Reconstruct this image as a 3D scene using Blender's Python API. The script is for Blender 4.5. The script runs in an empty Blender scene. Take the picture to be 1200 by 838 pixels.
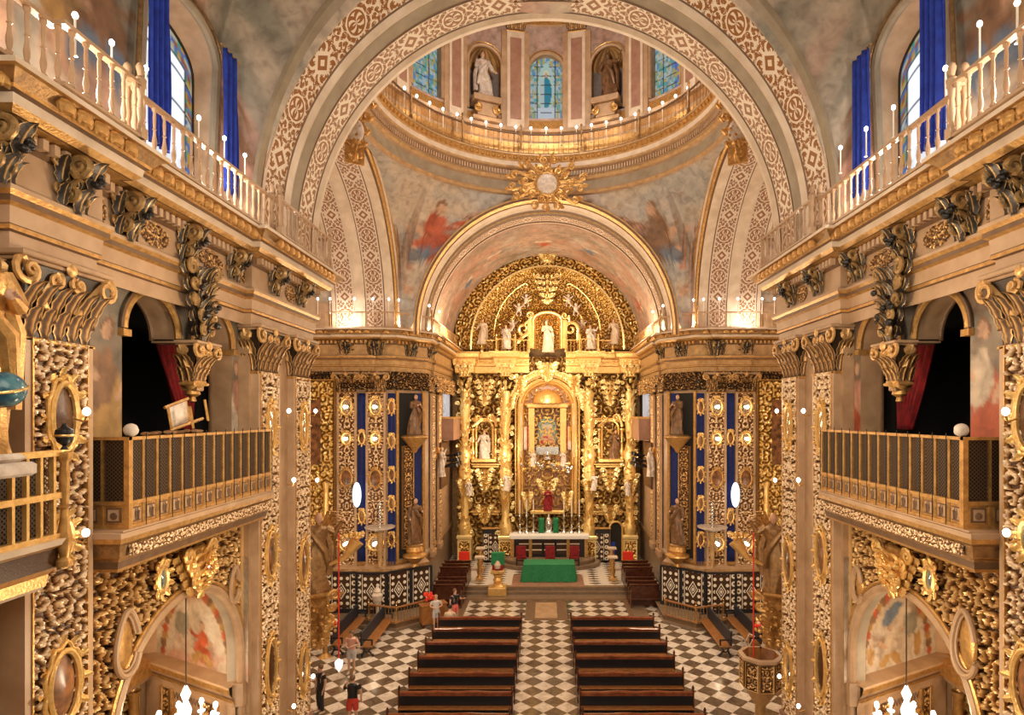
import bpy, math, random
import numpy as np
from mathutils import Vector, Matrix
PI = math.pi
COL = bpy.context.scene.collection
CH = 10.0            # eye height above the nave floor
F = 700.0            # focal length in pixels of the 1200 px wide frame
def W(px, py, Y):    # where a pixel of the photograph stands at depth Y
    return ((px-640)*Y/F, Y, CH+(485-py)*Y/F)
# ------------------------------------------------------------ numpy noise and ornament fields
def hash2(i, j, seed=0):
    n = (i.astype(np.int64)*374761393 + j.astype(np.int64)*668265263 + seed*1442695041) & 0x7fffffff
    n = ((n ^ (n >> 13))*1274126177) & 0x7fffffff
    return ((n ^ (n >> 16)) & 0xffff)/65535.0
def vnoise(u, v, seed=0):
    i = np.floor(u); j = np.floor(v); fu = u-i; fv = v-j
    fu = fu*fu*(3-2*fu); fv = fv*fv*(3-2*fv)
    a = hash2(i, j, seed); b = hash2(i+1, j, seed); c = hash2(i, j+1, seed); d = hash2(i+1, j+1, seed)
    return (a*(1-fu)+b*fu)*(1-fv)+(c*(1-fu)+d*fu)*fv
def fbm(u, v, seed=0, o=4):
    s = 0; a = .5; t = 0
    for k in range(o):
        s = s+a*vnoise(u*2**k, v*2**k, seed+k*17); t += a; a *= .55
    return s/t
def scroll(u, v, c=.4, seed=0, turns=1.6):
    """height field 0..1 of gilded scrollwork: one spiral per jittered cell, leafy edges"""
    u = u+.12*c*(vnoise(u*3/c, v*3/c, seed+5)-.5); v = v+.12*c*(vnoise(u*3/c, v*3/c, seed+9)-.5)
    ci = np.floor(u/c); cj = np.floor(v/c)
    best = np.full(u.shape, 1e9); bx = np.zeros(u.shape); by = np.zeros(u.shape); bh = np.zeros(u.shape)
    for di in (-1, 0, 1):
        for dj in (-1, 0, 1):
            i = ci+di; j = cj+dj
            px = (i+.2+.6*hash2(i, j, seed))*c; py = (j+.2+.6*hash2(i, j, seed+3))*c
            d = (u-px)**2+(v-py)**2
            m = d < best
            best = np.where(m, d, best); bx = np.where(m, u-px, bx); by = np.where(m, v-py, by)
            bh = np.where(m, np.where(hash2(i, j, seed+7) > .5, 1., -1.), bh)
    d = np.sqrt(best)/c; ang = np.arctan2(by, bx)
    s = np.cos(d*2*PI*turns*1.35 + bh*ang)
    leaf = .5+.5*np.cos(ang*7+bh*d*9)
    tooth = np.cos(ang*9-bh*d*22)
    h = np.clip(s*2.1+.12+.55*leaf*np.clip(d-.3, 0, 1)+.40*tooth*np.clip(d*2, 0, 1), 0, 1)
    h = np.maximum(h, np.clip(1-d*6, 0, 1))
    return h*(.72+.28*vnoise(u*7/c, v*7/c, seed+31))
# ------------------------------------------------------------ mesh builder
class MB:
    def __init__(s, sx=1):
        s.v = []; s.f = []; s.m = []; s.uv = []; s.c = []; s.sx = sx; s.n = 0; s.hascol = False
    def add(s, verts, faces, mat=0, uvs=None, cols=None):
        """verts (n,3); faces list of index tuples; uvs per vertex; cols per vertex"""
        b = s.n
        verts = np.asarray(verts, float).reshape(-1, 3)
        s.v.append(verts); s.n += len(verts)
        s.uv.append(np.asarray(uvs, float) if uvs is not None else verts[:, [1, 2]] if len(verts) else np.zeros((0, 2)))
        if cols is not None: s.hascol = True
        s.c.append(np.asarray(cols, float) if cols is not None else np.full((len(verts), 3), .5))
        for f in faces: s.f.append(tuple(int(i)+b for i in f))
        s.m += [mat]*len(faces) if isinstance(mat, int) else list(mat)
        return s
    def grid(s, P, mat=0, uv=None, col=None, closed=False, mask=None, flip=False):
        P = np.asarray(P, float); a, b = P.shape[:2]
        fs = []
        for i in range(a-1):
            for j in range(b-1 if not closed else b):
                if mask is not None and not mask[i][j]: continue
                j2 = (j+1) % b
                q = (i*b+j, i*b+j2, (i+1)*b+j2, (i+1)*b+j)
                fs.append(q[::-1] if flip else q)
        return s.add(P.reshape(-1, 3), fs, mat, None if uv is None else np.asarray(uv).reshape(-1, 2), None if col is None else np.asarray(col).reshape(-1, 3))
    def box(s, x0, x1, y0, y1, z0, z1, mat=0):
        v = [(x, y, z) for z in (z0, z1) for y in (y0, y1) for x in (x0, x1)]
        return s.add(v, [(0, 2, 3, 1), (4, 5, 7, 6), (0, 1, 5, 4), (2, 6, 7, 3), (0, 4, 6, 2), (1, 3, 7, 5)], mat)
    def bevbox(s, x0, x1, y0, y1, z0, z1, b=.02, mat=0):
        r = [(z0, b), (z0+b, 0), (z1-b, 0), (z1, b)]
        P = []
        for z, o in r:
            P.append([(x0+o, y0+o, z), (x1-o, y0+o, z), (x1-o, y1-o, z), (x0+o, y1-o, z)])
        s.grid(P, mat, closed=True)
        n = len(P); base = s.n-16
        s.f.append((base+3, base+2, base+1, base)); s.f.append((base+12, base+13, base+14, base+15)); s.m += [mat, mat]
        return s
    def obox(s, c, ux, uy, hx, hy, z0, z1, mat=0):
        """box on an oriented footprint: c centre, ux/uy unit vectors"""
        c = np.array(c[:2], float); ux = np.array(ux, float); uy = np.array(uy, float)
        v = []
        for z in (z0, z1):
            for b in (-1, 1):
                for a in (-1, 1):
                    p = c+ux*hx*a+uy*hy*b; v.append((p[0], p[1], z))
        return s.add(v, [(0, 2, 3, 1), (4, 5, 7, 6), (0, 1, 5, 4), (2, 6, 7, 3), (0, 4, 6, 2), (1, 3, 7, 5)], mat)
    def lathe(s, prof, c=(0, 0, 0), seg=12, mat=0, sx=1, sy=1, axis='z', a0=0, a1=2*PI, rot=0):
        full = abs(a1-a0-2*PI) < 1e-6
        A = np.linspace(a0, a1, seg+(0 if full else 1), endpoint=not full)
        P = []
        for r, z in prof:
            row = []
            for a in A:
                x, y = r*math.cos(a+rot)*sx, r*math.sin(a+rot)*sy
                if axis == 'z': row.append((c[0]+x, c[1]+y, c[2]+z))
                elif axis == 'y': row.append((c[0]+x, c[1]-z, c[2]+y))
                else: row.append((c[0]+z, c[1]+x, c[2]+y))
            P.append(row)
        return s.grid(P, mat, closed=full)
    def ell(s, c, r, seg=12, rings=8, mat=0, noise=0, M=None):
        if not hasattr(r, '__len__'): r = (r, r, r)
        P = []
        for i in range(rings+1):
            t = PI*i/rings; row = []
            for k in range(seg):
                a = 2*PI*k/seg
                n = 1+noise*math.sin(k*2.4+i*3.1)*math.cos(i*1.7-k*1.3)
                p = Vector((r[0]*math.sin(t)*math.cos(a)*n, r[1]*math.sin(t)*math.sin(a)*n, -r[2]*math.cos(t)))
                if M is not None: p = M @ p
                row.append((c[0]+p.x, c[1]+p.y, c[2]+p.z))
            P.append(row)
        return s.grid(P, mat, closed=True)
    def tube(s, pts, rad, seg=8, mat=0, cap=True, flat=1.0):
        pts = [Vector(p) for p in pts]; n = len(pts)
        if not hasattr(rad, '__len__'): rad = [rad]*n
        up = Vector((0, 0, 1)); P = []; prev = None
        for i, p in enumerate(pts):
            d = (pts[min(i+1, n-1)]-pts[max(i-1, 0)])
            if d.length < 1e-9: d = Vector((0, 0, 1))
            d.normalize()
            if prev is None:
                a = d.cross(up)
                if a.length < 1e-3: a = d.cross(Vector((0, 1, 0)))
            else:
                a = prev-d*prev.dot(d)
                if a.length < 1e-4: a = d.cross(up)
            a.normalize(); prev = a; b = d.cross(a)
            P.append([tuple(p+(a*math.cos(2*PI*k/seg)+b*math.sin(2*PI*k/seg)*flat)*rad[i]) for k in range(seg)])
        s.grid(P, mat, closed=True, flip=True)
        if cap:
            b0 = s.n-n*seg
            s.f.append(tuple(b0+k for k in range(seg))); s.f.append(tuple(s.n-1-k for k in range(seg))); s.m += [mat, mat]
        return s
    def sweep(s, path, prof, mats=None, z0=CH, closed=False):
        """path of (x,y); profile of (inward projection, z); one material per profile step"""
        n = len(path); pts = [Vector((p[0], p[1])) for p in path]; N = []
        for i in range(n):
            if closed: a, b = pts[i]-pts[i-1], pts[(i+1) % n]-pts[i]
            else:
                a = pts[i]-pts[i-1] if i else pts[1]-pts[0]
                b = pts[i+1]-pts[i] if i < n-1 else a
            a.normalize(); b.normalize()
            na, nb = Vector((-a.y, a.x)), Vector((-b.y, b.x)); m = na+nb
            if m.length < 1e-6: m = na
            m.normalize(); N.append(m/max(.35, m.dot(na)))
        L = [0]
        for i in range(1, n): L.append(L[-1]+(pts[i]-pts[i-1]).length)
        acc = 0
        for k in range(len(prof)-1):
            (p0, h0), (p1, h1) = prof[k], prof[k+1]; w = math.hypot(p1-p0, h1-h0)
            R0 = [(pts[i].x+N[i].x*p0, pts[i].y+N[i].y*p0, z0+h0) for i in range(n)]
            R1 = [(pts[i].x+N[i].x*p1, pts[i].y+N[i].y*p1, z0+h1) for i in range(n)]
            uv = [[(L[i], acc) for i in range(n)], [(L[i], acc+w) for i in range(n)]]
            s.grid([R0, R1], 0 if mats is None else mats[k], uv=uv, closed=closed); acc += w
        return s
    def merge(s, o, M=None, mat=None):
        v = np.concatenate(o.v) if o.v else np.zeros((0, 3))
        if M is not None:
            A = np.array(M); v = v@A[:3, :3].T+A[:3, 3]
        b = s.n; s.v.append(v); s.n += len(v); s.uv += [np.concatenate(o.uv)]; s.c += [np.concatenate(o.c)]
        flip = M is not None and np.linalg.det(np.array(M)[:3, :3]) < 0
        s.f += [tuple(i+b for i in (f[::-1] if flip else f)) for f in o.f]
        s.m += (o.m if mat is None else [mat]*len(o.m)); s.hascol |= o.hascol
        return s
    def build(s, name, mats, parent=None, smooth=True, off=None, flip=False):
        if not hasattr(mats, '__len__'): mats = [mats]
        me = bpy.data.meshes.new(name)
        v = np.concatenate(s.v).copy()
        if s.sx < 0: v[:, 0] *= -1
        if off is not None: v -= np.array(off, float)
        fl = (s.sx < 0) != flip
        me.from_pydata(v.tolist(), [], [f[::-1] for f in s.f] if fl else s.f)
        for m in mats: me.materials.append(m)
        me.polygons.foreach_set('material_index', s.m)
        me.polygons.foreach_set('use_smooth', [smooth]*len(s.f))
        li = np.zeros(len(me.loops), np.int32); me.loops.foreach_get('vertex_index', li)
        uv = np.concatenate(s.uv)[li]; me.uv_layers.new(name='UVMap').data.foreach_set('uv', uv.reshape(-1))
        if s.hascol:
            ca = me.color_attributes.new(name='Col', type='FLOAT_COLOR', domain='POINT')
            c = np.concatenate([np.concatenate(s.c), np.ones((s.n, 1))], 1); ca.data.foreach_set('color', c.reshape(-1))
        me.update()
        if smooth:
            try: me.set_sharp_from_angle(angle=math.radians(38))
            except Exception: pass
        o = bpy.data.objects.new(name, me); COL.objects.link(o)
        if parent is not None: o.parent = parent
        return o
def tag(o, label=None, cat=None, group=None, kind=None):
    if label: o['label'] = label
    if cat: o['category'] = cat
    if group: o['group'] = group
    if kind: o['kind'] = kind
    return o
def thing(name, label, cat, loc=(0, 0, 0), rz=0, group=None, kind=None):
    o = bpy.data.objects.new(name, None); COL.objects.link(o); o.empty_display_size = .2
    o.location = loc; o.rotation_euler = (0, 0, rz)
    return tag(o, label, cat, group, kind)
KIDS = {}
def dup(root, loc=None, rz=None, label=None, group=None, scale=None):
    def cp(o, par):
        c = o.copy(); COL.objects.link(c)
        if par is not None: c.parent = par
        for k in [k for k in bpy.data.objects if k.parent == o]: cp(k, c)
        return c
    r = cp(root, None)
    if loc is not None: r.location = loc
    if rz is not None: r.rotation_euler = (0, 0, rz)
    if scale is not None: r.scale = scale if hasattr(scale, '__len__') else (scale,)*3
    if label: r['label'] = label
    if group: r['group'] = group
    return r
def put(proto, used, loc, rz, label, group=None, scale=1):
    """the first call moves the prototype itself, later ones copy it"""
    if used[0]: r = dup(proto, loc, rz, label, group, scale)
    else:
        r = proto; used[0] = True; r.location = loc; r.rotation_euler = (0, 0, rz); r['label'] = label
        r.scale = scale if hasattr(scale, '__len__') else (scale,)*3
        if group: r['group'] = group
    return r
ORD = ['nearest', 'second', 'third', 'fourth', 'fifth', 'sixth', 'seventh', 'eighth', 'ninth', 'tenth', 'eleventh', 'twelfth', 'thirteenth', 'fourteenth']
# ------------------------------------------------------------ materials
def mat(name, col=(.5, .5, .5), rough=.5, metal=0, emit=None, es=1, spec=None):
    m = bpy.data.materials.new(name); m.use_nodes = True; b = m.node_tree.nodes['Principled BSDF']
    b.inputs['Base Color'].default_value = (*col, 1); b.inputs['Roughness'].default_value = rough; b.inputs['Metallic'].default_value = metal
    if emit: b.inputs['Emission Color'].default_value = (*emit, 1); b.inputs['Emission Strength'].default_value = es
    if spec is not None: b.inputs['Specular IOR Level'].default_value = spec
    return m
class NT:
    def __init__(s, m): s.m = m; s.t = m.node_tree; s.b = s.t.nodes['Principled BSDF']
    def n(s, ty, **kw):
        x = s.t.nodes.new(ty)
        for k, v in kw.items():
            if k.startswith('i_'): x.inputs[int(k[2:])].default_value = v
            elif k in x.inputs and not hasattr(x, k): x.inputs[k].default_value = v
            else: setattr(x, k, v)
        return x
    def l(s, a, b): s.t.links.new(a, b); return s
    def math(s, op, a, b=None, c=None, clamp=False):
        x = s.t.nodes.new('ShaderNodeMath'); x.operation = op; x.use_clamp = clamp
        for i, q in enumerate((a, b, c)):
            if q is None: continue
            if isinstance(q, (int, float)): x.inputs[i].default_value = q
            else: s.l(q, x.inputs[i])
        return x.outputs[0]
    def mix(s, fac, a, b, bt='MIX'):
        x = s.t.nodes.new('ShaderNodeMix'); x.data_type = 'RGBA'; x.blend_type = bt
        for i, q in ((0, fac), (6, a), (7, b)):
            if isinstance(q, (int, float)): x.inputs[i].default_value = q
            elif isinstance(q, tuple): x.inputs[i].default_value = (*q, 1)
            else: s.l(q, x.inputs[i])
        return x.outputs[2]
    def ramp(s, fac, stops, interp='LINEAR'):
        x = s.t.nodes.new('ShaderNodeValToRGB'); x.color_ramp.interpolation = interp
        e = x.color_ramp.elements
        while len(e) < len(stops): e.new(.5)
        for q, (p, c) in zip(e, stops): q.position = p; q.color = (*c, 1)
        s.l(fac, x.inputs[0]); return x.outputs[0]
    def noise(s, vec, scale, detail=4, dist=0, rough=.55):
        x = s.t.nodes.new('ShaderNodeTexNoise'); x.inputs['Scale'].default_value = scale; x.inputs['Detail'].default_value = detail
        x.inputs['Distortion'].default_value = dist; x.inputs['Roughness'].default_value = rough
        if vec is not None: s.l(vec, x.inputs['Vector'])
        return x.outputs[0]
    def coord(s, k='Object'):
        return s.t.nodes.new('ShaderNodeTexCoord').outputs[k]
    def geo(s):
        return s.t.nodes.new('ShaderNodeNewGeometry').outputs['Position']
    def bump(s, h, st=.3, dist=.03):
        x = s.t.nodes.new('ShaderNodeBump'); x.inputs['Strength'].default_value = st; x.inputs['Distance'].default_value = dist
        s.l(h, x.inputs['Height']); s.l(x.outputs[0], s.b.inputs['Normal']); return x
    def base(s, c): s.l(c, s.b.inputs['Base Color'])
    def attr(s):
        x = s.t.nodes.new('ShaderNodeVertexColor'); x.layer_name = 'Col'; return x.outputs[0]
def noisy(name, c1, c2, scale=3, rough=.5, metal=0, bump=0, bs=20, pos=True):
    m = mat(name, c1, rough, metal); t = NT(m); v = t.geo() if pos else t.coord()
    t.base(t.ramp(t.noise(v, scale, 5), [(.3, c1), (.7, c2)]))
    if bump: t.bump(t.noise(v, bs, 3), bump)
    return m
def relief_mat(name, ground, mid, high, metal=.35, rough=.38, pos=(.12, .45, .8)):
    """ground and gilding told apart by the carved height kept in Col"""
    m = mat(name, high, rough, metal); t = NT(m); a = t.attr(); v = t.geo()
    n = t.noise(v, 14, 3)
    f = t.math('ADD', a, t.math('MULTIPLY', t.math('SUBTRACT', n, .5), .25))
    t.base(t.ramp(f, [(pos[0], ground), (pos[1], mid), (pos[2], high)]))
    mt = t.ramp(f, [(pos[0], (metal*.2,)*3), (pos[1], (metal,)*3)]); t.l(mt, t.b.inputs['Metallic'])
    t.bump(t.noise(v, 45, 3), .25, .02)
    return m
M = {}
M['cream'] = noisy('cream_stone', (.56, .375, .235), (.40, .245, .135), 1.7, .45)
M['cream2'] = noisy('warm_stone', (.52, .34, .20), (.36, .22, .12), 2.3, .5)
M['greystone'] = noisy('grey_stone', (.36, .29, .20), (.25, .19, .12), 2.0, .55)
M['whitecloth'] = mat('white_linen', (.85, .83, .80), .7)
M['white'] = noisy('white_plaster', (.76, .63, .49), (.58, .44, .31), 2, .45)
M['gold'] = noisy('gilding', (.72, .42, .14), (.44, .23, .07), 9, .34, .55, .25, 30)
M['gold_br'] = noisy('bright_gilding', (.93, .64, .26), (.76, .45, .13), 9, .28, .6, .3, 26)
M['gold_dk'] = noisy('aged_gilding', (.42, .24, .09), (.20, .11, .05), 8, .35, .5, .4, 24)
M['bronze'] = noisy('dark_patinated_carving', (.075, .055, .045), (.26, .15, .06), 11, .32, .5, .4, 30)
M['brown'] = noisy('brown_moulding', (.20, .11, .055), (.13, .07, .035), 5, .5)
M['orn_pil'] = relief_mat('pilaster_carving', (.085, .032, .010), (.46, .24, .08), (.92, .72, .49), .35, .38, (.15, .45, .78))
M['orn_wall'] = relief_mat('wall_carving', (.065, .026, .008), (.36, .17, .05), (.88, .60, .27), .45, .36, (.15, .48, .82))
M['orn_ret'] = relief_mat('altarpiece_carving', (.16, .07, .01), (.78, .44, .08), (1, .82, .40), .55, .3, (.10, .40, .78))
M['orn_dk'] = relief_mat('dark_carving', (.035, .022, .014), (.17, .08, .03), (.80, .48, .18), .45, .36, (.22, .60, .95))
M['orn_bk'] = relief_mat('blackened_carving', (.018, .014, .012), (.055, .04, .03), (.62, .38, .14), .45, .3, (.25, .74, .93))
M['blue'] = noisy('blue_cloth', (.015, .05, .42), (.008, .022, .24), 6, .8)
M['navy'] = noisy('navy_cloth', (.008, .022, .16), (.004, .01, .09), 6, .8)
M['red'] = noisy('crimson_cloth', (.35, .012, .015), (.14, .006, .01), 6, .8)
M['scarlet'] = mat('scarlet_cloth', (.75, .04, .015), .7)
M['green'] = noisy('green_cloth', (.02, .26, .10), (.01, .17, .06), 9, .75)
M['wood'] = noisy('dark_varnished_wood', (.11, .035, .018), (.05, .015, .008), 5, .22)
M['woodl'] = noisy('light_brown_wood', (.40, .17, .045), (.24, .09, .025), 6, .35)
M['black'] = mat('black_paint', (.012, .012, .016), .35)
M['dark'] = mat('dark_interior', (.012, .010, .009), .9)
M['iron'] = mat('dark_iron', (.06, .045, .035), .4, .6)
M['skin'] = mat('skin', (.62, .36, .24), .55)
M['statue'] = noisy('painted_statue', (.26, .13, .055), (.09, .045, .02), 6, .45, .1)
M['statuew'] = noisy('pale_statue', (.78, .68, .58), (.45, .36, .30), 6, .5)
M['silver'] = mat('silver', (.75, .74, .72), .22, .9)
M['bluegl'] = mat('bluish_mirror_glass', (.42, .55, .66), .08, .8)
M['mirror'] = mat('warm_mirror_glass', (.85, .72, .56), .12, .85)
M['paint_dk'] = noisy('old_oil_painting', (.03, .015, .012), (.38, .16, .06), 4, .3)
M['marble'] = noisy('veined_marble', (.62, .55, .47), (.42, .34, .27), 3, .2)
M['redstone'] = noisy('reddish_stone', (.40, .22, .15), (.30, .15, .10), 3, .35)
M['stepst'] = noisy('brown_stone_step', (.27, .19, .12), (.18, .12, .08), 4, .3)
M['bulb'] = mat('lit_bulb', (1, .9, .7), .4, 0, (1, .86, .62), 22); M['bulb'].cycles.emission_sampling = 'NONE'
M['bulbw'] = mat('white_lit_bulb', (1, .97, .92), .4, 0, (1, .93, .83), 16); M['bulbw'].cycles.emission_sampling = 'NONE'
M['candle'] = mat('white_wax', (.85, .80, .70), .5)
M['brass'] = mat('polished_brass', (.80, .52, .20), .25, .9)
M['crystal'] = mat('cut_crystal', (.95, .96, 1), .05, 0, (1, .95, .88), 2.2); M['crystal'].cycles.emission_sampling = 'NONE'
def painted(name, rough=.55):
    m = mat(name, (.5, .5, .5), rough); t = NT(m); v = t.geo()
    n = t.noise(v, 3, 6, .6); k = t.ramp(n, [(.3, (.50, .46, .42)), (.5, (.74, .69, .63)), (.72, (.92, .86, .78))])
    t.base(t.mix(1.0, t.attr(), k, 'MULTIPLY')); return m
M['painted'] = painted('fresco_painting')
def glass_emit(name, st):
    m = mat(name, (.02, .02, .02), .3); t = NT(m); t.l(t.attr(), t.b.inputs['Emission Color']); t.b.inputs['Emission Strength'].default_value = st
    m.cycles.emission_sampling = 'NONE'
    return m
M['stained'] = glass_emit('stained_glass', 1.25)
def band_mat(name, ground, fig, P=1.5, wh=.35):
    """painted arabesque: rosettes, lozenges and mirrored foliage; uv = metres along, across"""
    m = mat(name, ground, .5); t = NT(m)
    sp = t.n('ShaderNodeSeparateXYZ'); t.l(t.coord('UV'), sp.inputs[0])
    u = t.math('PINGPONG', sp.outputs[0], P/2); v = t.math('ABSOLUTE', sp.outputs[1])
    cb = t.n('ShaderNodeCombineXYZ'); t.l(u, cb.inputs[0]); t.l(v, cb.inputs[1])
    vo = t.n('ShaderNodeTexVoronoi'); vo.voronoi_dimensions = '2D'; vo.inputs['Scale'].default_value = 1/(wh*.80); vo.inputs['Randomness'].default_value = .75
    t.l(cb.outputs[0], vo.inputs['Vector'])
    sub = t.n('ShaderNodeVectorMath', operation='SUBTRACT'); t.l(cb.outputs[0], sub.inputs[0]); t.l(vo.outputs['Position'], sub.inputs[1])
    s2 = t.n('ShaderNodeSeparateXYZ'); t.l(sub.outputs[0], s2.inputs[0])
    ang = t.math('ARCTAN2', s2.outputs[1], s2.outputs[0])
    sp1 = t.math('SINE', t.math('ADD', t.math('MULTIPLY', vo.outputs['Distance'], 9.), ang))
    fol = t.math('GREATER_THAN', sp1, .50)
    nz = t.noise(cb.outputs[0], 7, 2, 1.8); lf = t.math('GREATER_THAN', nz, .585); fol = t.math('MAXIMUM', fol, lf)
    # rosette at u=0
    r = t.math('SQRT', t.math('ADD', t.math('MULTIPLY', u, u), t.math('MULTIPLY', v, v)))
    R = wh*.80
    disc = t.math('LESS_THAN', r, R); ring = t.math('MULTIPLY', t.math('GREATER_THAN', r, R*.86), disc)
    pet = t.math('GREATER_THAN', t.math('SINE', t.math('ADD', t.math('MULTIPLY', t.math('ARCTAN2', v, u), 6), t.math('MULTIPLY', r, 26/wh*.35))), .1)
    inn = t.math('MAXIMUM', ring, t.math('MULTIPLY', pet, t.math('LESS_THAN', r, R*.72)))
    # lozenge at u=P/2
    q = t.math('ADD', t.math('SUBTRACT', P/2, u), v)
    lz = t.math('LESS_THAN', q, wh*.85); lring = t.math('MULTIPLY', t.math('GREATER_THAN', q, wh*.68), lz)
    lin = t.math('MAXIMUM', lring, t.math('GREATER_THAN', t.math('SINE', t.math('MULTIPLY', q, 30/wh*.4)), .3))
    x = t.math('ADD', t.math('MULTIPLY', fol, t.math('SUBTRACT', 1, disc)), t.math('MULTIPLY', inn, disc))
    x = t.math('ADD', t.math('MULTIPLY', x, t.math('SUBTRACT', 1, lz)), t.math('MULTIPLY', lin, lz))
    edge = t.math('GREATER_THAN', v, wh*.93)
    x = t.math('MAXIMUM', x, edge)
    g = t.mix(t.noise(t.geo(), 3, 4), ground, tuple(c*.62 for c in ground))
    t.base(t.mix(t.math('MULTIPLY', x, .92), g, fig)); t.bump(x, .35, .02)
    return m
M['band'] = band_mat('arch_arabesque', (.36, .135, .028), (.86, .74, .58), 2.6, .40)
M['band2'] = band_mat('transept_arabesque', (.34, .16, .07), (.78, .65, .52), 2.0, .42)
# floor: black and white marble set on the diagonal
def floor_mat():
    m = mat('chequered_marble', (.7, .7, .7), .12); t = NT(m); sp = t.n('ShaderNodeSeparateXYZ'); t.l(t.geo(), sp.inputs[0])
    p = .79; dx = t.math('ADD', sp.outputs[0], .486); dy = t.math('SUBTRACT', sp.outputs[1], 20.75)
    a = t.math('ADD', t.math('DIVIDE', t.math('ADD', dx, dy), p), .5); b = t.math('ADD', t.math('DIVIDE', t.math('SUBTRACT', dx, dy), p), .5)
    k = t.math('PINGPONG', t.math('ADD', t.math('FLOOR', a), t.math('FLOOR', b)), 1)
    n = t.noise(t.geo(), 3.2, 8, 1.2)
    dk = t.ramp(n, [(.3, (.075, .05, .032)), (.7, (.19, .13, .085))]); lt = t.ramp(n, [(.3, (.50, .42, .35)), (.62, (.78, .69, .60))])
    ja = t.math('LESS_THAN', t.math('PINGPONG', a, .5), .012); jb = t.math('LESS_THAN', t.math('PINGPONG', b, .5), .012)
    t.base(t.mix(t.math('MAXIMUM', ja, jb), t.mix(k, dk, lt), (.2, .14, .09))); return m
M['floor'] = floor_mat()
def marq_mat():
    """tortoiseshell and bone inlay: dark ground with pale lozenges, rings and dots"""
    m = mat('inlaid_panel', (.1, .05, .03), .25); t = NT(m); sp = t.n('ShaderNodeSeparateXYZ'); t.l(t.coord('UV'), sp.inputs[0])
    P = 1.25; u = t.math('PINGPONG', sp.outputs[0], P/2); v = t.math('ABSOLUTE', t.math('SUBTRACT', sp.outputs[1], .85))
    q = t.math('ADD', t.math('MULTIPLY', u, 1.6), v)
    d = t.math('MAXIMUM', t.math('LESS_THAN', q, .10), t.math('MAXIMUM', t.math('MULTIPLY', t.math('GREATER_THAN', q, .17), t.math('LESS_THAN', q, .23)), t.math('MULTIPLY', t.math('GREATER_THAN', q, .34), t.math('LESS_THAN', q, .42))))
    # framing strips with rings
    e = t.math('SUBTRACT', P/2, u); fr = t.math('LESS_THAN', e, .20)
    vv = t.math('PINGPONG', v, .19); rr = t.math('SQRT', t.math('ADD', t.math('MULTIPLY', e, e), t.math('MULTIPLY', vv, vv)))
    rg = t.math('MULTIPLY', t.math('GREATER_THAN', rr, .05), t.math('LESS_THAN', rr, .13)); ln = t.math('MULTIPLY', t.math('GREATER_THAN', e, .165), t.math('LESS_THAN', e, .20))
    fx = t.math('MAXIMUM', rg, ln)
    vo = t.n('ShaderNodeTexVoronoi'); vo.voronoi_dimensions = '2D'; vo.inputs['Scale'].default_value = 3.3; vo.inputs['Randomness'].default_value = 0
    cb = t.n('ShaderNodeCombineXYZ'); t.l(u, cb.inputs[0]); t.l(v, cb.inputs[1]); t.l(cb.outputs[0], vo.inputs['Vector'])
    dots = t.math('MULTIPLY', t.math('LESS_THAN', vo.outputs['Distance'], .27), t.math('GREATER_THAN', q, .52))
    x = t.math('ADD', t.math('MULTIPLY', t.math('MAXIMUM', d, dots), t.math('SUBTRACT', 1, fr)), t.math('MULTIPLY', fx, fr))
    t.base(t.mix(x, (.055, .028, .016), (.80, .72, .60))); return m
M['marq'] = marq_mat()
def lattice_mat():
    """crossed slats of a lattice screen: real holes"""
    m = mat('lattice', (.085, .045, .02), .5); t = NT(m); sp = t.n('ShaderNodeSeparateXYZ'); t.l(t.coord('UV'), sp.inputs[0])
    a = t.math('ADD', sp.outputs[0], sp.outputs[1]); b = t.math('SUBTRACT', sp.outputs[0], sp.outputs[1])
    x = t.math('MAXIMUM', t.math('LESS_THAN', t.math('PINGPONG', a, .032), .0105), t.math('LESS_THAN', t.math('PINGPONG', b, .032), .0105))
    t.l(x, t.b.inputs['Alpha']); return m
M['lattice'] = lattice_mat()
M['ochre'] = noisy('ochre_gilt_stone', (.60, .38, .17), (.38, .22, .09), 4, .42, .2, .2, 25)
M['glow'] = mat('glowing_bluish_glare', (.8, .9, 1), .3, 0, (.75, .88, 1), 3); M['glow'].cycles.emission_sampling = 'NONE'
EXPO = -1.0
def floor2_mat():
    m = mat('sanctuary_marble', (.8, .78, .74), .15); t = NT(m); sp = t.n('ShaderNodeSeparateXYZ'); t.l(t.geo(), sp.inputs[0])
    x = t.math('SUBTRACT', t.math('PINGPONG', t.math('ADD', sp.outputs[0], 50.0), .55), 0.0); y = t.math('PINGPONG', t.math('ADD', sp.outputs[1], 50.0), .24)
    q = t.math('ADD', t.math('MULTIPLY', x, .5), t.math('MULTIPLY', y, 1.0)); k = t.math('LESS_THAN', q, .19)
    t.base(t.mix(k, (.74, .68, .60), (.05, .035, .03))); return m
M['floor2'] = floor2_mat()
def pane_mat():
    m = mat('daylit_pane', (.1, .1, .1), .3); t = NT(m); v = t.geo(); n = t.noise(v, 6, 3, 1.5); c = t.ramp(n, [(.42, (1.1, 1.1, 1.2)), (.5, (.25, .2, .2)), (.58, (1.2, 1.15, 1.1))]); t.l(c, t.b.inputs['Emission Color']); t.b.inputs['Emission Strength'].default_value = 1.2; m.cycles.emission_sampling = 'NONE'; return m
M['daypane'] = pane_mat()
M['woodred'] = noisy('red_brown_varnish', (.30, .09, .035), (.16, .04, .018), 4, .18)
M['navyblack'] = mat('blue_black_cloth', (.012, .016, .028), .5)
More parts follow.
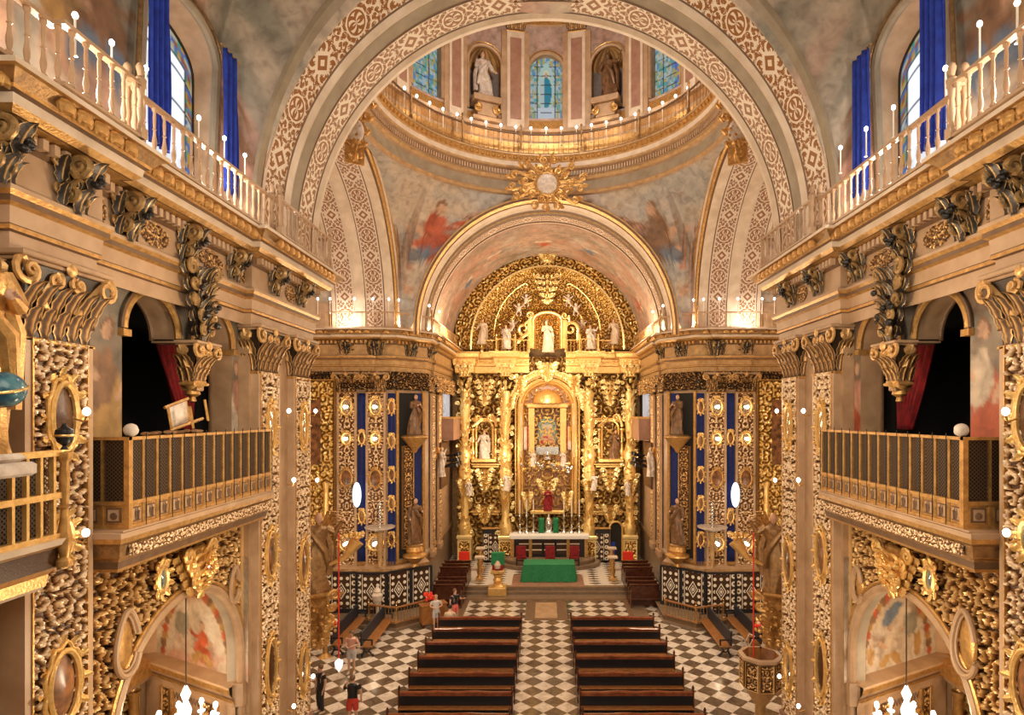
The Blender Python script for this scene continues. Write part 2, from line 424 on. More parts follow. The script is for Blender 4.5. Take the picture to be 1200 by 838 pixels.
M['pinkc'] = mat('pink_cotton', (.70, .38, .30), .8); M['palec'] = mat('pale_grey_cotton', (.55, .52, .52), .8); M['redsh'] = mat('red_cotton', (.55, .05, .03), .8); M['pinkred'] = mat('coral_cotton', (.75, .16, .13), .8); M['skinhair'] = mat('light_brown_hair', (.35, .20, .12), .6)
def globe_mat():
    m = mat('blue_globe', (.03, .12, .20), .2); t = NT(m); t.base(t.ramp(t.noise(t.coord(), 6, 3), [(.4, (.02, .09, .16)), (.6, (.10, .25, .30))])); return m
M['globe'] = globe_mat()
# ------------------------------------------------------------ ornament pieces (local: front faces -Y, z up)
def relief(mb, o, ud, vd, nd, w, h, du=.04, c=.4, amp=.05, seed=0, mirror=True, border=.06, mask=None, mat=0, turns=1.6, gain=1.0, vmir=0):
    nu = max(4, int(w/du)+1); nv = max(4, int(h/du)+1)
    u = np.linspace(-w/2, w/2, nu); v = np.linspace(0, h, nv); V, U = np.meshgrid(v, u, indexing='ij')
    su = np.abs(U) if mirror else U; sv = V if not vmir else np.abs(((V/vmir) % 1)-.5)*vmir
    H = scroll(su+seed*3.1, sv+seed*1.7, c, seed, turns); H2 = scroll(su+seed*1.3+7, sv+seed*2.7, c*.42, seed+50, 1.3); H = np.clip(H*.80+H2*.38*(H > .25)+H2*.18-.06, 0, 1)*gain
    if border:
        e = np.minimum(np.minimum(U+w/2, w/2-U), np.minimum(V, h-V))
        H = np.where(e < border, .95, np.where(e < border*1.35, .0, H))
    o = np.array(o, float); ud = np.array(ud, float); vd = np.array(vd, float); nd = np.array(nd, float)
    P = o+U[..., None]*ud+V[..., None]*vd+(H*amp)[..., None]*nd
    colr = np.repeat(H[..., None], 3, 2)
    mk = None
    if mask is not None:
        cu = (U[:-1, :-1]+U[1:, 1:])/2; cv = (V[:-1, :-1]+V[1:, 1:])/2; mk = mask(cu, cv)
    cr = np.cross(ud, vd)
    mb.grid(P, mat, uv=np.stack([U, V], 2), col=colr, mask=mk, flip=float(np.dot(cr, nd)) < 0)
    return mb
def leaf(mb, Mx, h=.5, w=.25, curl=.16, m=0, nu=5, nv=8, lob=4.0):
    P = []; C = []
    for j in range(nv+1):
        t = j/nv; row = []; cr = []
        wid = w*.5*(math.sin(PI*min(1, .12+.80*t))**.7)*(1-.22*abs(math.sin(lob*PI*t)))*(1 if t < .97 else .5)
        out = curl*(t**2.2)*1.3; z = h*(t if t < .8 else .8+.2*math.sin((t-.8)*5*PI*.5)*.55-(t-.8)*.25)
        for i in range(nu):
            s = -1+2*i/(nu-1)
            row.append(tuple(Mx @ Vector((s*wid, -out-.035*(1-s*s)+(.02 if i % 2 else 0), z))))
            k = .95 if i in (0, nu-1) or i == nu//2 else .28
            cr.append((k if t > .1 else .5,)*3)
        P.append(row); C.append(cr)
    mb.grid(P, m, col=C, flip=True)
    return mb
def spiral_pts(r=.15, turns=1.6, n=22, sgn=1, start=0, stem=None):
    pts = []
    for i in range(n):
        t = i/(n-1); rr = r*(1-.86*t); a = start+sgn*2*PI*turns*t
        pts.append((rr*math.cos(a), rr*math.sin(a)))
    return pts
def volute(mb, c, r=.15, sgn=1, rad=.03, start=PI, turns=1.6, plane='xz', M0=None, mat=0, stem=None, depth=0):
    pp = spiral_pts(r, turns, 20, sgn, start)
    pts = []
    if stem: pts.append(stem)
    for i, (a, b) in enumerate(pp):
        k = i/len(pp)
        if plane == 'xz': pts.append((c[0]+a, c[1]-depth*k, c[2]+b))
        elif plane == 'yz': pts.append((c[0]-depth*k, c[1]+a, c[2]+b))
        else: pts.append((c[0]+a, c[1]+b, c[2]+depth*k))
    if M0 is not None: pts = [tuple(M0 @ Vector(p)) for p in pts]
    n = len(pts); b0 = mb.n
    mb.tube(pts, [rad*(1-.55*i/n) for i in range(n)], 6, mat, flat=1.5)
    for arr in range(len(mb.c)-1, len(mb.c)): mb.c[arr] = np.full_like(mb.c[arr], .85)
    mb.hascol = True
    return mb
def Tm(x=0, y=0, z=0, rz=0, sx=1, sy=1, sz=1, rx=0, ry=0):
    return Matrix.Translation((x, y, z)) @ Matrix.Rotation(rz, 4, 'Z') @ Matrix.Rotation(rx, 4, 'X') @ Matrix.Rotation(ry, 4, 'Y') @ Matrix.Diagonal((sx, sy, sz, 1))
def capital(name, parent, w, h=1.05, d=.3, loc=(0, 0, 0), sides=True):
    """composite pilaster capital; base line z=0, front faces -Y"""
    m = MB(); n = 8
    P = []
    for t in np.linspace(0, 1, 6):
        o = .16*t**2.5; z = h*.86*t
        P.append([(-w/2-o, d, z), (-w/2-o, -o, z), (w/2+o, -o, z), (w/2+o, d, z)])
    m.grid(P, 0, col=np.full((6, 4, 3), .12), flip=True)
    k = max(3, int(round(w/.24)))
    for tier, (z, hh, cu, ww) in enumerate(((0, h*.42, .13, 1.05), (h*.20, h*.52, .24, .95))):
        kk = k if tier == 0 else k+1
        for i in range(kk):
            x = -w/2+w*(i+.5)/kk if tier == 0 else -w/2+w*i/(kk-1)
            leaf(m, Tm(x, -.01-.03*tier, z), hh, w/k*ww, cu)
        if sides:
            for q in (.25, .75): leaf(m, Tm(-w/2, d*q, z, -PI/2), hh, .22, cu); leaf(m, Tm(w/2, d*q, z, PI/2), hh, .22, cu)
    r = h*.15
    for s in (-1, 1):
        volute(m, (s*(w/2+.10), -.16, h*.76), r*1.15, -s, .042, PI/2-s*.3, 1.5, stem=(s*w*.2, -.05, h*.35), depth=.10)
        volute(m, (s*w*.17, -.12, h*.74), r*.75, s, .04, PI/2+s*.3, 1.4, stem=(s*w*.3, -.02, h*.4), depth=.05)
        if sides: volute(m, (s*(w/2+.14), d*.6, h*.78), r*.8, 1, .05, PI/2, 1.4, plane='yz', stem=(s*(w/2+.02), d*.3, h*.35))
    m.add([(0, 0, 0)]*0 or np.zeros((0, 3)), [], 0)
    a = MB()
    for (z0, z1, o) in ((h*.88, h*.93, .17), (h*.93, h, .22)):
        a.bevbox(-w/2-o, w/2+o, -o, d, z0, z1, .015)
    m.ell((0, -.2, h*.90), (.09, .05, .10), 8, 6, 0); m.c[-1] = np.full_like(m.c[-1], .9)
    a2 = MB(); a2.bevbox(-w/2-.05, w/2+.05, -.05, d, -.07, 0, .02)
    c = m.build(name, M['orn_dk'], parent); c.location = loc
    ab = a.build('abacus', M['cream2'], c); nk = a2.build('necking', M['gold'], c)
    return c
def bracket_mesh():
    """dark acanthus console of the frieze, .8 wide 1.0 high .6 deep, top at z=0"""
    m = MB()
    m.bevbox(-.16, .16, -.10, .0, -.85, 0, .03)
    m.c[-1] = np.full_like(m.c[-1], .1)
    for s in (-1, 1):
        volute(m, (s*.17, -.30, -.22), .19, s, .05, -PI/2, 1.5, 'yz', stem=(s*.17, -.05, -.05))
        volute(m, (s*.12, -.14, -.70), .13, -s, .045, PI/2, 1.4, 'yz', stem=(s*.13, -.32, -.42))
        volute(m, (s*.30, -.12, -.18), .12, -s, .035, PI/2, 1.5, stem=(s*.12, -.1, -.45))
        volute(m, (s*.24, -.08, -.62), .09, s, .03, -PI/2, 1.5, stem=(s*.1, -.1, -.4))
        leaf(m, Tm(s*.26, -.12, -.55, s*.5), .5, .22, .16); leaf(m, Tm(s*.22, -.10, -.95, s*.4), .45, .18, .13)
        leaf(m, Tm(s*.10, -.36, -.30, s*.2, rx=PI), .42, .18, .12)
    leaf(m, Tm(0, -.36, -.62), .6, .30, .20); leaf(m, Tm(0, -.16, -1.0), .5, .26, .18)
    leaf(m, Tm(0, -.40, -.05, rx=PI), .45, .26, .1)
    for i in range(7):
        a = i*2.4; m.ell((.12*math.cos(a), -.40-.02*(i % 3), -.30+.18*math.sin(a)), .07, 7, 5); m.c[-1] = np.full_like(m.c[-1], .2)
    return m
def keystone_mesh(w=.85, h=1.5, seed=1):
    """pendant cluster of scrolls and leaves, front faces -Y, top at z=0"""
    rnd = random.Random(seed); m = MB()
    for s in (-1, 1):
        for i in range(5):
            t = i/4; x = s*w*.5*(.85-.62*t); z = -.12-h*.75*t
            volute(m, (x*.75, -.12-.10*rnd.random(), z), .15-.05*t, s*(1 if i % 2 else -1), .04, rnd.random()*6, 1.6, stem=(x*.2, -.10, z-.18))
            leaf(m, Tm(x*.9, -.08, z-.16, s*.5, ry=s*.5), .30, .17, .12)
            leaf(m, Tm(x*.4, -.16, z-.24, s*.2, ry=-s*.3), .32, .16, .14)
    for i in range(5): leaf(m, Tm(0, -.16, -.35-h*.17*i), .34, .22-.02*i, .2)
    for i in range(10):
        m.ell(((rnd.random()-.5)*w*.5, -.22-.08*rnd.random(), -.2-h*.7*rnd.random()), .05+.03*rnd.random(), 7, 5); m.c[-1] = np.full_like(m.c[-1], .3)
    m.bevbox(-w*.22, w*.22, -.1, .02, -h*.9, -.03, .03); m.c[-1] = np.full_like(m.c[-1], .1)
    return m
def oval(mb, c, rx, rz, rad=.04, mat=0, seg=24, lobes=0, plane='xz'):
    pts = []
    for i in range(seg+1):
        a = 2*PI*i/seg; k = 1+(.06*math.cos(lobes*a) if lobes else 0)
        pts.append((c[0]+rx*k*math.cos(a), c[1], c[2]+rz*k*math.sin(a)))
    mb.tube(pts, rad, 6, mat, cap=False)
def cartouche(name, label, cat, loc, rz, rx=.35, rz_=.5, fill='mirror', frame='gold_br', group=None, orn=True, parent=None, lamp=False, sc=1):
    """oval mirror or picture in a scrolled gilt frame, front -Y"""
    t = thing(name, label, cat, loc, rz, group) if parent is None else None
    par = t
    g = MB(); P = [[(rx*.95*q*math.cos(2*PI*k/24), -.02-.03*(1-q*q), rz_*.95*q*math.sin(2*PI*k/24)) for k in range(24)] for q in (0.02, .4, .8, 1)]
    g.grid(P, 0, closed=True, flip=True)
    g.build('picture' if fill == 'paint_dk' else 'mirror_glass', M[fill], par)
    f = MB(); oval(f, (0, -.04, 0), rx, rz_, .045*sc)
    if orn:
        oval(f, (0, -.03, 0), rx*1.18, rz_*1.15, .025*sc, lobes=8, seg=40)
        for i in range(10):
            a = 2*PI*i/10+.3; leaf(f, Tm(rx*1.1*math.cos(a), -.02, rz_*1.1*math.sin(a), 0, ry=PI/2-a), .17*sc+.1*rx, .12*sc, .05)
        volute(f, (0.1*sc, -.04, rz_*1.25), .09*sc, 1, .025*sc); volute(f, (-.1*sc, -.04, rz_*1.25), .09*sc, -1, .025*sc, 0)
    f.hascol = False
    f.build('frame', M[frame], par)
    return t
def turned(h, r, seg=8, plain=False):
    """turned baluster profile"""
    if plain: return [(r*.7, 0), (r, .04*h), (r*.5, .10*h), (r*.5, .9*h), (r, .96*h), (r*.7, h)]
    return [(r*1.1, 0), (r*1.1, .05*h), (r*.6, .08*h), (r*.9, .16*h), (r*1.05, .24*h), (r*.62, .40*h), (r*.5, .50*h), (r*.95, .52*h), (r*.5, .54*h), (r*.62, .62*h), (r*.7, .8*h), (r*.55, .9*h), (r*1.1, .95*h), (r*1.1, h)]
_bal = {}
def baluster_mesh(h, r, m, plain=False):
    k = (round(h, 3), r, m, plain)
    if k not in _bal:
        b = MB(); b.lathe(turned(h, r, plain=plain), seg=8); o = b.build('baluster', M[m]); _bal[k] = o.data; bpy.data.objects.remove(o)
    return _bal[k]
def railing(name, label, path, z, h=.85, sp=.28, posts=True, m='gold', rail='cream', pr=.035, railw=.06, off=0, group=None, post_h=1.15, postr=.07, plain=False, maxb=97, postw=None, kind=None):
    """balustrade along a polyline: rails, balusters and posts are parts of one thing"""
    p0 = path[0]; t = thing(name, label, 'balustrade', (p0[0], p0[1], z), 0, group)
    L = [Vector((p[0]-p0[0], p[1]-p0[1], 0)) for p in path]
    for nm, za, zb, hw in (('handrail', h-.07, h, railw), ('bottom_rail', 0, .06, railw*.9)):
        b = MB(); b.sweep([(q.x, q.y) for q in L], [(-hw, za), (-hw, zb-.02), (-hw*.6, zb), (hw*.6, zb), (hw, zb-.02), (hw, za), (-hw, za)], z0=0); b.build(nm, M[rail], t, smooth=False)
    tot = sum((L[i+1]-L[i]).length for i in range(len(L)-1)); sp = max(sp, tot/maxb)
    me = baluster_mesh(h-.13, pr, m, plain)
    for i in range(len(L)-1):
        d = L[i+1]-L[i]; n = max(1, int(round(d.length/sp)))
        for k in range(n):
            q = L[i]+d*((k+.5)/n); o = bpy.data.objects.new('baluster', me); COL.objects.link(o); o.parent = t; o.location = (q.x, q.y, .06)
    if posts:
        pm = MB(); w = postr
        pm.bevbox(-w, w, -w, w, 0, h*.2, .01); pm.lathe([(w*.9, h*.2), (w*.6, h*.3), (w*.85, h*.45), (w*.5, h*.7), (w*.8, h*.85), (w*1.1, h), (w*1.2, h+.05), (w*.5, h+.10), (w*.9, post_h-.06), (w*.6, post_h), (.005, post_h+.03)], seg=10)
        po = pm.build('post', M[m], t); idx = range(len(L)) if posts is True else posts
        first = True
        for i in idx:
            o = po if first else po.copy()
            if not first: COL.objects.link(o)
            first = False; o.parent = t; o.location = L[i]
    return t
# ------------------------------------------------------------ painting colours on a grid
PAL = dict(sky=(.50, .50, .50), cl=(.66, .56, .46), dk=(.22, .16, .13), red=(.58, .13, .06), rose=(.62, .34, .26), flesh=(.68, .44, .31), blue=(.17, .24, .36), teal=(.12, .30, .33), ochre=(.55, .34, .13), wh=(.80, .74, .66), brn=(.30, .17, .10), gr=(.34, .33, .28))
def canvas(U, V, a='sky', b='cl', c='dk', seed=0, s=1.3, pal=None):
    n = fbm(U*s+seed*5.3, V*s*1.6+seed*2.1, seed, 5); A, B, C = (np.array(PAL[k]) for k in (a, b, c))
    t = np.clip((n-.32)/.3, 0, 1)[..., None]; col = A*(1-t)+B*t
    n2 = fbm(U*s*.8+9+seed, V*s*1.1+4, seed+40, 4); t2 = np.clip((n2-.56)/.16, 0, 1)[..., None]*.75
    return col*(1-t2)+C*t2
def blob(col, U, V, cx, cy, rx, ry, c, rot=0, seed=0, soft=.16, k=1):
    du, dv = U-cx, V-cy; cr, sr = math.cos(rot), math.sin(rot)
    x = (du*cr+dv*sr)/rx; y = (-du*sr+dv*cr)/ry
    w = .42*(fbm(U*2.2/max(rx, .2)+seed, V*2.2/max(ry, .2)+seed, seed, 3)-.5)*2
    r = np.sqrt(x*x+y*y)+w*.8
    a = np.clip((1-r)/soft, 0, 1)[..., None]*k
    fold = (.72+.5*fbm((U*cr+V*sr)*5/max(rx, .15)*.35, (V*cr-U*sr)*3, seed+3, 3))[..., None]
    return col*(1-a)+np.array(PAL[c] if isinstance(c, str) else c)*fold*a
def figure(col, U, V, x, y, s, robe='red', robe2='blue', mir=1, seed=0, pose=0):
    """a painted draped figure about s tall"""
    B = lambda cx, cy, rx, ry, c, rot=0, k=1: blob(col, U, V, x+mir*cx*s, y+cy*s, rx*s, ry*s, c, rot*mir, seed, k=k)
    if pose == 0:   # seated, arm out
        col = B(-.05, .28, .40, .26, 'dk', .2, .5); col = B(.02, .20, .30, .20, robe, .4); col = B(.20, .06, .20, .12, robe2, -.7); col = B(-.02, .45, .16, .24, robe, -.2)
        col = B(.27, .52, .22, .055, robe, .35); col = B(.45, .60, .07, .04, 'flesh', .4); col = B(-.22, .38, .16, .05, 'flesh', -.6)
        col = B(.30, -.10, .13, .045, 'flesh', -.9); col = B(-.16, .06, .20, .10, robe2, .5)
        col = B(.02, .73, .085, .10, 'brn'); col = B(.035, .71, .065, .08, 'flesh')
    elif pose == 1: # standing
        col = B(0, .42, .20, .50, 'dk', 0, .45); col = B(0, .34, .15, .36, robe); col = B(.05, .60, .12, .18, robe2, .3); col = B(-.04, .05, .06, .10, 'flesh'); col = B(.09, .04, .05, .10, 'flesh')
        col = B(.17, .66, .14, .04, 'flesh', .6); col = B(-.14, .55, .12, .04, 'flesh', -.8); col = B(0, .88, .055, .07, 'brn'); col = B(.01, .865, .042, .055, 'flesh')
    else:           # putto
        col = B(0, 0, .30, .20, 'flesh', .5); col = B(.22, .26, .13, .14, 'flesh'); col = B(-.26, -.20, .20, .07, 'flesh', .8); col = B(.28, .0, .22, .06, 'flesh', -.3); col = B(.21, .35, .12, .06, 'brn')
    return col
# ============================================================ SETTING
def structure(o, label, cat): return tag(o, label, cat, kind='structure')
SIDES = ((-1, 'left'), (1, 'right'))
# floor
f = MB(); f.add([(-16, -2, 0), (16, -2, 0), (16, 44, 0), (-16, 44, 0)], [(0, 1, 2, 3)])
structure(f.build('floor', M['floor'], smooth=False), 'black and white marble floor laid in diagonal squares', 'floor')
f = MB()
f.box(-1.05, 1.05, 28.9, 31.9, .004, .012, 1); f.box(-.55, .55, 29.2, 31.6, .008, .02, 0)
for s in (-1, 1):
    f.box(min(s*4.35, s*5.1), max(s*4.35, s*5.1), 28.7, 32.6, .004, .012, 2); f.box(min(s*4.1, s*4.35), max(s*4.1, s*4.35), 28.4, 32.3, .004, .014, 1)
f.box(-5.1, 5.1, 32.1, 33.1, .004, .012, 2); f.box(-4.3, 4.3, 31.95, 32.3, .006, .016, 1)
structure(f.build('trim_1', [M['cream2'], M['brown'], M['stepst']], smooth=False), 'pale inlaid slab with dark border set in the floor before the steps', 'floor inlay')
# entablature profile: (projection, height over the eye)
ENT = [(0, 2.10), (0, 2.36), (.05, 2.38), (.05, 2.44), (.04, 2.46), (.06, 2.68), (.12, 2.72), (.12, 2.80), (.16, 2.86), (.16, 2.92), (.05, 2.95), (.05, 3.46), (.12, 3.50), (.12, 3.66), (.30, 3.72), (.34, 3.72), (.42, 3.80), (.44, 3.92), (.50, 3.95), (.52, 3.99), (.64, 4.13), (.70, 4.14), (.70, 4.21), (.62, 4.23), (-.6, 4.23)]
EM = [0, 2, 1, 2, 0, 1, 2, 1, 0, 2, 0, 2, 2, 1, 2, 1, 4, 2, 1, 3, 1, 4, 4, 0]
EMATS = [M['cream'], M['gold'], M['brown'], M['gold_dk'], M['white'], M['orn_wall'], M['ochre']]
def entab_path(): return [(7.12, 4.5), (7.12, 7.7), (6.92, 7.7), (6.92, 9.2), (7.1, 9.2), (7.1, 14.0), (6.92, 14.0), (6.92, 17.75), (13.2, 17.75)]
EX = [(13.2, 30.0), (10.2, 30.0), (10.2, 29.85), (8.6, 29.85), (8.6, 30.0), (7.6, 30.0), (6.35, 31.5), (6.35, 33.0), (6.2, 33.0), (6.2, 39.6)]
def teeth(mb, path, z0, z1, p0, p1, sp=.16, mat=0):
    for i in range(len(path)-1):
        a, b = Vector(path[i]), Vector(path[i+1]); d = b-a; L = d.length
        if L < .3: continue
        d.normalize(); n = Vector((-d.y, d.x)); k = int(L/sp)
        for j in range(k):
            q = a+d*(L*(j+.5)/k)+n*((p0+p1)/2); mb.obox((q.x, q.y), (d.x, d.y), (n.x, n.y), sp*.27, (p1-p0)/2, z0, z1, mat)
def eggs(mb, path, z, p, sp=.30, r=.10, mat=0):
    """row of carved shells on the crowning moulding"""
    for i in range(len(path)-1):
        a, b = Vector(path[i]), Vector(path[i+1]); d = b-a; L = d.length
        if L < .3: continue
        d.normalize(); n = Vector((-d.y, d.x)); k = int(L/sp)
        for j in range(k):
            q = a+d*(L*(j+.5)/k)+n*p; mb.ell((q.x, q.y, z), (r*1.1 if abs(d.x) > .5 else r*.6, r*1.1 if abs(d.y) > .5 else r*.6, r*.75), 7, 4, mat)
            for sg in (-1, 1):
                qq = q+d*(sg*sp*.33); mb.ell((qq.x, qq.y, z-.03), (r*.35, r*.35, r*.6), 6, 4, mat)
for sx, side in SIDES:
    b = MB(sx); P = entab_path(); b.sweep(P, ENT, EM)
    teeth(b, P, CH+3.52, CH+3.66, .12, .24, .17, 0); eggs(b, P, CH+4.03, .62, .30, .14, 1)
    # raised gilt arabesques on the frieze fields between the brackets
    for y0, y1 in ((9.35, 9.55), (10.35, 11.15), (12.1, 13.0), (13.75, 14.6), (15.7, 16.3)):
        relief(b, (7.05 if y0 < 14 else 6.87, (y0+y1)/2, CH+3.0), (0, 1, 0), (0, 0, 1), (-1, 0, 0), y1-y0, .42, .03, .16, .04, int(y0*3), border=0, mat=5, gain=.9, mask=lambda u, v, w=(y1-y0): (u/(w/2))**2+((v-.21)/.21)**2 < 1)
    structure(b.build('trim_2' if sx < 0 else 'trim_3', EMATS), 'cream and gilt entablature along the %s wall of the nave' % side, 'entablature')
    b = MB(sx); b.sweep(EX, ENT, [6 if q == 0 else q for q in EM]); teeth(b, EX, CH+3.52, CH+3.66, .12, .24, .2, 1); eggs(b, EX, CH+4.03, .62, .36, .13, 1)
    structure(b.build('trim_4' if sx < 0 else 'trim_5', EMATS), 'gilt entablature above the %s far pier of the crossing' % side, 'entablature')
# nave walls
def inarch(y, z, yc, r, zs, zb): return ((np.abs(y-yc) < r) & (z > zb) & (z < zs)) | (((y-yc)**2+(z-zs)**2 < r*r) & (z >= zs))
A1 = (11.04, .76, 1.48); A2 = (13.05, .82, 1.50); CHP = (12.0, 2.12, -5.7)   # centre Y, radius, spring height
for sx, side in SIDES:
    b = MB(sx)
    # painted storey with the two arched openings
    y = np.linspace(9.0, 14.15, 110); z = np.linspace(-2.0, 2.15, 90); Z, Y = np.meshgrid(z, y, indexing='ij')
    col = canvas(Y, Z, 'cl', 'gr', 'brn', 3+sx, .9); col = col*.62
    col = figure(col, Y, Z, 9.95, -1.2, 3.0, 'ochre' if sx < 0 else 'red', 'brn' if sx < 0 else 'cl', sx, 11, 1)
    col = figure(col, Y, Z, 14.05, -1.2, 2.6, 'wh' if sx < 0 else 'red', 'rose', -sx, 12, 1)
    cy = (Y[:-1, :-1]+Y[1:, 1:])/2; cz = (Z[:-1, :-1]+Z[1:, 1:])/2
    mk = ~(inarch(cy, cz, *A1, -1.9) | inarch(cy, cz, *A2, -1.9) | ((cy > 11.1) & (cy < 13.0) & (cz < 1.44) & (cz > -1.9)))
    b.grid(np.stack([np.full_like(Y, 7.3), Y, CH+Z], 2), 0, uv=np.stack([Y, Z], 2), col=col, mask=mk)
    for yc, r, zs in (A1, A2):   # jambs, intrados and inner wall
        pr = [(yc+r, -2.0 if yc > 12 else 1.44)]+[(yc+r*math.cos(a), zs+r*math.sin(a)) for a in np.linspace(0, PI, 20)]+[(yc-r, 1.44 if yc > 12 else -2.0)]
        b.grid([[(7.3, q[0], CH+q[1]) for q in pr], [(7.80, q[0], CH+q[1]) for q in pr]], 1); b.tube([(7.8, q[0], CH+q[1]) for q in pr], .04, 6, 3)
        b.tube([(7.27, q[0], CH+q[1]) for q in pr[1:-1]], .065, 8, 2); b.tube([(7.25, yc+(q[0]-yc)*1.10, CH+(q[1]-zs)*1.10+zs) for q in pr[1:-1]], .03, 6, 3)
        e = 1 if yc > 12 else -1; b.box(7.2, 7.85, yc+e*r-.10, yc+e*r+.10, CH+zs-.14, CH+zs-.02, 2)
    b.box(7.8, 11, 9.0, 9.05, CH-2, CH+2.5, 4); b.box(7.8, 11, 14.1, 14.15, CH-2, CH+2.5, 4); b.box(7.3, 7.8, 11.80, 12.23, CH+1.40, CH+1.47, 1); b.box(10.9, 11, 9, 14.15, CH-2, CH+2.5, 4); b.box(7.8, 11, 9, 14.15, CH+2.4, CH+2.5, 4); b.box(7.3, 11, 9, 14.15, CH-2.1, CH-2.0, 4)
    # lower carved storey with the chapel arch
    yc, r, zs = CHP
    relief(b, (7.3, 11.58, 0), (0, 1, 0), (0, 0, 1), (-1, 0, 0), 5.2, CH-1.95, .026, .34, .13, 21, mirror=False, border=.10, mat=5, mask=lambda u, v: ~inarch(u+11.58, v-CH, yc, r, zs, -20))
    pr = [(yc+r, -CH)]+[(yc+r*math.cos(a), zs+r*math.sin(a)) for a in np.linspace(0, PI, 40)]+[(yc-r, -CH)]
    b.tube([(7.22, q[0], CH+q[1]) for q in pr], .10, 8, 1); b.tube([(7.18, yc+(q[0]-yc)*1.06, CH+zs+(q[1]-zs)*1.06 if q[1] > zs else CH+q[1]) for q in pr], .04, 6, 2)
    b.grid([[(7.3, q[0], CH+q[1]) for q in pr], [(7.55, q[0], CH+q[1]) for q in pr]], 6)
    # wall before the near pilaster and the pier behind the pair of pilasters
    b.box(7.32, 7.6, 4, 7.9, 0, CH+2.2, 6); relief(b, (7.3, 6.0, 0), (0, 1, 0), (0, 0, 1), (-1, 0, 0), 3.6, CH+2.1, .04, .42, .08, 31, mat=5); b.box(7.05, 7.5, 14.17, 17.7, 0, CH+2.15, 1); b.box(7.5, 9.4, 17.3, 17.7, 0, CH+2.15, 6); b.box(7.10, 7.35, 13.98, 14.14, CH-6.86, CH-6.32, 1); b.box(7.12, 13.3, 17.6, 17.75, CH+2, CH+4.2, 6); b.box(7.0, 8.2, 4, 17.6, CH+4.15, CH+4.22, 6)
    structure(b.build('wall_'+side, [M['painted'], M['cream2'], M['gold'], M['brown'], M['dark'], M['orn_wall'], M['greystone']]), 'carved and frescoed %s nave wall with two arched openings over a chapel arch' % side, 'wall')
# nave vault: wide box section near us closing onto the first arch
def vault_pt(t, Y):
    k = min(1, max(0, (Y-13.98)/.36)); k = k*k*(3-2*k); e = 2/(3.6-1.6*k); a = PI*t
    c, s = math.cos(a), math.sin(a); rx = 7.85-.93*k; rz = 8.4-.95*k
    return (rx*abs(c)**e*(1 if c > 0 else -1), Y, CH+4.2+rz*abs(s)**e)
b = MB(); ys = np.concatenate([np.linspace(4, 11.3, 60), np.linspace(11.36, 13.98, 50), np.linspace(14.0, 14.35, 14)]); ts = np.linspace(0, 1, 221)
P = np.array([[vault_pt(t, y) for t in ts] for y in ys]); T, Yg = np.meshgrid(ts*34, ys)
col = canvas(T, Yg, 'gr', 'cl', 'rose', 5, .7)
# upright figures painted beside the windows: swap axes so that they stand
for q, sg in ((0, 1), (34, -1)):
    hgt = (T-q)*sg
    col = figure(col, -Yg, hgt, -9.6, .5, 3.0, 'ochre', 'rose', 1, 5, 1); col = figure(col, -Yg, hgt, -10.5, .7, 2.4, 'brn', 'blue', -1, 6, 0)
    col = figure(col, -Yg, hgt, -8.5, .4, 3.2, 'rose', 'wh', 1, 7, 1); col = figure(col, -Yg, hgt, -14.1, .4, 2.6, 'rose', 'brn', 1, 8, 1)
    for i in range(60):
        gx = 12.75+.4*math.sin(i*.11)+((i*37) % 7)*.05; gh = 4.6+i*.05; col = blob(col, Yg, hgt, gx, gh, .13, .13, ('rose', 'wh', 'red', 'gr')[i % 4], 0, i, .3)
win = (12.68, 1.28, 3.7)   # window opening: centre Y, half width, spring (height over the gallery)
zz = P[..., 2]-CH-4.2; xx = P[..., 0]
c_y = (P[:-1, :-1, 1]+P[1:, 1:, 1])/2; c_z = (zz[:-1, :-1]+zz[1:, 1:])/2
hole = (np.abs(c_y-win[0]) < win[1]) & (c_z < win[2]+.62*np.sqrt(np.clip(win[1]**2-(c_y-win[0])**2, 0, 9))) & (c_z > .9)
b.grid(P, 0, uv=np.stack([T, Yg], 2), col=col, mask=~hole)
structure(b.build('ceiling', M['painted']), 'frescoed nave vault closing onto the first great arch', 'vault')
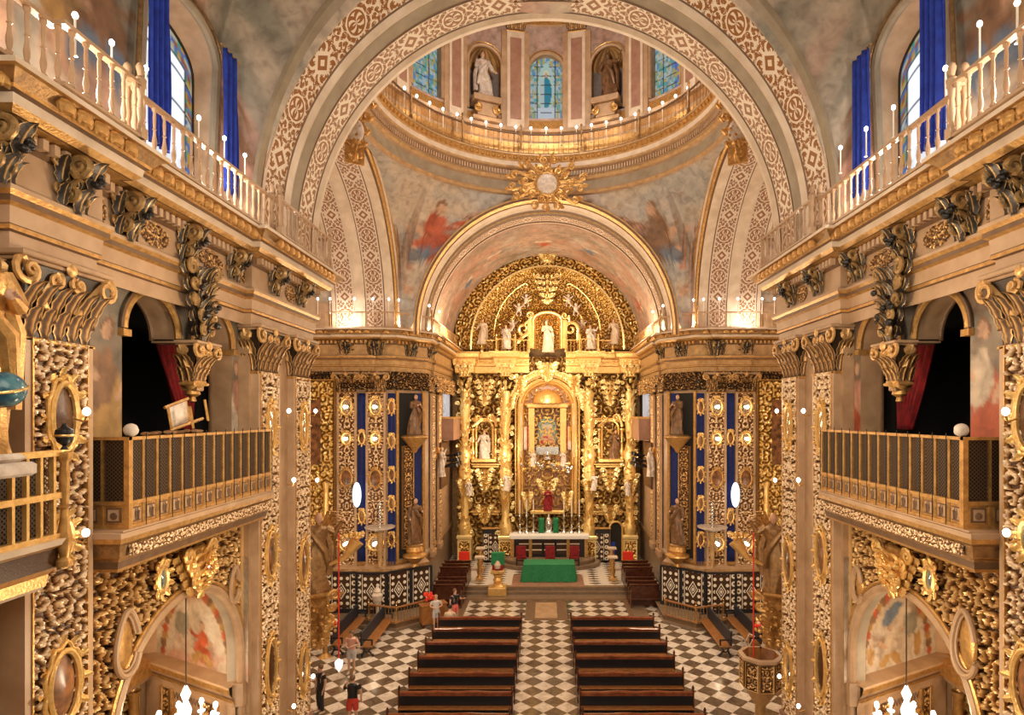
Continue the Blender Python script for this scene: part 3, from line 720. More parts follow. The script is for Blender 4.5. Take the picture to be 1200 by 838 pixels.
for sx, side in SIDES:
    b = MB(sx); yc, hw, zs = win
    pr = [(yc+hw, .9)]+[(yc+hw*math.cos(a), zs+.62*hw*math.sin(a)) for a in np.linspace(0, PI, 24)]+[(yc-hw, .9)]
    def inner(q): return (8.32, 12.72+(q[0]-yc)*1.04, CH+4.2+q[1]*.98)
    xo = lambda q: 7.86 if q[1] < 3 else max(6.6, 7.86*(1-max(0, (q[1])/8.4)**3.6)**(1/3.6))
    b.grid([[(xo(q), q[0], CH+4.2+q[1]) for q in pr], [inner(q) for q in pr]], 0, flip=True)
    b.tube([(xo(q)-.04, q[0], CH+4.2+q[1]) for q in pr], .10, 8, 1); b.tube([(xo(q)-.10, yc+(q[0]-yc)*1.1, CH+4.2+q[1]*1.03) for q in pr], .04, 6, 2)
    gm = MB(sx); Pg = []; Cg = []
    nu, nv = 44, 60
    U = np.linspace(-1, 1, nu); V = np.linspace(0, 1, nv); hw2 = hw*1.12; H = []
    for v_ in V:
        row = []; cr = []
        for u_ in U:
            q = (yc+hw*u_, .9+(zs-.9+.62*hw*math.sqrt(max(0, 1-u_*u_)))*v_); row.append((8.31, 12.72+(q[0]-yc)*1.04, CH+4.2+q[1]*.98))
            edge = min(1-abs(u_), (1-v_)*1.6, v_+1)
            k = ((u_*5.5+.5) % 1 < .09) or ((v_*9) % 1 < .05)
            if edge < .24:
                h = float(hash2(np.array(math.floor(u_*11)), np.array(math.floor(v_*26)), 4)); c = ((.06, .25, .75), (.8, .45, .05), (.05, .5, .35), (.85, .85, .8), (.15, .3, .6), (.75, .7, .45), (.5, .12, .05))[int(h*6.99)]
                c = tuple(q2*.75 for q2 in c); c = (.02, .02, .02) if k or .20 < edge < .235 else c
            else: c = (.05, .05, .06) if k else ((1.6, 1.75, 1.9) if hash2(np.array(math.floor(u_*9)), np.array(math.floor(v_*14)), 2) > .25 else (1.25, 1.3, 1.45))
            cr.append(c)
        Pg.append(row); Cg.append(cr)
    gm.grid(Pg, 0, col=Cg, flip=True)
    wo = b.build('window_1' if sx < 0 else 'window_2', [M['cream2'], M['greystone'], M['gold_dk']]); structure(wo, 'tall arched stained glass window beside blue curtains in the %s vault' % side, 'window')
    gm.build('stained_glass', M['stained'], wo, smooth=False)
    fr = MB(sx); fr.tube([inner(q) for q in pr], .05, 6); fr.build('window_frame', M['iron'], wo)
# the great arch between nave and crossing
def ring_pts(Y, rx, rz, zc=4.65, zb=4.0, n=72):
    L = [(rx, Y, CH+z) for z in np.linspace(zb, zc, 4)[:-1]]
    L += [(rx*math.cos(a), Y, CH+zc+rz*math.sin(a)) for a in np.linspace(0, PI, n)]
    return L+[(-rx, Y, CH+z) for z in np.linspace(zc, zb, 4)[1:]]
def ring_loft(mb, rings, mats, zc=4.65, zb=4.0, n=72, swap=None):
    Ls = [ring_pts(Y, rx, rz, zc, zb, n) for Y, rx, rz in rings]
    if swap: Ls = [[swap(p) for p in L] for L in Ls]
    for i in range(len(Ls)-1):
        A, B = np.array(Ls[i]), np.array(Ls[i+1]); arc = np.concatenate([[0], np.cumsum(np.linalg.norm(np.diff((A+B)/2, axis=0), axis=1))]); w = float(np.mean(np.linalg.norm(A-B, axis=1))); arc = arc-arc[-1]/2
        uv = [[(u, -w/2) for u in arc], [(u, w/2) for u in arc]]
        mb.grid([A, B], mats[i], uv=uv)
b = MB()
GA = [(14.15, 7.0, 7.75), (14.15, 6.92, 7.5), (14.3, 6.87, 7.25), (14.33, 6.85, 7.2), (14.4, 6.82, 7.12), (15.08, 6.70, 6.76), (15.10, 6.66, 6.72), (15.22, 6.56, 6.60), (15.34, 6.60, 6.66), (15.36, 6.64, 6.70), (15.80, 6.60, 6.64), (15.84, 6.58, 6.6), (16.62, 6.56, 6.56), (16.64, 6.53, 6.53), (16.78, 6.46, 6.46), (16.9, 6.46, 6.46), (16.92, 6.6, 6.6), (17.0, 6.7, 6.7), (17.05, 7.6, 7.6)]
ring_loft(b, GA, [2, 2, 1, 0, 3, 1, 0, 0, 1, 2, 1, 3, 1, 0, 0, 1, 0, 2])
structure(b.build('trim_6', [M['white'], M['brown'], M['greystone'], M['band']]), 'great round arch painted with brown and white arabesques across the nave', 'arch')
# transept arches left and right
for sx, side in SIDES:
    b = MB(); sw = lambda p, sx=sx: (sx*p[1], 23.45+p[0]*sx*-1, p[2])
    TA = [(7.35, 7.05, 7.15), (7.42, 6.95, 7.0), (7.5, 6.9, 6.95), (7.52, 6.75, 6.8), (7.6, 6.7, 6.74), (7.62, 6.5, 6.5), (8.05, 6.45, 6.45), (8.07, 6.5, 6.5), (8.12, 6.5, 6.5), (9.02, 6.5, 6.5), (9.04, 6.44, 6.44), (9.6, 6.44, 6.44), (9.62, 6.5, 6.5), (10.5, 6.5, 6.5), (10.52, 6.43, 6.43), (10.7, 6.43, 6.43), (10.72, 6.7, 6.7)]
    ring_loft(b, TA, [2, 0, 2, 2, 1, 0, 2, 1, 4, 1, 0, 1, 4, 1, 0, 2], swap=sw)
    structure(b.build('trim_7' if sx < 0 else 'trim_8', [M['white'], M['brown'], M['gold'], M['greystone'], M['band2']]), 'arabesque painted arch opening into the %s transept' % side, 'arch')
    b = MB(); L = []; C = []
    for Xv in np.linspace(10.7, 13.4, 14):
        pts = ring_pts(Xv, 6.7, 6.7, n=60); L.append([(sx*p[1], 23.45-sx*p[0], p[2]) for p in pts])
    L = np.array(L); U, V = np.meshgrid(np.arange(L.shape[1])*.35, np.arange(14)*.2); b.grid(L, 0, col=canvas(U, V, 'wh', 'cl', 'rose', 9, .8)*.9)
    b.box(min(sx*13.3, sx*13.5), max(sx*13.3, sx*13.5), 16.5, 31, 0, CH+11.8, 1)
    structure(b.build('wall_%s_transept' % side, [M['painted'], M['cream2']]), 'painted vault and end wall of the %s transept' % side, 'wall')
# chancel arch and barrel
b = MB()
CA = [(29.95, 7.0, 7.0), (29.95, 6.66, 6.70), (30.0, 6.6, 6.64), (30.02, 6.5, 6.54), (30.3, 6.44, 6.48), (30.34, 6.40, 6.44), (30.7, 6.38, 6.4), (30.9, 6.30, 6.32), (31.2, 6.30, 6.30), (31.22, 6.22, 6.22), (31.6, 6.22, 6.22), (31.62, 6.27, 6.27), (32.6, 6.27, 6.27), (32.62, 6.2, 6.2), (32.75, 6.2, 6.2), (32.77, 6.27, 6.27)]
ring_loft(b, CA[1:], [5, 1, 2, 1, 0, 0, 1, 5, 1, 2, 4, 1, 0, 2], zc=4.25)
structure(b.build('trim_9', [M['white'], M['brown'], M['gold'], M['greystone'], M['band2'], M['ochre']]), 'moulded round arch opening into the chancel', 'arch')
b = MB(); ys = np.linspace(32.7, 40.6, 40); L = np.array([ring_pts(y, 6.27, 6.27, 4.25, n=120) for y in ys]); U, V = np.meshgrid(np.arange(L.shape[1])*.165, ys)
col = canvas(U, V, 'brn', 'rose', 'sky', 14, .9)*.5+canvas(U, V, 'gr', 'cl', 'rose', 15, .8)*.5
for i, (uu, vv) in enumerate(((5, 37), (7.5, 36), (10.5, 36.4), (13.6, 36.2), (16, 37), (3, 36.5), (18.5, 36.4))): col = figure(col, U, V, uu, vv, 1.6, ('rose', 'blue', 'red')[i % 3], 'wh', 1 if i % 2 else -1, i, 0)
b.grid(L, 0, col=col)
structure(b.build('ceiling_chancel', M['painted']), 'clouded fresco on the barrel vault over the gilded altarpiece', 'vault')
# crossing walls: far piers, chamfers, chancel sides
for sx, side in SIDES:
    b = MB(sx); Pw = [(13.3, 30.05), (7.65, 30.05), (6.45, 31.5), (6.45, 41.0)]
    b.sweep(Pw, [(0, -CH), (0, -7.6), (.12, -7.55), (.12, -7.4), (.02, -7.3), (.02, 2.15)], [1, 1, 2, 1, 0])
    b.sweep(Pw, [(0, 4.2), (0, 5.6)], [0]); 
    structure(b.build('wall_%s_crossing' % side, [M['cream2'], M['stepst'], M['gold']]), '%s far pier of the crossing running into the chancel wall' % side, 'wall')
b = MB(); b.box(-6.6, 6.6, 40.9, 41.1, 0, CH+11, 0); structure(b.build('wall_back', M['gold_dk']), 'end wall behind the gilded altarpiece', 'wall')
for sx, side in SIDES:
    b = MB(sx)
    for i in range(len(EX)-1):
        p, q = np.array(EX[i], float), np.array(EX[i+1], float); L_ = float(np.linalg.norm(q-p))
        if L_ < .5: continue
        d_ = (q-p)/L_; n_ = np.array([-d_[1], d_[0]]); c_ = (p+q)/2+n_*.06
        relief(b, (c_[0], c_[1], CH+1.2), (d_[0], d_[1], 0), (0, 0, 1), (n_[0], n_[1], 0), L_+.1, .92, .045, .28, .16, 90+i, border=0)
    structure(b.build('trim_17' if sx < 0 else 'trim_18', M['orn_dk']), 'band of dark gilt carving under the %s crossing entablature' % side, 'carved band')
# dome ring, pendentives, drum
DC = (0, 23.45); RR = 6.95
b = MB(); ring = [(DC[0]+(RR+.35)*math.cos(a), DC[1]+(RR+.35)*math.sin(a)) for a in np.linspace(0, 2*PI, 97)[:-1]]
DR = [(.0, 11.15), (.12, 11.2), (.14, 11.32), (.05, 11.42), (.05, 11.85), (.15, 11.92), (.22, 12.02), (.22, 12.08), (.26, 12.10), (.26, 12.34), (.42, 12.42), (.46, 12.5), (.46, 12.72), (.50, 12.78), (.56, 13.0), (.60, 13.02), (.60, 13.10), (-.6, 13.12)]
b.sweep(ring, DR, [0, 1, 0, 2, 0, 1, 1, 0, 2, 0, 1, 3, 1, 4, 1, 1, 3], closed=True)
for k in range(300):
    a = 2*PI*k/300; r = RR+.35-.26; b.obox((DC[0]+(r-.05)*math.cos(a), DC[1]+(r-.05)*math.sin(a)), (-math.sin(a), math.cos(a)), (math.cos(a), math.sin(a)), .042, .05, CH+12.12, CH+12.32, 5)
for k in range(150):
    a = 2*PI*k/150; r = RR+.35-.55; b.ell((DC[0]+r*math.cos(a), DC[1]+r*math.sin(a), CH+12.9), (.10, .10, .09), 6, 4, 4)
structure(b.build('trim_10', [M['cream2'], M['ochre'], M['greystone'], M['white'], M['gold'], M['cream']]), 'round moulded cornice with dentils carrying the dome gallery', 'cornice')
b = MB(); HX, HY = 7.45, 6.6
def pend(phi, t):
    c, s = math.cos(phi), math.sin(phi); T = np.array([(RR+.33)*c, (RR+.33)*s, 11.2]); k = min(HX/max(abs(c), 1e-6), HY/max(abs(s), 1e-6)); px, py = k*c, k*s
    if HX/max(abs(c), 1e-6) < HY/max(abs(s), 1e-6): o = abs(py); z = 4.65+math.sqrt(max(0, 6.98**2-o*o))
    else: o = abs(px); z = (4.25+math.sqrt(max(0, 6.62**2-o*o))) if s > 0 else 4.65+math.sqrt(max(0, 7.3**2-o*o))
    Bt = np.array([px, py, min(z, 11.15)]); q = Bt*(1-t)+T*t; bl = .55*math.sin(PI*t)*min(1, max(0, 11.15-z)/5); q[0] += c*bl; q[1] += s*bl
    return (DC[0]+q[0], DC[1]+q[1], CH+q[2])
ph = np.linspace(0, 2*PI, 361); tt = np.linspace(0, 1, 50); L = np.array([[pend(p_, t) for t in tt] for p_ in ph])
U = np.degrees(np.repeat(ph[:, None], 50, 1)); Zc = L[..., 2]-CH
col = canvas(U*.12, Zc, 'cl', 'sky', 'rose', 6, .55)
for cc, mr, rb in ((132, 1, 'red'), (48, -1, 'brn'), (228, 1, 'blue'), (312, -1, 'red')):
    X = (cc-U)*.13
    col = figure(col, X, Zc, 0.1*mr, 7.7, 3.4, rb, 'blue', mr, cc, 0); col = figure(col, X, Zc, -1.35*mr, 7.3, 2.2, 'brn', 'rose', -mr, cc+1, 0)
    col = figure(col, X, Zc, 1.5*mr, 8.4, 1.9, 'rose', 'rose', -mr, cc+2, 0); col = figure(col, X, Zc, .4*mr, 6.8, 1.7, 'rose', 'wh', mr, cc+3, 2); col = figure(col, X, Zc, -.7*mr, 6.2, 1.2, 'rose', 'wh', -mr, cc+4, 2)
    col = figure(col, X, Zc, 0, 4.8, 1.1, 'rose', 'wh', mr, cc+5, 2)
b.grid(L, 0, col=col)
structure(b.build('ceiling_pendentives', M['painted']), 'four frescoed pendentives between the arches and the dome ring', 'fresco')
# drum wall: inner stone wall with real window and niche openings built bay by bay
b = MB(); RD = 7.75; Z0, Z1 = 13.0, 22.5
def dp(phi, z, r=RD): return (DC[0]+r*math.sin(phi), DC[1]+r*math.cos(phi), CH+z)
step = math.radians(24); bays = [(k*step, 'window' if k % 2 == 0 else 'niche') for k in range(-3, 4)]
WW, WS, WB = .92, 17.9, 15.45   # half width, spring, sill
pa = np.linspace(-PI, PI, 721)[:-1]; pz = np.linspace(14.2, Z1, 130)
PHI, ZZ = np.meshgrid(pa, pz); L = np.stack([DC[0]+RD*np.sin(PHI), DC[1]+RD*np.cos(PHI), CH+ZZ], 2)
pc = PHI[:-1, :]+PI/720; zc = (ZZ[:-1, :]+ZZ[1:, :])/2; hole = np.zeros(pc.shape, bool)
for ph0, kd in bays:
    d = (pc-ph0)*RD; hole |= ((np.abs(d) < WW) & (zc > WB) & (zc < WS)) | ((d**2+(zc-WS)**2 < WW**2) & (zc >= WS))
n1 = fbm(PHI*14, ZZ*1.5, 5, 4)[..., None]; colr = np.array([.42, .24, .17])*(1-n1)+np.array([.70, .58, .55])*n1
b.grid(L, 0, col=colr, closed=True, mask=~hole, flip=True)
ringd = [(DC[0]+RD*math.cos(a), DC[1]+RD*math.sin(a)) for a in np.linspace(0, 2*PI, 121)[:-1]]
b.sweep(ringd, [(-.2, 13.05), (0.0, 13.1), (.03, 14.1), (.06, 14.2), (.08, 14.55), (.25, 14.6), (.30, 14.75), (.1, 14.8), (0, 15.3)], [1, 1, 2, 4, 3, 3, 1, 1], closed=True)
b.sweep(ringd, [(0, 20.2), (.1, 20.25), (.1, 20.6), (.35, 20.8), (.5, 21), (0, 21.1)], [3, 1, 1, 3, 1], closed=True)
for ph0, kd in bays:
    pr = [(WW, WB)]+[(WW*math.cos(a), WS+WW*math.sin(a)) for a in np.linspace(0, PI, 20)]+[(-WW, WB)]
    b.tube([dp(ph0+q[0]/RD, q[1], RD-.05) for q in pr], .09, 6, 3); b.tube([dp(ph0+q[0]*1.16/RD, q[1] if q[1] <= WS else WS+(q[1]-WS)*1.16, RD-.04) for q in pr], .035, 6, 1)
    dep = .45 if kd == 'window' else .05
    b.grid([[dp(ph0+q[0]/RD, q[1], RD) for q in pr], [dp(ph0+q[0]/RD, q[1], RD+dep) for q in pr]], 3, flip=True)
    if kd == 'niche':   # concave shell niche
        G = []; C = []
        for zv in np.linspace(WB, WS+WW, 30):
            hw = WW if zv < WS else math.sqrt(max(1e-4, WW**2-(zv-WS)**2)); row = []; cr = []
            for a in np.linspace(-1, 1, 25):
                row.append(dp(ph0+hw*math.sin(a*PI/2)/RD, zv, RD+.03+.75*hw/WW*math.cos(a*PI/2)*(1 if zv < WS else .9)))
                fl = .5+.5*math.sin(a*26) if zv > WS-.1 else .5
                cr.append(((.62, .36, .12) if fl > .5 else (.22, .12, .05)) if zv > WS-.1 else (.30, .26, .26))
            G.append(row); C.append(cr)
        b.grid(G, 0, col=C, flip=True)
structure(b.build('wall_drum', [M['painted'], M['gold'], M['cream'], M['cream2'], M['orn_wall']]), 'round drum wall of the dome with arched windows and statue niches', 'wall')
b = MB(); L = [[(DC[0]+RD*1.0*math.cos(e)*math.cos(a), DC[1]+RD*math.cos(e)*math.sin(a), CH+22.4+RD*math.sin(e)) for a in np.linspace(0, 2*PI, 61)[:-1]] for e in np.linspace(0, PI/2-.01, 16)]
b.grid(L, 0, closed=True, flip=True); structure(b.build('ceiling_dome', M['cream']), 'plain shell of the dome above the drum', 'dome')
for wi, k in enumerate((-2, 0, 2)):
    ph0 = k*step; G = []; C = []
    for j, v_ in enumerate(np.linspace(0, 1, 70)):
        row = []; cr = []
        for u_ in np.linspace(-1, 1, 40):
            zt = WS+WW*math.sqrt(max(0, 1-u_*u_)); z = WB+(zt-WB)*v_; row.append(dp(ph0+u_*WW/RD, z, RD+.42))
            yv = (z-WB)/(WS+WW-WB); lead = abs((u_*2+.5) % 1-.5) < .05 or (yv*7) % 1 < .07
            h = float(hash2(np.array(math.floor(u_*9)), np.array(math.floor(yv*22)), 4+wi)); c = ((.10, .30, .55), (.55, .42, .12), (.10, .42, .38), (.55, .60, .55), (.30, .42, .30), (.40, .55, .62))[int(h*5.99)]
            if k == 0:
                if u_**2/.45**2+(yv-.52)**2/.40**2 < 1: c = (.50, .68, .62)
                if u_**2/.17**2+(yv-.72)**2/.09**2 < 1: c = (.85, .75, .45)
                if u_**2/.10**2+(yv-.72)**2/.05**2 < 1: c = (.6, .4, .3)
                if u_**2/(.30)**2+(yv-.46)**2/.24**2 < 1 and not lead: c = (.0, .26, .38) if u_ > -.08 else (.55, .62, .60)
                if yv < .22 and abs(u_) < .55: c = (.62, .70, .78)
            if k == -2 and u_ < 0: c = (.02, .45, .50) if yv > .5 else c
            if k == 2 and u_ > .2: c = (.10, .14, .6) if h > .5 else c
            cr.append((.015, .015, .015) if lead else c)
        G.append(row); C.append(cr)
    g = MB(); g.grid(G, 0, col=C, flip=True); o = g.build('window_%d' % (wi+3), M['stained'], smooth=False)
    structure(o, ('teal and blue stained glass window left of the drum', 'stained glass window of a blue robed figure in the middle of the drum', 'blue and gold stained glass window right of the drum')[wi], 'window')
# chapel interiors behind the lower arches
for sx, side in SIDES:
    b = MB(sx)
    A0, A1_ = np.array([7.55, 14.35]), np.array([10.4, 15.85]); dd = (A1_-A0)/np.linalg.norm(A1_-A0); nn = np.array([dd[1], -dd[0]]); nn = nn if nn[1] < 0 else -nn
    Wd = float(np.linalg.norm(A1_-A0))
    # tympanum, painted
    u = np.linspace(-.6, Wd, 60); v = np.linspace(-6.35, -3.4, 60); V, U = np.meshgrid(v, u, indexing='ij')
    col = canvas(U, V, 'wh', 'cl', 'rose' if sx < 0 else 'brn', 30+sx, 1.6)
    col = figure(col, U, V, 1.15, -6.2, 1.25, 'red' if sx < 0 else 'cl', 'ochre', 1, 4, 0); col = blob(col, U, V, 2.0, -5.35, .35, .35, 'gr', 0, 4)
    if sx > 0: col = blob(col, U, V, 2.3, -5.9, .18, .35, 'ochre'); col = blob(col, U, V, .4, -5.9, .12, .3, 'ochre'); col = blob(col, U, V, 1.2, -5.0, .5, .2, 'blue', .5)
    for i in range(26):
        a = i/25*PI; col = blob(col, U, V, 1.45+1.35*math.cos(a), -6.2+1.7*math.sin(a), .13, .13, ('red', 'brn', 'ochre')[i % 3], 0, i)
    b.grid(np.stack([A0[0]+dd[0]*U, A0[1]+dd[1]*U, CH+V], 2), 0, col=col, mask=None, flip=True)
    w0 = MB()
    path = [tuple(A1_+nn*.35), tuple(A0+nn*.0+nn*.35)]
    b.sweep([tuple(A1_), tuple(A0-dd*.42)], [(.20, -6.9), (.22, -6.8), (.24, -6.72), (.25, -6.66), (.33, -6.55), (.36, -6.42), (.36, -6.36), (0, -6.3)], [1, 2, 3, 1, 2, 1, 1])
    b.sweep([tuple(A1_), tuple(A0-dd*.42)], [(.2, -CH), (.2, -6.88)], [6])
    for u0, u1, mt in ((.18, .36, 2), (.42, .72, 5), (.78, .86, 2), (2.0, 2.06, 2), (2.1, 2.4, 5), (2.45, 2.5, 2)):
        c = A0+dd*((u0+u1)/2)+nn*.24
        if mt == 5: relief(b, (c[0], c[1], 0), tuple(dd)+(0,), (0, 0, 1), tuple(nn)+(0,), u1-u0, CH-6.95, .03, .2, .04, 4, border=.03, mat=5)
        else: b.obox(c, dd, nn, (u1-u0)/2, .03, 0, CH-6.95, mt)
    for k in range(9):   # scalloped lambrequin
        c = A0+dd*(.95+.12*k)+nn*.23; b.tube([(c[0]-dd[0]*.06, c[1]-dd[1]*.06, CH-7.0), (c[0], c[1], CH-7.16), (c[0]+dd[0]*.06, c[1]+dd[1]*.06, CH-7.0)], .012, 5, 3)
    # gilded far side of the chapel
    relief(b, (10.9, 12.5, 0), (0, 1, 0), (0, 0, 1), (-1, 0, 0), 6.6, CH-3.3, .06, .55, .16, 8, border=.05, mat=7)
    b.box(10.2, 10.9, 10, 15.9, CH-6.75, CH-6.35, 2); b.box(10.4, 10.9, 10.2, 15.7, CH-6.95, CH-6.75, 1)
    for yy in (13.2, 14.3, 15.3): b.lathe([(.16, 0), (.14, .4), (.11, .5), (.15, .8), (.10, 1.9), (.16, 2.1)], (10.55, yy, CH-9.2), 10, 2)
    b.box(7.4, 11, 9.3, 9.4, 0, CH-3, 6); b.box(10.3, 11, 15.8, 15.95, 0, CH-3, 6)
    # chapel vault
    L = [[(a, 12.0+4.4*math.cos(t), CH-5.9+3.4*math.sin(t)) for t in np.linspace(0, PI, 30)] for a in np.linspace(7.55, 11, 8)]
    U, V = np.meshgrid(np.arange(30)*.3, np.arange(8)*.45); b.grid(L, 0, col=canvas(U, V, 'wh', 'cl', 'rose', 17, 1.8))
    structure(b.build('wall_%s_chapel' % side, [M['painted'], M['cream'], M['gold'], M['brown'], M['gold_dk'], M['orn_wall'], M['cream'], M['orn_ret']]), 'painted and gilded interior of the %s side chapel' % side, 'chapel')
# ============================================================ NAVE THINGS
def S(sx, a, Y, z): return (sx*a, Y, z)
def RZ(sx): return -sx*PI/2
def pilaster(label, sx, a, Y, w, seed, ov, group='carved pilasters of the nave'):
    t = thing('pilaster', label, 'pilaster', S(sx, a, Y, 0), RZ(sx), group)
    b = MB(); h = CH+1.02
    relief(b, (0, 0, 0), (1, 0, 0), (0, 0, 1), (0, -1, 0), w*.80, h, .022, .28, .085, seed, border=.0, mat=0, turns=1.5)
    for s in (-1, 1): b.bevbox(s*w*.45-w*.05, s*w*.45+w*.05, -.05, .35, 0, h, .015, 1)
    b.box(-w/2+.02, w/2-.02, .02, .38, 0, h, 1)
    for s in (-1, 1): b.box(s*w*.405-.012, s*w*.405+.012, -.07, 0, 0, h, 2)
    b.build('shaft', [M['orn_pil'], M['cream'], M['gold']], t)
    b = MB(); b.bevbox(-w/2-.1, w/2+.1, -.15, .4, 0, 1.2, .04); b.bevbox(-w/2-.05, w/2+.05, -.1, .4, 1.2, 1.4, .04); b.build('base', M['redstone'], t)
    capital('capital', t, w, 1.10, .36, (0, 0, CH+1.03))
    for kind, z, rx, rz_ in ov:
        f = MB(); oval(f, (0, -.10, z), rx, rz_, .045, 0, lobes=0); oval(f, (0, -.09, z), rx*1.22, rz_*1.18, .03, 0, 40, 9)
        for i in range(12):
            q = 2*PI*i/12; leaf(f, Tm(rx*1.12*math.cos(q), -.06, z+rz_*1.12*math.sin(q), 0, ry=PI/2-q), .18+.1*rx, .13, .06)
        f.hascol = False
        fo = f.build('medallion_frame', M['gold_br'], t)
        g = MB(); g.lathe([(.001, .12), (.6, .10), (1, .05)], (0, 0, z), 24, 0, rx, rz_, axis='y'); g.build('medallion_picture' if kind == 'paint_dk' else 'medallion_glass', M[kind], fo)
    return t
for sx, side in SIDES:
    pilaster('wide carved pilaster nearest the camera on the %s wall, with an oval painting' % side, sx, 6.9, 8.44, 1.18, 3+sx, [('orn_pil', CH-.05, .22, .48), ('bluegl', CH-1.75, .13, .24), ('paint_dk', CH-3.85, .26, .50)])
    pilaster('first of the paired pilasters after the lattice balcony on the %s wall' % side, sx, 6.92, 14.85, 1.15, 8+sx, [('mirror', CH-.35, .22, .55), ('paint_dk', CH-3.5, .26, .55), ('orn_pil', CH-6.3, .25, .7)])
    pilaster('second of the paired pilasters, at the %s corner of the crossing' % side, sx, 6.92, 16.85, 1.15, 11+sx, [('mirror', CH-.35, .22, .55), ('paint_dk', CH-4.2, .26, .6), ('mirror', CH-7.2, .24, .6)])
# frieze brackets
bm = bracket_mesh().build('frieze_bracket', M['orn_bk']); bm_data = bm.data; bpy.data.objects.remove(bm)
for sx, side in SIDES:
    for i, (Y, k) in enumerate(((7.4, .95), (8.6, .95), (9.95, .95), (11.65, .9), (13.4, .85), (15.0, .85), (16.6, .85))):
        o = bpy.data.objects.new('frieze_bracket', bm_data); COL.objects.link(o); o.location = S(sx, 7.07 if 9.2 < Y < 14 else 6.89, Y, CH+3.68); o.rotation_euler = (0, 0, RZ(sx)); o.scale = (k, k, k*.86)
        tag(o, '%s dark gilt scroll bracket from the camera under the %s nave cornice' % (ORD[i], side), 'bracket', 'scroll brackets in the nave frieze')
    o = keystone_mesh(1.25, 1.6, 4).build('hanging_acanthus_ornament', M['orn_bk']); o.location = S(sx, 6.98, 11.95, CH+2.98); o.rotation_euler = (0, 0, RZ(sx))
    tag(o, 'dark gilt acanthus cluster hanging between the two %s arched openings' % side, 'ornament', 'acanthus clusters')
    t = thing('corbel_capital', 'pendant gilt corbel capital below the %s acanthus cluster' % side, 'corbel', S(sx, 7.22, 11.95, CH+.35), RZ(sx), 'pendant corbel capitals')
    c = capital('capital', t, .42, .8, .25, (0, -.28, .28)); b = MB(); b.lathe([(.01, -.12), (.07, -.1), (.05, -.02), (.14, .04), (.12, .12), (.22, .22), (.24, .30)], (0, -.15, 0), 12); b.build('finial', M['gold'], t)
    b = MB(); b.bevbox(-.12, .12, -.3, 0, .1, 1.05); b.build('block', M['gold_dk'], t)
for sx, side in SIDES:
    for i, (a, Y, rz) in enumerate(((9.95, 29.95, 0), (8.5, 29.8, 0), (7.0, 30.75, -sx*.87), (6.3, 32.2, RZ(sx)))):
        o = bpy.data.objects.new('frieze_bracket', bm_data); COL.objects.link(o); o.location = (sx*a, Y, CH+3.66); o.rotation_euler = (0, 0, rz); o.scale = (1.25, .8, .78)
        tag(o, '%s dark scroll bracket from the outside on the %s crossing pier' % (ORD[i].replace('nearest', 'first'), side), 'bracket', 'scroll brackets over the far piers')
# gallery balustrades
for sx, side in SIDES:
    P = [(sx*a, y) for a, y in ((6.42, 4.6), (6.42, 7.75), (6.25, 7.75), (6.25, 9.2), (6.45, 9.2), (6.45, 14.05))]
    railing('gallery_balustrade', 'turned balustrade of the %s gallery beside the blue curtains' % side, P, CH+4.24, .86, .25, [3, 4, 5], 'cream', 'cream', .038, .055, group='nave gallery balustrades')
    P = [(sx*a, y) for a, y in ((6.45, 14.1), (6.28, 14.1), (6.28, 17.35), (12.8, 17.35))]
    railing('gallery_balustrade', 'balustrade turning the %s corner from nave to transept' % side, P, CH+4.24, .86, .26, [1, 2], 'cream', 'cream', .036, .055, group='nave gallery balustrades')
    P = [(sx*a, y) for a, y in ((12.8, 29.4), (7.4, 29.4), (5.95, 31.1), (5.8, 39.0))]
    railing('crossing_balustrade', 'thin balustrade over the %s far pier and along the chancel' % side, P, CH+4.24, .80, .26, [1, 2], 'gold', 'cream', .024, .035, group='crossing balustrades', plain=True)
ring = [(DC[0]+(RR-.18)*math.cos(a), DC[1]+(RR-.18)*math.sin(a)) for a in np.linspace(-.65, PI+.65, 60)]
railing('dome_balustrade', 'slender dark balustrade circling the foot of the dome', ring, CH+13.1, 1.05, .29, list(range(2, 59, 6)), 'gold_dk', 'brown', .022, .035, plain=True, post_h=1.45)
# candles standing on the rails
def candle_lamp():
    t = thing('candle_lamp', 'x', 'lamp'); b = MB(); b.lathe([(.035, 0), (.014, .03), (.014, .5), (.02, .52)], seg=8); b.build('stem', M['candle'], t)
    g = MB(); g.ell((0, 0, .57), (.038, .038, .05), 10, 7); g.build('bulb', M['bulbw'], t); return t
CL = candle_lamp(); used = [False]
for sx, side in SIDES:
    for i, (px, py) in enumerate(((1192, 18), (1149, 50), (1109, 80), (1047, 138), (1017, 162), (993, 182)) if sx < 0 else ((1192, 3), (1148, 28), (1108, 80), (1047, 126), (1015, 151), (985, 173))):
        a = 6.55; Y = a*700/(px-640); z = CH+(485-py)*Y/700-.57
        put(CL, used, S(sx, a, Y, z), 0, '%s lit candle from the camera behind the %s gallery rail' % (ORD[i], side), 'candles along the nave galleries')
for sx, side in SIDES:
    for i, (a, Y) in enumerate(((11.2, 29.3), (10.6, 29.3), (9.4, 29.3), (8.5, 29.3), (7.75, 29.4), (7.3, 29.6), (6.7, 30.3), (6.1, 31.2), (5.9, 33))):
        put(CL, used, S(sx, a, Y, CH+4.9), 0, '%s candle counted inward over the %s far pier of the crossing' % (ORD[i].replace('nearest', 'outermost'), side), 'candles over the crossing piers', 1.3)
n = 21
for i in range(n):
    ph0 = math.radians(-62+124*i/(n-1)); put(CL, used, (DC[0]+(RD-.55)*math.sin(ph0), DC[1]+(RD-.55)*math.cos(ph0), CH+13.75), 0, 'lit candle number %d from the left on the dome gallery' % (i+1), 'ring of candles at the foot of the dome', 1.55)
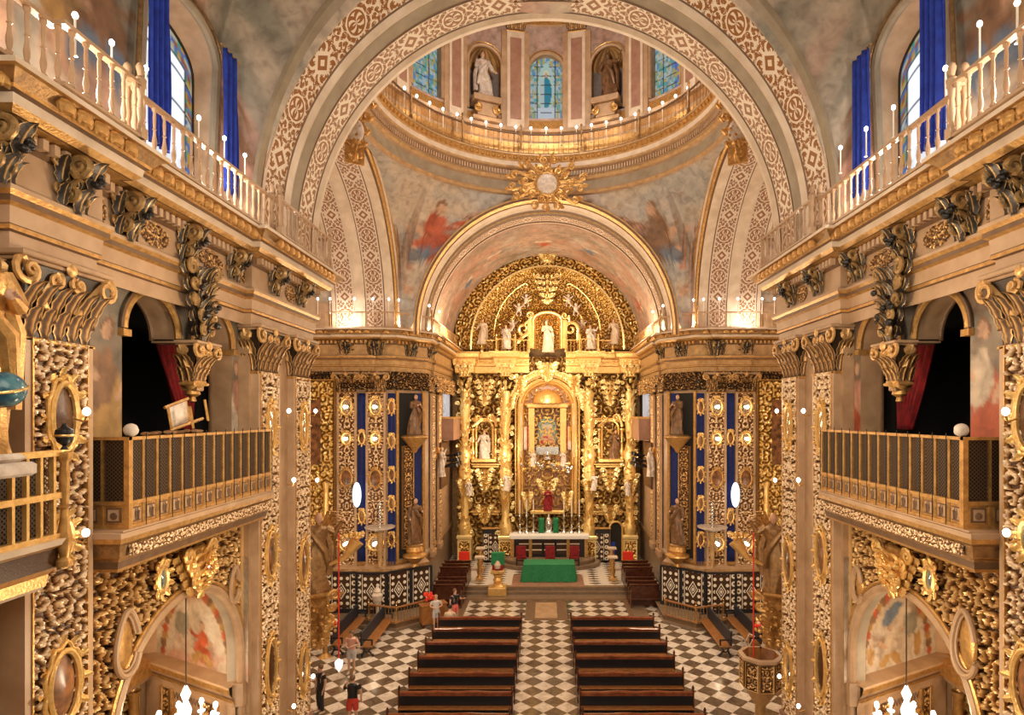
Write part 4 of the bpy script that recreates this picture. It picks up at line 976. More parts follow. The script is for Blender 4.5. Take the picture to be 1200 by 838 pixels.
# bowls with glowing spotlights along the gallery floor
# blue curtains
def curtain(label, sx, Y0, Y1, z0, z1, m, a, folds=5, group=None, bot=None, name='curtain'):
    b = MB(); nu, nv = 60, 24; P = []
    for j in range(nv+1):
        t = j/nv; row = []
        for i in range(nu+1):
            s = i/nu; y = Y0+(Y1-Y0)*s if bot is None else (Y0+(Y1-Y0)*s)*t+(bot[0]+(bot[1]-bot[0])*s)*(1-t)
            d = .07*math.sin(s*folds*2*PI+.5*math.sin(t*5))*(1-.25*t); row.append((d, y-Y0, z0+(z1-z0)*t-z0))
        P.append(row)
    b.grid(P, 0); t = thing(name, label, 'curtain', (sx*a, Y0, z0), 0, group)
    o = b.build('cloth', m, t); mo = o.modifiers.new('thick', 'SOLIDIFY'); mo.thickness = .015
    r = MB(); r.tube([(0, -.1, z1-z0), (0, Y1-Y0+.1, z1-z0)], .025, 8); r.build('rod', M['brass'], t)
    return t
for sx, side in SIDES:
    curtain('long blue curtain on the near side of the %s stained glass window' % side, sx, 10.75, 11.35, CH+4.95, CH+8.6, M['blue'], 7.15 if sx < 0 else 7.15, 4, 'blue window curtains')
    curtain('narrow blue curtain on the far side of the %s stained glass window' % side, sx, 13.25, 13.85, CH+5.0, CH+8.15, M['blue'], 7.15, 3, 'blue window curtains')
    curtain('dark red curtain gathered inside the %s arched openings' % side, sx, 12.35, 13.9, CH-.35, CH+1.75, M['red'], 8.15, 6, 'red curtains', bot=(13.35, 13.75), name='red_curtain')
# lattice balconies
def balcony(sx, side):
    o = S(sx, 6.5, 9.25, CH-1.78); t = thing('lattice_balcony', 'gilt lattice balcony with a marble slab on the %s wall' % side, 'balcony', o, 0, 'lattice balconies')
    def L(b, nm, ms, par=t, **k): return b.build(nm, ms, par, off=(o[0], o[1], o[2]), **k)
    Y0, Y1, zt, zb = 9.28, 14.05, CH-.36, CH-1.79; zm = zb+.40; af = 6.5
    b = MB(sx); sl = [(7.28, 9.0-.0), (6.90, 9.0), (6.90, 9.0), (7.0, 9.02)]
    path = [(6.98, 9.04), (6.98, 9.05), (6.98, 14.08)]
    b.box(6.43, 7.3, 9.08, 14.1, CH-1.81, CH-1.785, 0)
    b.sweep([(7.28, 9.22), (6.62, 9.22), (6.62, 14.08)], [(0, -2.45), (.02, -2.40), (.06, -2.28), (.06, -2.24), (.12, -2.20), (.14, -2.02), (.18, -1.98), (.20, -1.90), (.20, -1.82), (0, -1.79)], [1, 2, 3, 1, 3, 4, 1, 0, 0])
    b.box(6.62, 7.28, 9.22, 14.08, CH-2.45, CH-1.88, 2)
    relief(b, (6.475, 11.65, CH-2.21), (0, 1, 0), (0, 0, 1), (-1, 0, 0), 4.8, .18, .02, .13, .03, 6, border=0, mat=5)
    b.hascol = True; L(b, 'slab', [M['cream'], M['gold'], M['brown'], M['gold_dk'], M['gold_dk'], M['orn_pil']])
    for (nm, z0, z1, m) in (('cap_rail', zt-.05, zt, 'gold'), ('middle_rail', zm-.03, zm+.03, 'gold'), ('bottom_rail', zb, zb+.06, 'gold')):
        b = MB(sx); b.box(af-.04, af+.04, Y0-.03, Y1, z0, z1); b.box(af-.04, 7.25, Y0-.04, Y0+.04, z0, z1); L(b, nm, M[m], smooth=False)
    n = 14; ys = np.linspace(Y0, Y1, n+1); back = MB(sx); back.box(af+.035, af+.05, Y0+.05, Y1, zm, zt-.05); back.box(af+.05, 7.25, Y0+.05, Y0+.07, zm, zt-.05); L(back, 'shade_backing', M['dark'], smooth=False)  # near-black sheet behind the lattice stands in for the shaded interior
    for i, y in enumerate(ys):
        b = MB(sx); w = .045 if i == 0 else .026; b.box(af-.02 if i else af-.05, af+.03, y-w, y+w, zb, zt-.05); L(b, 'post', M['gold'], smooth=False)
        if i:   # thin iron stay standing proud of the posts
            c = MB(sx); c.tube([(af-.04, y+.03, zb-.05), (af-.04, y+.03, zt+.05)], .009, 6); L(c, 'stay_rod', M['iron'])
        if i == n: break
        b = MB(sx); y0, y1 = y+.03, ys[i+1]-.03
        b.add([(af, y0, zm), (af, y1, zm), (af, y1, zt-.05), (af, y0, zt-.05)], [(0, 1, 2, 3)], 0, uvs=[(y0, zm), (y1, zm), (y1, zt), (y0, zt)]); L(b, 'lattice_panel', M['lattice'], smooth=False)
        b = MB(sx); b.box(af-.01, af+.01, y0, y1, zb+.06, zm-.03, 0); yc = (y0+y1)/2
        for h_, m_ in ((.125, 1), (.10, 2)):
            b.box(af-.016-(.006 if m_ == 2 else 0), af, yc-h_*.9, yc+h_*.9, (zb+zm)/2-h_+.02, (zb+zm)/2+h_, m_)
        leaf(b, Tm(af-.03, yc, (zb+zm)/2-.08, -PI/2), .17, .10, .01, 3); leaf(b, Tm(af-.03, yc, (zb+zm)/2+.10, -PI/2, rx=PI), .17, .10, .01, 3)
        b.hascol = False; L(b, 'square_panel', [M['gold'], M['brown'], M['cream'], M['brown']], smooth=False)
    for k, (a0, a1) in enumerate(((af+.03, 6.87), (6.90, 7.25))):
        b = MB(sx); b.add([(a0, Y0, zm), (a1, Y0, zm), (a1, Y0, zt-.05), (a0, Y0, zt-.05)], [(0, 1, 2, 3)], 0, uvs=[(a0, zm), (a1, zm), (a1, zt), (a0, zt)]); L(b, 'lattice_panel', M['lattice'], smooth=False)
        b = MB(sx); b.box(a0, a1, Y0-.01, Y0+.01, zb+.06, zm-.03, 0); b.box(a0+.06, a1-.05, Y0-.02, Y0, zb+.1, zm-.07, 1); b.box(a0+.09, a1-.08, Y0-.03, Y0, zb+.13, zm-.10, 2); b.ell(((a0+a1)/2, Y0-.03, (zb+zm)/2), (.06, .015, .06), 8, 5, 1); L(b, 'square_panel', [M['gold'], M['brown'], M['cream']], smooth=False)
        b = MB(sx); b.box(a1, a1+.03, Y0-.03, Y0+.03, zb, zt-.05); L(b, 'post', M['gold'], smooth=False)
    return t
for sx, side in SIDES:
    balcony(sx, side)
    b = MB(); b.ell((0, 0, .105), .105, 14, 10, 0, .06); o = b.build('carved_ball', M['statuew']); o.location = S(sx, 6.5, 9.35, CH-.36)
    tag(o, 'rough pale carved ball on the %s lattice balcony corner' % side, 'ball', 'balls on the balcony corners')
# chair frame lying tipped over on the left balcony
t = thing('tipped_chair', 'pale wooden chair frame tipped over on the left balcony rail', 'chair', (-6.55, 10.7, CH-.30)); Rm = Tm(0, 0, .05, PI/2, ry=math.radians(-12))
for nm, seg in (('leg', [((-.25, 0, 0), (-.28, .0, .45))]), ('leg', [((.28, 0, .03), (.25, 0, .48))]), ('leg', [((-.12, -.3, .02), (-.14, -.3, .42))]), ('leg', [((.36, -.3, .05), (.33, -.3, .45))]), ('seat_rail', [((-.36, 0, .44), (.34, 0, .47))]), ('stretcher', [((-.3, 0, .02), (.55, -.1, .05))])):
    b = MB()
    for p, q in seg: b.tube([Rm @ Vector(p), Rm @ Vector(q)], .028, 4)
    b.build(nm, M['gold'], t, smooth=False)
b = MB(); b.add([tuple(Rm @ Vector(p)) for p in ((-.25, .0, .03), (.25, 0, .06), (.25, -.02, .44), (-.25, -.02, .42))], [(0, 1, 2, 3)]); o = b.build('seat_panel', M['statuew'], t); o.modifiers.new('s', 'SOLIDIFY').thickness = .02
b = MB(); rnd = random.Random(4)
for i in range(10): b.ell((rnd.uniform(-.04, .04), i*.16, .03+.02*rnd.random()), (.05, .10, .035), 8, 5, 0, .2)
o = b.build('cloth_bundle', M['statue']); o.location = (-6.52, 9.75, CH-.36); tag(o, 'crumpled brown bundles along the left balcony rail under the tipped chair', 'cloth')
# near loft front at the extreme left and right edges
for sx, side in ((-1, 'left'),):
    t = thing('organ_loft_front', 'bright gilt lattice loft front at the far left edge beside the wide pilaster', 'balcony', (-6.35, 6.0, CH-1.7))
    of = (-6.35, 6.0, CH-1.7)
    b = MB(sx); b.sweep([(6.6, 5.0), (6.6, 7.82)], [(0, -2.3), (.05, -2.25), (.08, -2.1), (.2, -2.0), (.22, -1.75), (.30, -1.70), (.34, -1.62), (0, -1.6)], [0, 1, 1, 2, 1, 0, 0]); b.box(6.6, 7.2, 5, 7.82, CH-2.3, CH-1.6, 1); b.build('slab', [M['white'], M['gold'], M['orn_wall']], t, off=of)
    for z in (-.50, -1.05, -1.58): b = MB(sx); b.box(6.32, 6.42, 5.0, 7.8, CH+z-.05, CH+z+.03); b.build('rail', M['gold_br'], t, off=of, smooth=False)
    for i, y in enumerate(np.linspace(5.1, 7.7, 14)): b = MB(sx); b.box(6.33, 6.39, y-.02, y+.02, CH-1.6, CH-.5); b.build('bar', M['gold_br'], t, off=of, smooth=False)
    b = MB(sx); b.add([(6.45, 5, CH-1.6), (6.45, 7.8, CH-1.6), (6.45, 7.8, CH-.5), (6.45, 5, CH-.5)], [(0, 1, 2, 3)], 0, uvs=[(0, 0), (2.8, 0), (2.8, 1.1), (0, 1.1)]); b.build('lattice_panel', M['lattice'], t, off=of)
    b = MB(sx); b.box(6.55, 6.6, 5, 7.8, CH-1.6, CH-.5); b.build('dark_panel', M['dark'], t, off=of)
    b = MB(); b.lathe(turned(1.5, .085), (0, 0, 0), 12); o = b.build('corner_post', M['gold'], t); o.location = (-6.33-of[0], 7.85-of[1], CH-2.0-of[2])
# ------------------------------------------------------------ statues
def statue_mb(h=1.8, seed=0, arms=0, wings=False, plinth=0, mir=1, crown=False):
    rnd = random.Random(seed); b = MB(); prof = [(.155, 0), (.15, .05), (.135, .2), (.125, .35), (.12, .48), (.10, .56), (.085, .62), (.105, .70), (.115, .76), (.115, .80), (.07, .835), (.036, .85), (.033, .875)]
    P = []; k1 = rnd.randint(4, 6); ph0 = rnd.random()*6
    for r, z in prof:
        row = []
        for i in range(28):
            a = 2*PI*i/28; fl = 1+(.16*math.sin(k1*a+ph0+z*5)+.07*math.sin(11*a-z*9))*max(0, min(1, (.66-z)*3))
            sway = .03*math.sin(z*5+ph0)*mir; row.append(((r*fl*1.12*math.cos(a)+sway)*h, r*fl*.78*math.sin(a)*h, z*h))
        P.append(row)
    b.grid(P, 0, closed=True)
    sx0 = .03*math.sin(.85*5+ph0)*mir*h
    b.ell((sx0, -.01*h, .925*h), (.045*h, .052*h, .062*h), 14, 10, 1)
    b.ell((sx0, .014*h, .94*h), (.052*h, .052*h, .06*h), 12, 8, 2)            # hair
    b.ell((sx0, -.062*h, .922*h), (.008*h, .012*h, .014*h), 6, 4, 1)           # nose
    for e in (-1, 1): b.ell((sx0+e*.018*h, -.055*h, .935*h), (.008*h, .004*h, .005*h), 6, 4, 2)
    def arm(s, el, ha):
        sh = (s*.11*h+sx0*.6, 0, .80*h); e = (s*el[0]*h, -el[1]*h, el[2]*h); w = (s*ha[0]*h, -ha[1]*h, ha[2]*h)
        b.tube([sh, tuple((np.array(sh)+np.array(e))/2*1.0), e], [.048*h, .046*h, .040*h], 8, 0); b.tube([e, tuple((np.array(e)+np.array(w))/2), w], [.036*h, .028*h, .018*h], 8, 0); b.ell(w, (.022*h, .016*h, .026*h), 8, 6, 1)
        for q in range(4): b.tube([w, (w[0]+s*(.01+.008*q)*h, w[1]-.03*h, w[2]+(.012-.01*q)*h)], [.006*h, .004*h], 5, 1)
    A = [(((.17, .03, .66), (.10, .14, .70)), ((.19, .02, .64), (.22, .12, .56))), (((.22, .04, .74), (.30, .10, .90)), ((.17, .04, .64), (.08, .15, .68))), (((.16, .06, .66), (.03, .16, .74)), ((.16, .06, .66), (.03, .16, .72)))][arms % 3]
    arm(mir, *A[0]); arm(-mir, *A[1])
    # cloak folds over one shoulder
    b.tube([(-mir*.10*h, -.05*h, .80*h), (0, -.10*h, .66*h), (mir*.10*h, -.10*h, .52*h), (mir*.14*h, -.04*h, .30*h)], [.03*h, .04*h, .045*h, .03*h], 8, 0)
    b.tube([(mir*.11*h, .02*h, .80*h), (mir*.17*h, .04*h, .55*h), (mir*.15*h, .06*h, .2*h)], [.03*h, .05*h, .06*h], 8, 0)
    if wings:
        for s in (-1, 1):
            for q in range(7):
                a = .5+q*.22; b.tube([(s*.06*h, .08*h, .74*h), (s*(.06+.22*math.sin(a))*h, .14*h, (.74+.28*math.cos(a))*h), (s*(.06+.40*math.sin(a+.25))*h, .16*h, (.70+.40*math.cos(a+.35))*h)], [.03*h, .035*h, .008*h], 6, 2, flat=.35)
    if crown: b.lathe([(.04*h, 0), (.055*h, .04*h), (.05*h, .03*h)], (sx0, 0, .98*h), 10, 3)
    if plinth: b.bevbox(-.18*h, .18*h, -.14*h, .14*h, -plinth, 0.005, .02, 3)
    return b
def statue(name, label, loc, rz, h, seed, ms, arms=0, group=None, cat='statue', scale=1, **k):
    b = statue_mb(h, seed, arms, **k); o = b.build(name, [M[q] for q in ms]); o.location = loc; o.rotation_euler = (0, 0, rz)
    return tag(o, label, cat, group)
# drum niches
for k, lb, ms, sd in ((-1, 'pale robed saint in the niche left of the blue robed window', ('statuew', 'skin', 'brown', 'gold'), 3), (1, 'brown carved saint in the niche right of the blue robed window', ('statue', 'statue', 'brown', 'gold'), 5)):
    p = k*step; x, y = DC[0]+(RD+.12)*math.sin(p), DC[1]+(RD+.12)*math.cos(p)
    statue('saint_statue', lb, (x, y, CH+16.05), -p, 2.5, sd, ms, 1 if k > 0 else 0, 'saints in the dome niches', mir=k)
    t = thing('statue_pedestal', 'scrolled stone pedestal under the %s drum saint' % ('left' if k < 0 else 'right'), 'pedestal', (x-.35*math.sin(p), y-.35*math.cos(p), CH+14.8), -p, 'pedestals in the dome niches')
    b = MB(); b.bevbox(-.75, .75, -.3, .6, 0, .18, .03); b.bevbox(-.5, .5, -.22, .6, .18, .95, .08); b.bevbox(-.72, .72, -.34, .6, .95, 1.25, .04); b.build('block', M['cream2'], t)
    b = MB(); [volute(b, (s*.52, -.3, .55), .2, s, .06, PI/2) for s in (-1, 1)]; b.hascol = False; b.build('scrolls', M['gold'], t)
# drum pilasters
for i, (deg, wd) in enumerate(((-36, .62), (-12, .72), (12, .72), (36, .62), (-60, .6), (60, .6))):
    p = math.radians(deg); t = thing('drum_pilaster', '%s panelled pilaster of the dome drum' % ('outer left', 'inner left', 'inner right', 'outer right', 'far left', 'far right')[i], 'pilaster', (DC[0]+(RD-.02)*math.sin(p), DC[1]+(RD-.02)*math.cos(p), CH+14.8), -p, 'pilasters of the dome drum')
    b = MB(); b.bevbox(-wd, wd, -.14, .1, 0, 5.0, .03, 0); b.bevbox(-wd*.62, wd*.62, -.20, 0, 0, 5.0, .02, 1); b.box(-wd*.4, wd*.4, -.215, -.19, .4, 4.6, 2); b.build('shaft', [M['cream2'], M['white'], M['redstone']], t)
    capital('capital', t, wd*1.25, .62, .3, (0, -.17, 5.0), sides=False)
# gilt cartouches of the crossing
def big_cartouche(label, loc, rz, sc, seed):
    t = thing('gilt_cartouche', label, 'cartouche', loc, rz, 'gilt cartouches of the crossing'); t.scale = (sc,)*3; rnd = random.Random(seed)
    g = MB(); g.ell((0, -.10, 0), (.42, .12, .42), 20, 10); g.build('medallion', M['statuew'], t)
    b = MB(); oval(b, (0, -.12, 0), .45, .45, .05, 0, 30, 12)
    for i in range(26):
        a = 2*PI*i/26+rnd.random()*.1; r = .62+.42*(i % 2)+.1*rnd.random(); k = 1.25 if abs(math.cos(a)) > .5 else .95
        volute(b, (r*k*math.cos(a), -.12, r*.86*math.sin(a)), .15, 1 if i % 2 else -1, .04, rnd.random()*6, 1.5, stem=(.45*math.cos(a), -.05, .45*math.sin(a)))
        leaf(b, Tm((r+.02)*k*math.cos(a+.12), -.10, (r)*.8*math.sin(a+.12), 0, ry=PI/2-a), .30, .18, .10)
    b.hascol = False; b.build('scroll_frame', M['gold'], t)
big_cartouche('round gilt scrollwork cartouche over the crown of the chancel arch', (.05, 29.35, CH+11.25), 0, 1.25, 2)
for sx, side in SIDES:
    t = thing('gilt_cartouche', 'tall gilt carved escutcheon high at the %s springing of the pendentive' % side, 'cartouche', (sx*6.75, 21.0, CH+9.6), sx*-.55, 'gilt cartouches of the crossing')
    o = keystone_mesh(1.5, 2.6, 7).build('scroll_cluster', M['gold'], t); o.location = (0, 0, 1.5)
    b = MB(); b.ell((0, -.2, .3), (.3, .12, .42), 14, 8); b.build('medallion', M['statuew'], t)
# ============================================================ CROSSING PIERS
def strip(name, label, loc, rz, w, h, seed, m='orn_pil', group=None):
    t = thing(name, label, 'pilaster', loc, rz, group)
    b = MB(); relief(b, (0, -.06, 0), (1, 0, 0), (0, 0, 1), (0, -1, 0), w*.78, h, .05, .34, .07, seed, border=0, mat=0)
    for s in (-1, 1): b.box(s*w*.44-w*.06, s*w*.44+w*.06, -.12, .02, 0, h, 1)
    b.build('shaft', [M[m], M['cream']], t)
    capital('capital', t, w*.9, .95, .2, (0, -.1, h), sides=False)
    b = MB(); b.bevbox(-w/2-.05, w/2+.05, -.2, .02, -.35, 0, .03); b.build('base', M['cream2'], t)
    return t
def sconce(label, loc, rz, rx=.24, rz_=.36, group='mirror sconces on the crossing piers', fill='mirror', lamp=True):
    t = cartouche('mirror_sconce', label, 'mirror', loc, rz, rx, rz_, fill, 'gold_br', group, True, sc=.8)
    if lamp:
        b = MB(); b.tube([(0, -.05, -rz_*.6), (0, -.2, -rz_*.75), (0, -.24, -rz_*.45)], .02, 6); b.build('arm', M['brass'], t); g = MB(); g.ell((0, -.24, -.0), (.09, .06, .09), 10, 7); g.build('bulb', M['bulb'], t)
    return t
zl = lambda py, Y=30: CH+(485-py)*Y/F
for sx, side in SIDES:
    for k, (px, nm) in enumerate(((407, 'outer'), (441, 'inner'))):
        X = (640-px)*30/F; strip('crossing_pilaster', '%s gilded pilaster strip facing the nave on the %s far pier' % (nm, side), (sx*X, 30.0, zl(661)), 0, 1.0, zl(459)-zl(661), 30+k, 'orn_pil', 'gilded strips on the far piers')
        for j, (py, wd) in enumerate(((477, 'top'), (514, 'second'), (560, 'third'), (636, 'lowest'))):
            if py == 560: cartouche('oval_picture', 'small dark oval picture halfway up the %s gilded strip of the %s far pier' % (nm, side), 'picture', (sx*X, 29.84, zl(py)), 0, .28, .42, 'paint_dk', 'gold', 'oval pictures on the far piers', sc=.8)
            else: sconce('%s lit mirror on the %s gilded strip of the %s far pier' % (wd, nm, side), (sx*X, 29.84, zl(py)), 0, *((.27, .40) if py == 477 else (.22, .28) if py == 514 else (.34, .36)))
    for k, (px, w, z0, z1) in enumerate(((424.5, .40, 658, 461), (459.5, .38, 668, 461))):
        X = (640-px)*30/F; b = MB(); n = 12
        P = [[(-w/2+w*i/n, -.02-.02*math.sin(i*2.6), z) for i in range(n+1)] for z in np.linspace(0, zl(z1)-zl(z0), 20)]
        b.grid(P, 0, flip=True); o = b.build('blue_hanging', M['navy']); o.location = (sx*X, 29.97, zl(z0)); o.modifiers.new('s', 'SOLIDIFY').thickness = .02
        tag(o, 'narrow dark blue cloth hanging %s on the %s far pier' % ('between the gilded strips' if k == 0 else 'beside the statue niches', side), 'hanging', 'blue hangings on the far piers')
        for j, py in enumerate(((513,), (477, 517, 556, 590, 632))[k] if k else (513, 605)):
            cartouche('gilt_plaque', '%s gilt plaque down the %s blue cloth, %s far pier' % (ORD[j].replace('nearest', 'first'), 'outer' if k == 0 else 'inner', side), 'plaque', (sx*X, 29.93, zl(py)), 0, .15, .30, 'gold_dk' if j % 2 else 'paint_dk', 'gold_br', 'gilt plaques on the blue hangings', sc=.75)
    # chamfer with two statues on corbels
    c0 = np.array([7.65, 30.05]); c1 = np.array([6.45, 31.5]); d = (c1-c0)/np.linalg.norm(c1-c0); nn = np.array([-d[1], d[0]]); rzc = math.atan2(sx*nn[0], -nn[1])
    def cp(t_, o): q = c0+(c1-c0)*t_+nn*o; return (sx*q[0], q[1])
    b = MB(sx)
    for t0, t1, mt, o, za, zb in ((.02, .10, 0, .14, 668, 459), (.90, .98, 0, .14, 668, 459), (.10, .90, 1, .05, 668, 461), (.64, .88, 3, .08, 655, 461), (.22, .60, 2, .10, 640, 522)):
        q0 = c0+(c1-c0)*t0; q1 = c0+(c1-c0)*t1; q = (q0+q1)/2+nn*o/2; b.obox(q, d, nn, np.linalg.norm(q1-q0)/2, o/2+.005, zl(za, 31), zl(zb, 31), mt)
    qm = c0+(c1-c0)*.41+nn*.11; relief(b, (qm[0], qm[1], zl(640, 31)), (d[0], d[1], 0), (0, 0, 1), (nn[0], nn[1], 0), .66, zl(522, 31)-zl(640, 31), .045, .28, .08, 44, border=.04, mat=2)
    tag(b.build('niche_backing', [M['gold'], M['dark'], M['orn_wall'], M['navy']], smooth=False), 'tall dark statue recess with gilt borders on the chamfer of the %s far pier' % side, 'niche', 'statue recesses', 'structure')
    for j, (py0, py1, sd, ms) in enumerate(((509, 462, 21, ('statue', 'skin', 'bronze', 'gold')), (636, 583, 22, ('statue', 'skin', 'bronze', 'gold')))):
        x, y = cp(.5, .45); h = zl(py1, 30.6)-zl(py0, 30.6)
        statue('saint_statue', '%s dark wooden saint holding a child on the %s far pier' % ('upper' if j == 0 else 'lower', side), (x, y, zl(py0, 30.6)), rzc, h, sd+sx, ms, 2 if j == 0 else 0, 'saints on the far piers', mir=-sx)
        t = thing('statue_corbel', 'gilt bowl shaped corbel under the %s saint of the %s far pier' % ('upper' if j == 0 else 'lower', side), 'corbel', (x, y, zl(py0, 30.6)-.95), rzc, 'corbels under the saints')
        b = MB(); b.lathe([(.03, 0), (.10, .05), (.16, .2), (.30, .35), (.62, .72), (.70, .80), (.66, .86)] if j == 0 else [(.05, -.5), (.2, -.3), (.14, -.1), (.45, .2), (.62, .3), (.60, .38), (.40, .48), (.46, .6), (.38, .8), (.42, .9)], seg=20)
        b.build('bowl', M['gold'], t); b = MB(); b.lathe([(.66, .84), (.55, .92), (.4, .945)] if j == 0 else [(.42, .88), (.36, .94)], seg=20); b.build('top', M['gold_dk'], t)
    # chancel side wall
    for k, Y in enumerate((33.2, 35.2)):
        strip('chancel_pilaster', '%s gilt pilaster inside the chancel on the %s' % (('first', 'second')[k], side), (sx*6.35, Y, zl(661)), RZ(sx), .9, zl(459)-zl(661), 40+k, 'orn_wall', 'pilasters inside the chancel')
    b = MB(sx); b.box(6.28, 6.42, 37.2, 38.9, CH-.3, CH+1.5); o = b.build('chancel_window', M['bulbw']); o.data.materials.clear(); o.data.materials.append(M['daypane']); tag(o, 'bright patterned window pane high on the %s chancel wall' % side, 'window', kind='structure')
    t = thing('chancel_balcony', 'small brown tribune balcony on the %s chancel wall' % side, 'balcony', (sx*6.2, 37.5, CH-1.6), 0, 'chancel balconies')
    b = MB(sx); b.box(-.6, .1, -1.4, 1.6, 0, .15); b.box(-.6, -.5, -1.4, 1.6, .15, 1.3); b.box(-.6, .1, -1.45, -1.35, .15, 1.3); b.build('box', M['redstone'], t, smooth=False)
    b = MB(sx); b.box(-.68, .1, -1.5, 1.7, 1.3, 1.42); b.build('handrail', M['gold'], t)
    # horizontal organ trumpets
    t = thing('organ_trumpets', 'black trumpet pipes jutting from the %s organ in the chancel' % side, 'organ', (sx*6.1, 36.0, CH-3.2), 0, 'chancel organs')
    for i in range(7):
        b = MB(sx); y = -.9+.3*i; z = .3*(i % 3); b.tube([(.3, y, z), (-.4, y-.1, z+.12), (-.9, y-.2, z+.2)], [.03, .05, .13], 8); b.build('trumpet_pipe', M['black'], t)
    b = MB(sx); b.bevbox(0, .3, -1.2, 1.3, -1.2, 1.5, .04); b.build('organ_case', M['orn_pil'], t)
    statue('saint_statue', 'pale angel statue beside the trumpet pipes on the %s chancel wall' % side, (sx*6.0, 34.3, CH-3.6), RZ(sx), 1.7, 9, ('statuew', 'statuew', 'gold', 'gold'), 1, 'pale angels of the chancel', wings=True)
    # transept side altars seen past the nave corner
    t = thing('side_altarpiece', 'gilded side altarpiece with a dark picture in the %s transept' % side, 'altarpiece', (sx*11.6, 29.7, .5), 0, 'transept altarpieces')
    b = MB(); relief(b, (0, 0, 0), (1, 0, 0), (0, 0, 1), (0, -1, 0), 2.2, 11.2, .06, .42, .14, 50); b.box(-1.1, 1.1, .02, .3, 0, 11.2, 1); b.build('carved_back', [M['orn_ret'], M['gold_dk']], t)
    b = MB(); b.box(-.42, .42, -.16, -.08, 7.0, 10.2); b.build('dark_picture', M['paint_dk'], t); b = MB(); b.bevbox(-1.0, 1.0, -1.0, 0, 0, 1.0, .04, 0); b.bevbox(-1.05, 1.05, -1.05, 0, 1.0, 1.08, .02, 1); b.build('altar_table', [M['gold_dk'], M['white']], t)
    for q in (-.75, .75):
        b = MB(); b.lathe([(.2, 1.2), (.16, 1.4), (.1, 2.5), (.2, 3.3), (.24, 3.5), (.14, 3.7), (.12, 5.8), (.2, 6.1)], (q, -.25, 0), 10); b.build('column', M['gold_br'], t)
    statue('saint_statue', 'robed saint on the gilded side altar of the %s transept' % side, (sx*11.3, 28.9, 1.6), 0, 1.7, 31, ('statue', 'skin', 'bronze', 'gold'), 2, 'side altar saints', mir=sx)
    # big lamp bearing angel at the nave corner
    t = thing('angel_statue', 'large winged angel with golden cornucopia on the %s nave corner' % side, 'statue', (sx*7.2, 18.7, CH-5.6), -sx*.5, 'lamp bearing angels')
    statue_mb(2.5, 40, 1, wings=True, mir=-sx).build('figure', [M['gold_dk'], M['skin'], M['gold'], M['gold']], t)
    b = MB(); b.lathe([(.02, -1.3), (.12, -1.0), (.1, -.7), (.35, -.3), (.55, -.08), (.6, 0)], seg=16); keystone = keystone_mesh(1.5, 1.8, 9); b.merge(keystone, Tm(0, -.35, .1)); b.hascol = False; b.build('corbel', M['gold'], t)
    b = MB(); b.tube([(-sx*.35, -.3, .9), (-sx*.8, -.4, 1.1), (-sx*1.15, -.45, 1.6)], [.04, .10, .24], 12); rnd = random.Random(2); [b.ell((-sx*(1.15+rnd.uniform(-.2, .2)), -.45+rnd.uniform(-.15, .15), 1.7+rnd.uniform(0, .15)), .08, 8, 5) for _ in range(10)]; b.build('cornucopia', M['gold_br'], t)
    t = thing('glare_glow', 'glowing shape for the bluish white glare beside the outer gilded strip of the %s far pier' % side, 'lamp', (sx*9.35, 29.5, CH-4.0), 0, 'bluish white glare shapes')
    b = MB(); b.ell((0, 0, 0), (.22, .10, .62), 14, 12); b.build('bulb', M['glow'], t); b = MB(); b.tube([(0, .06, -.6), (0, .3, -.7)], .03, 6); b.build('arm', M['iron'], t)  # glowing ellipsoid added for a bluish white glare, its arm made up
    t = thing('dish_lamp', 'silver tiered lamp with a wide pale dish before the %s far pier' % side, 'lamp', (sx*8.15, 29.3, 2.5), 0, 'dish lamps')
    b = MB(); b.lathe([(.12, 0), (.10, .1), (.16, 1.6), (.2, 1.7)], seg=10); b.build('pillar', M['ochre'], t); b = MB(); b.lathe([(.05, 1.65), (.15, 1.72), (.72, 1.92), (.74, 1.97), (.1, 1.95)], seg=20); b.build('dish', M['statuew'], t)
    b = MB(); b.lathe([(.08, 1.95)]+[(r, 2.0+.16*k+o) for k in range(7) for r, o in ((.05, 0), (.12, .05), (.05, .11))]+[(.01, 3.2)], seg=12); b.build('tiered_stem', M['silver'], t)
    # red lamp rope
    t = thing('hanging_sanctuary_lamp', 'glass lamp on a long thin red rope hanging near the %s nave corner' % side, 'lamp', (sx*6.42, 18.5, CH-7.65), 0, 'lamps on red ropes')
    b = MB(); b.tube([(0, 0, .05), (0, 0, 3.95)], .022, 8); b.build('red_rope', M['scarlet'], t); b = MB(); b.lathe([(.01, -.35), (.03, -.3), (.10, -.2), (.13, -.05), (.10, 0), (.04, .03), (.01, .1)], seg=14); b.build('glass_bowl', M['crystal'], t)
    # dais, inlaid screen and low brass rail
    b = MB(sx); P = [(11.5, 27.9), (8.4, 27.9), (6.9, 27.4), (5.6, 28.6), (5.6, 30.2)]; b.sweep(P, [(0, -CH), (.0, -CH+.12), (-.06, -CH+.14), (-.08, -CH+.33), (-.1, -CH+.35)], [0, 0, 1, 0])
    v = [(x, y, .35) for x, y in P]+[(5.6, 31.5, .35), (11.5, 31.5, .35)]; b.add(v, [tuple(range(len(v)))[::-1]], 0)
    structure(b.build('trim_11' if sx < 0 else 'trim_12', [M['stepst'], M['brown']], smooth=False), 'low stone dais at the foot of the %s far pier' % side, 'step')
    t = thing('inlaid_screen', 'dark screen inlaid with white lozenges before the %s far pier' % side, 'screen', (sx*9, 29, .55), 0, 'inlaid screens')
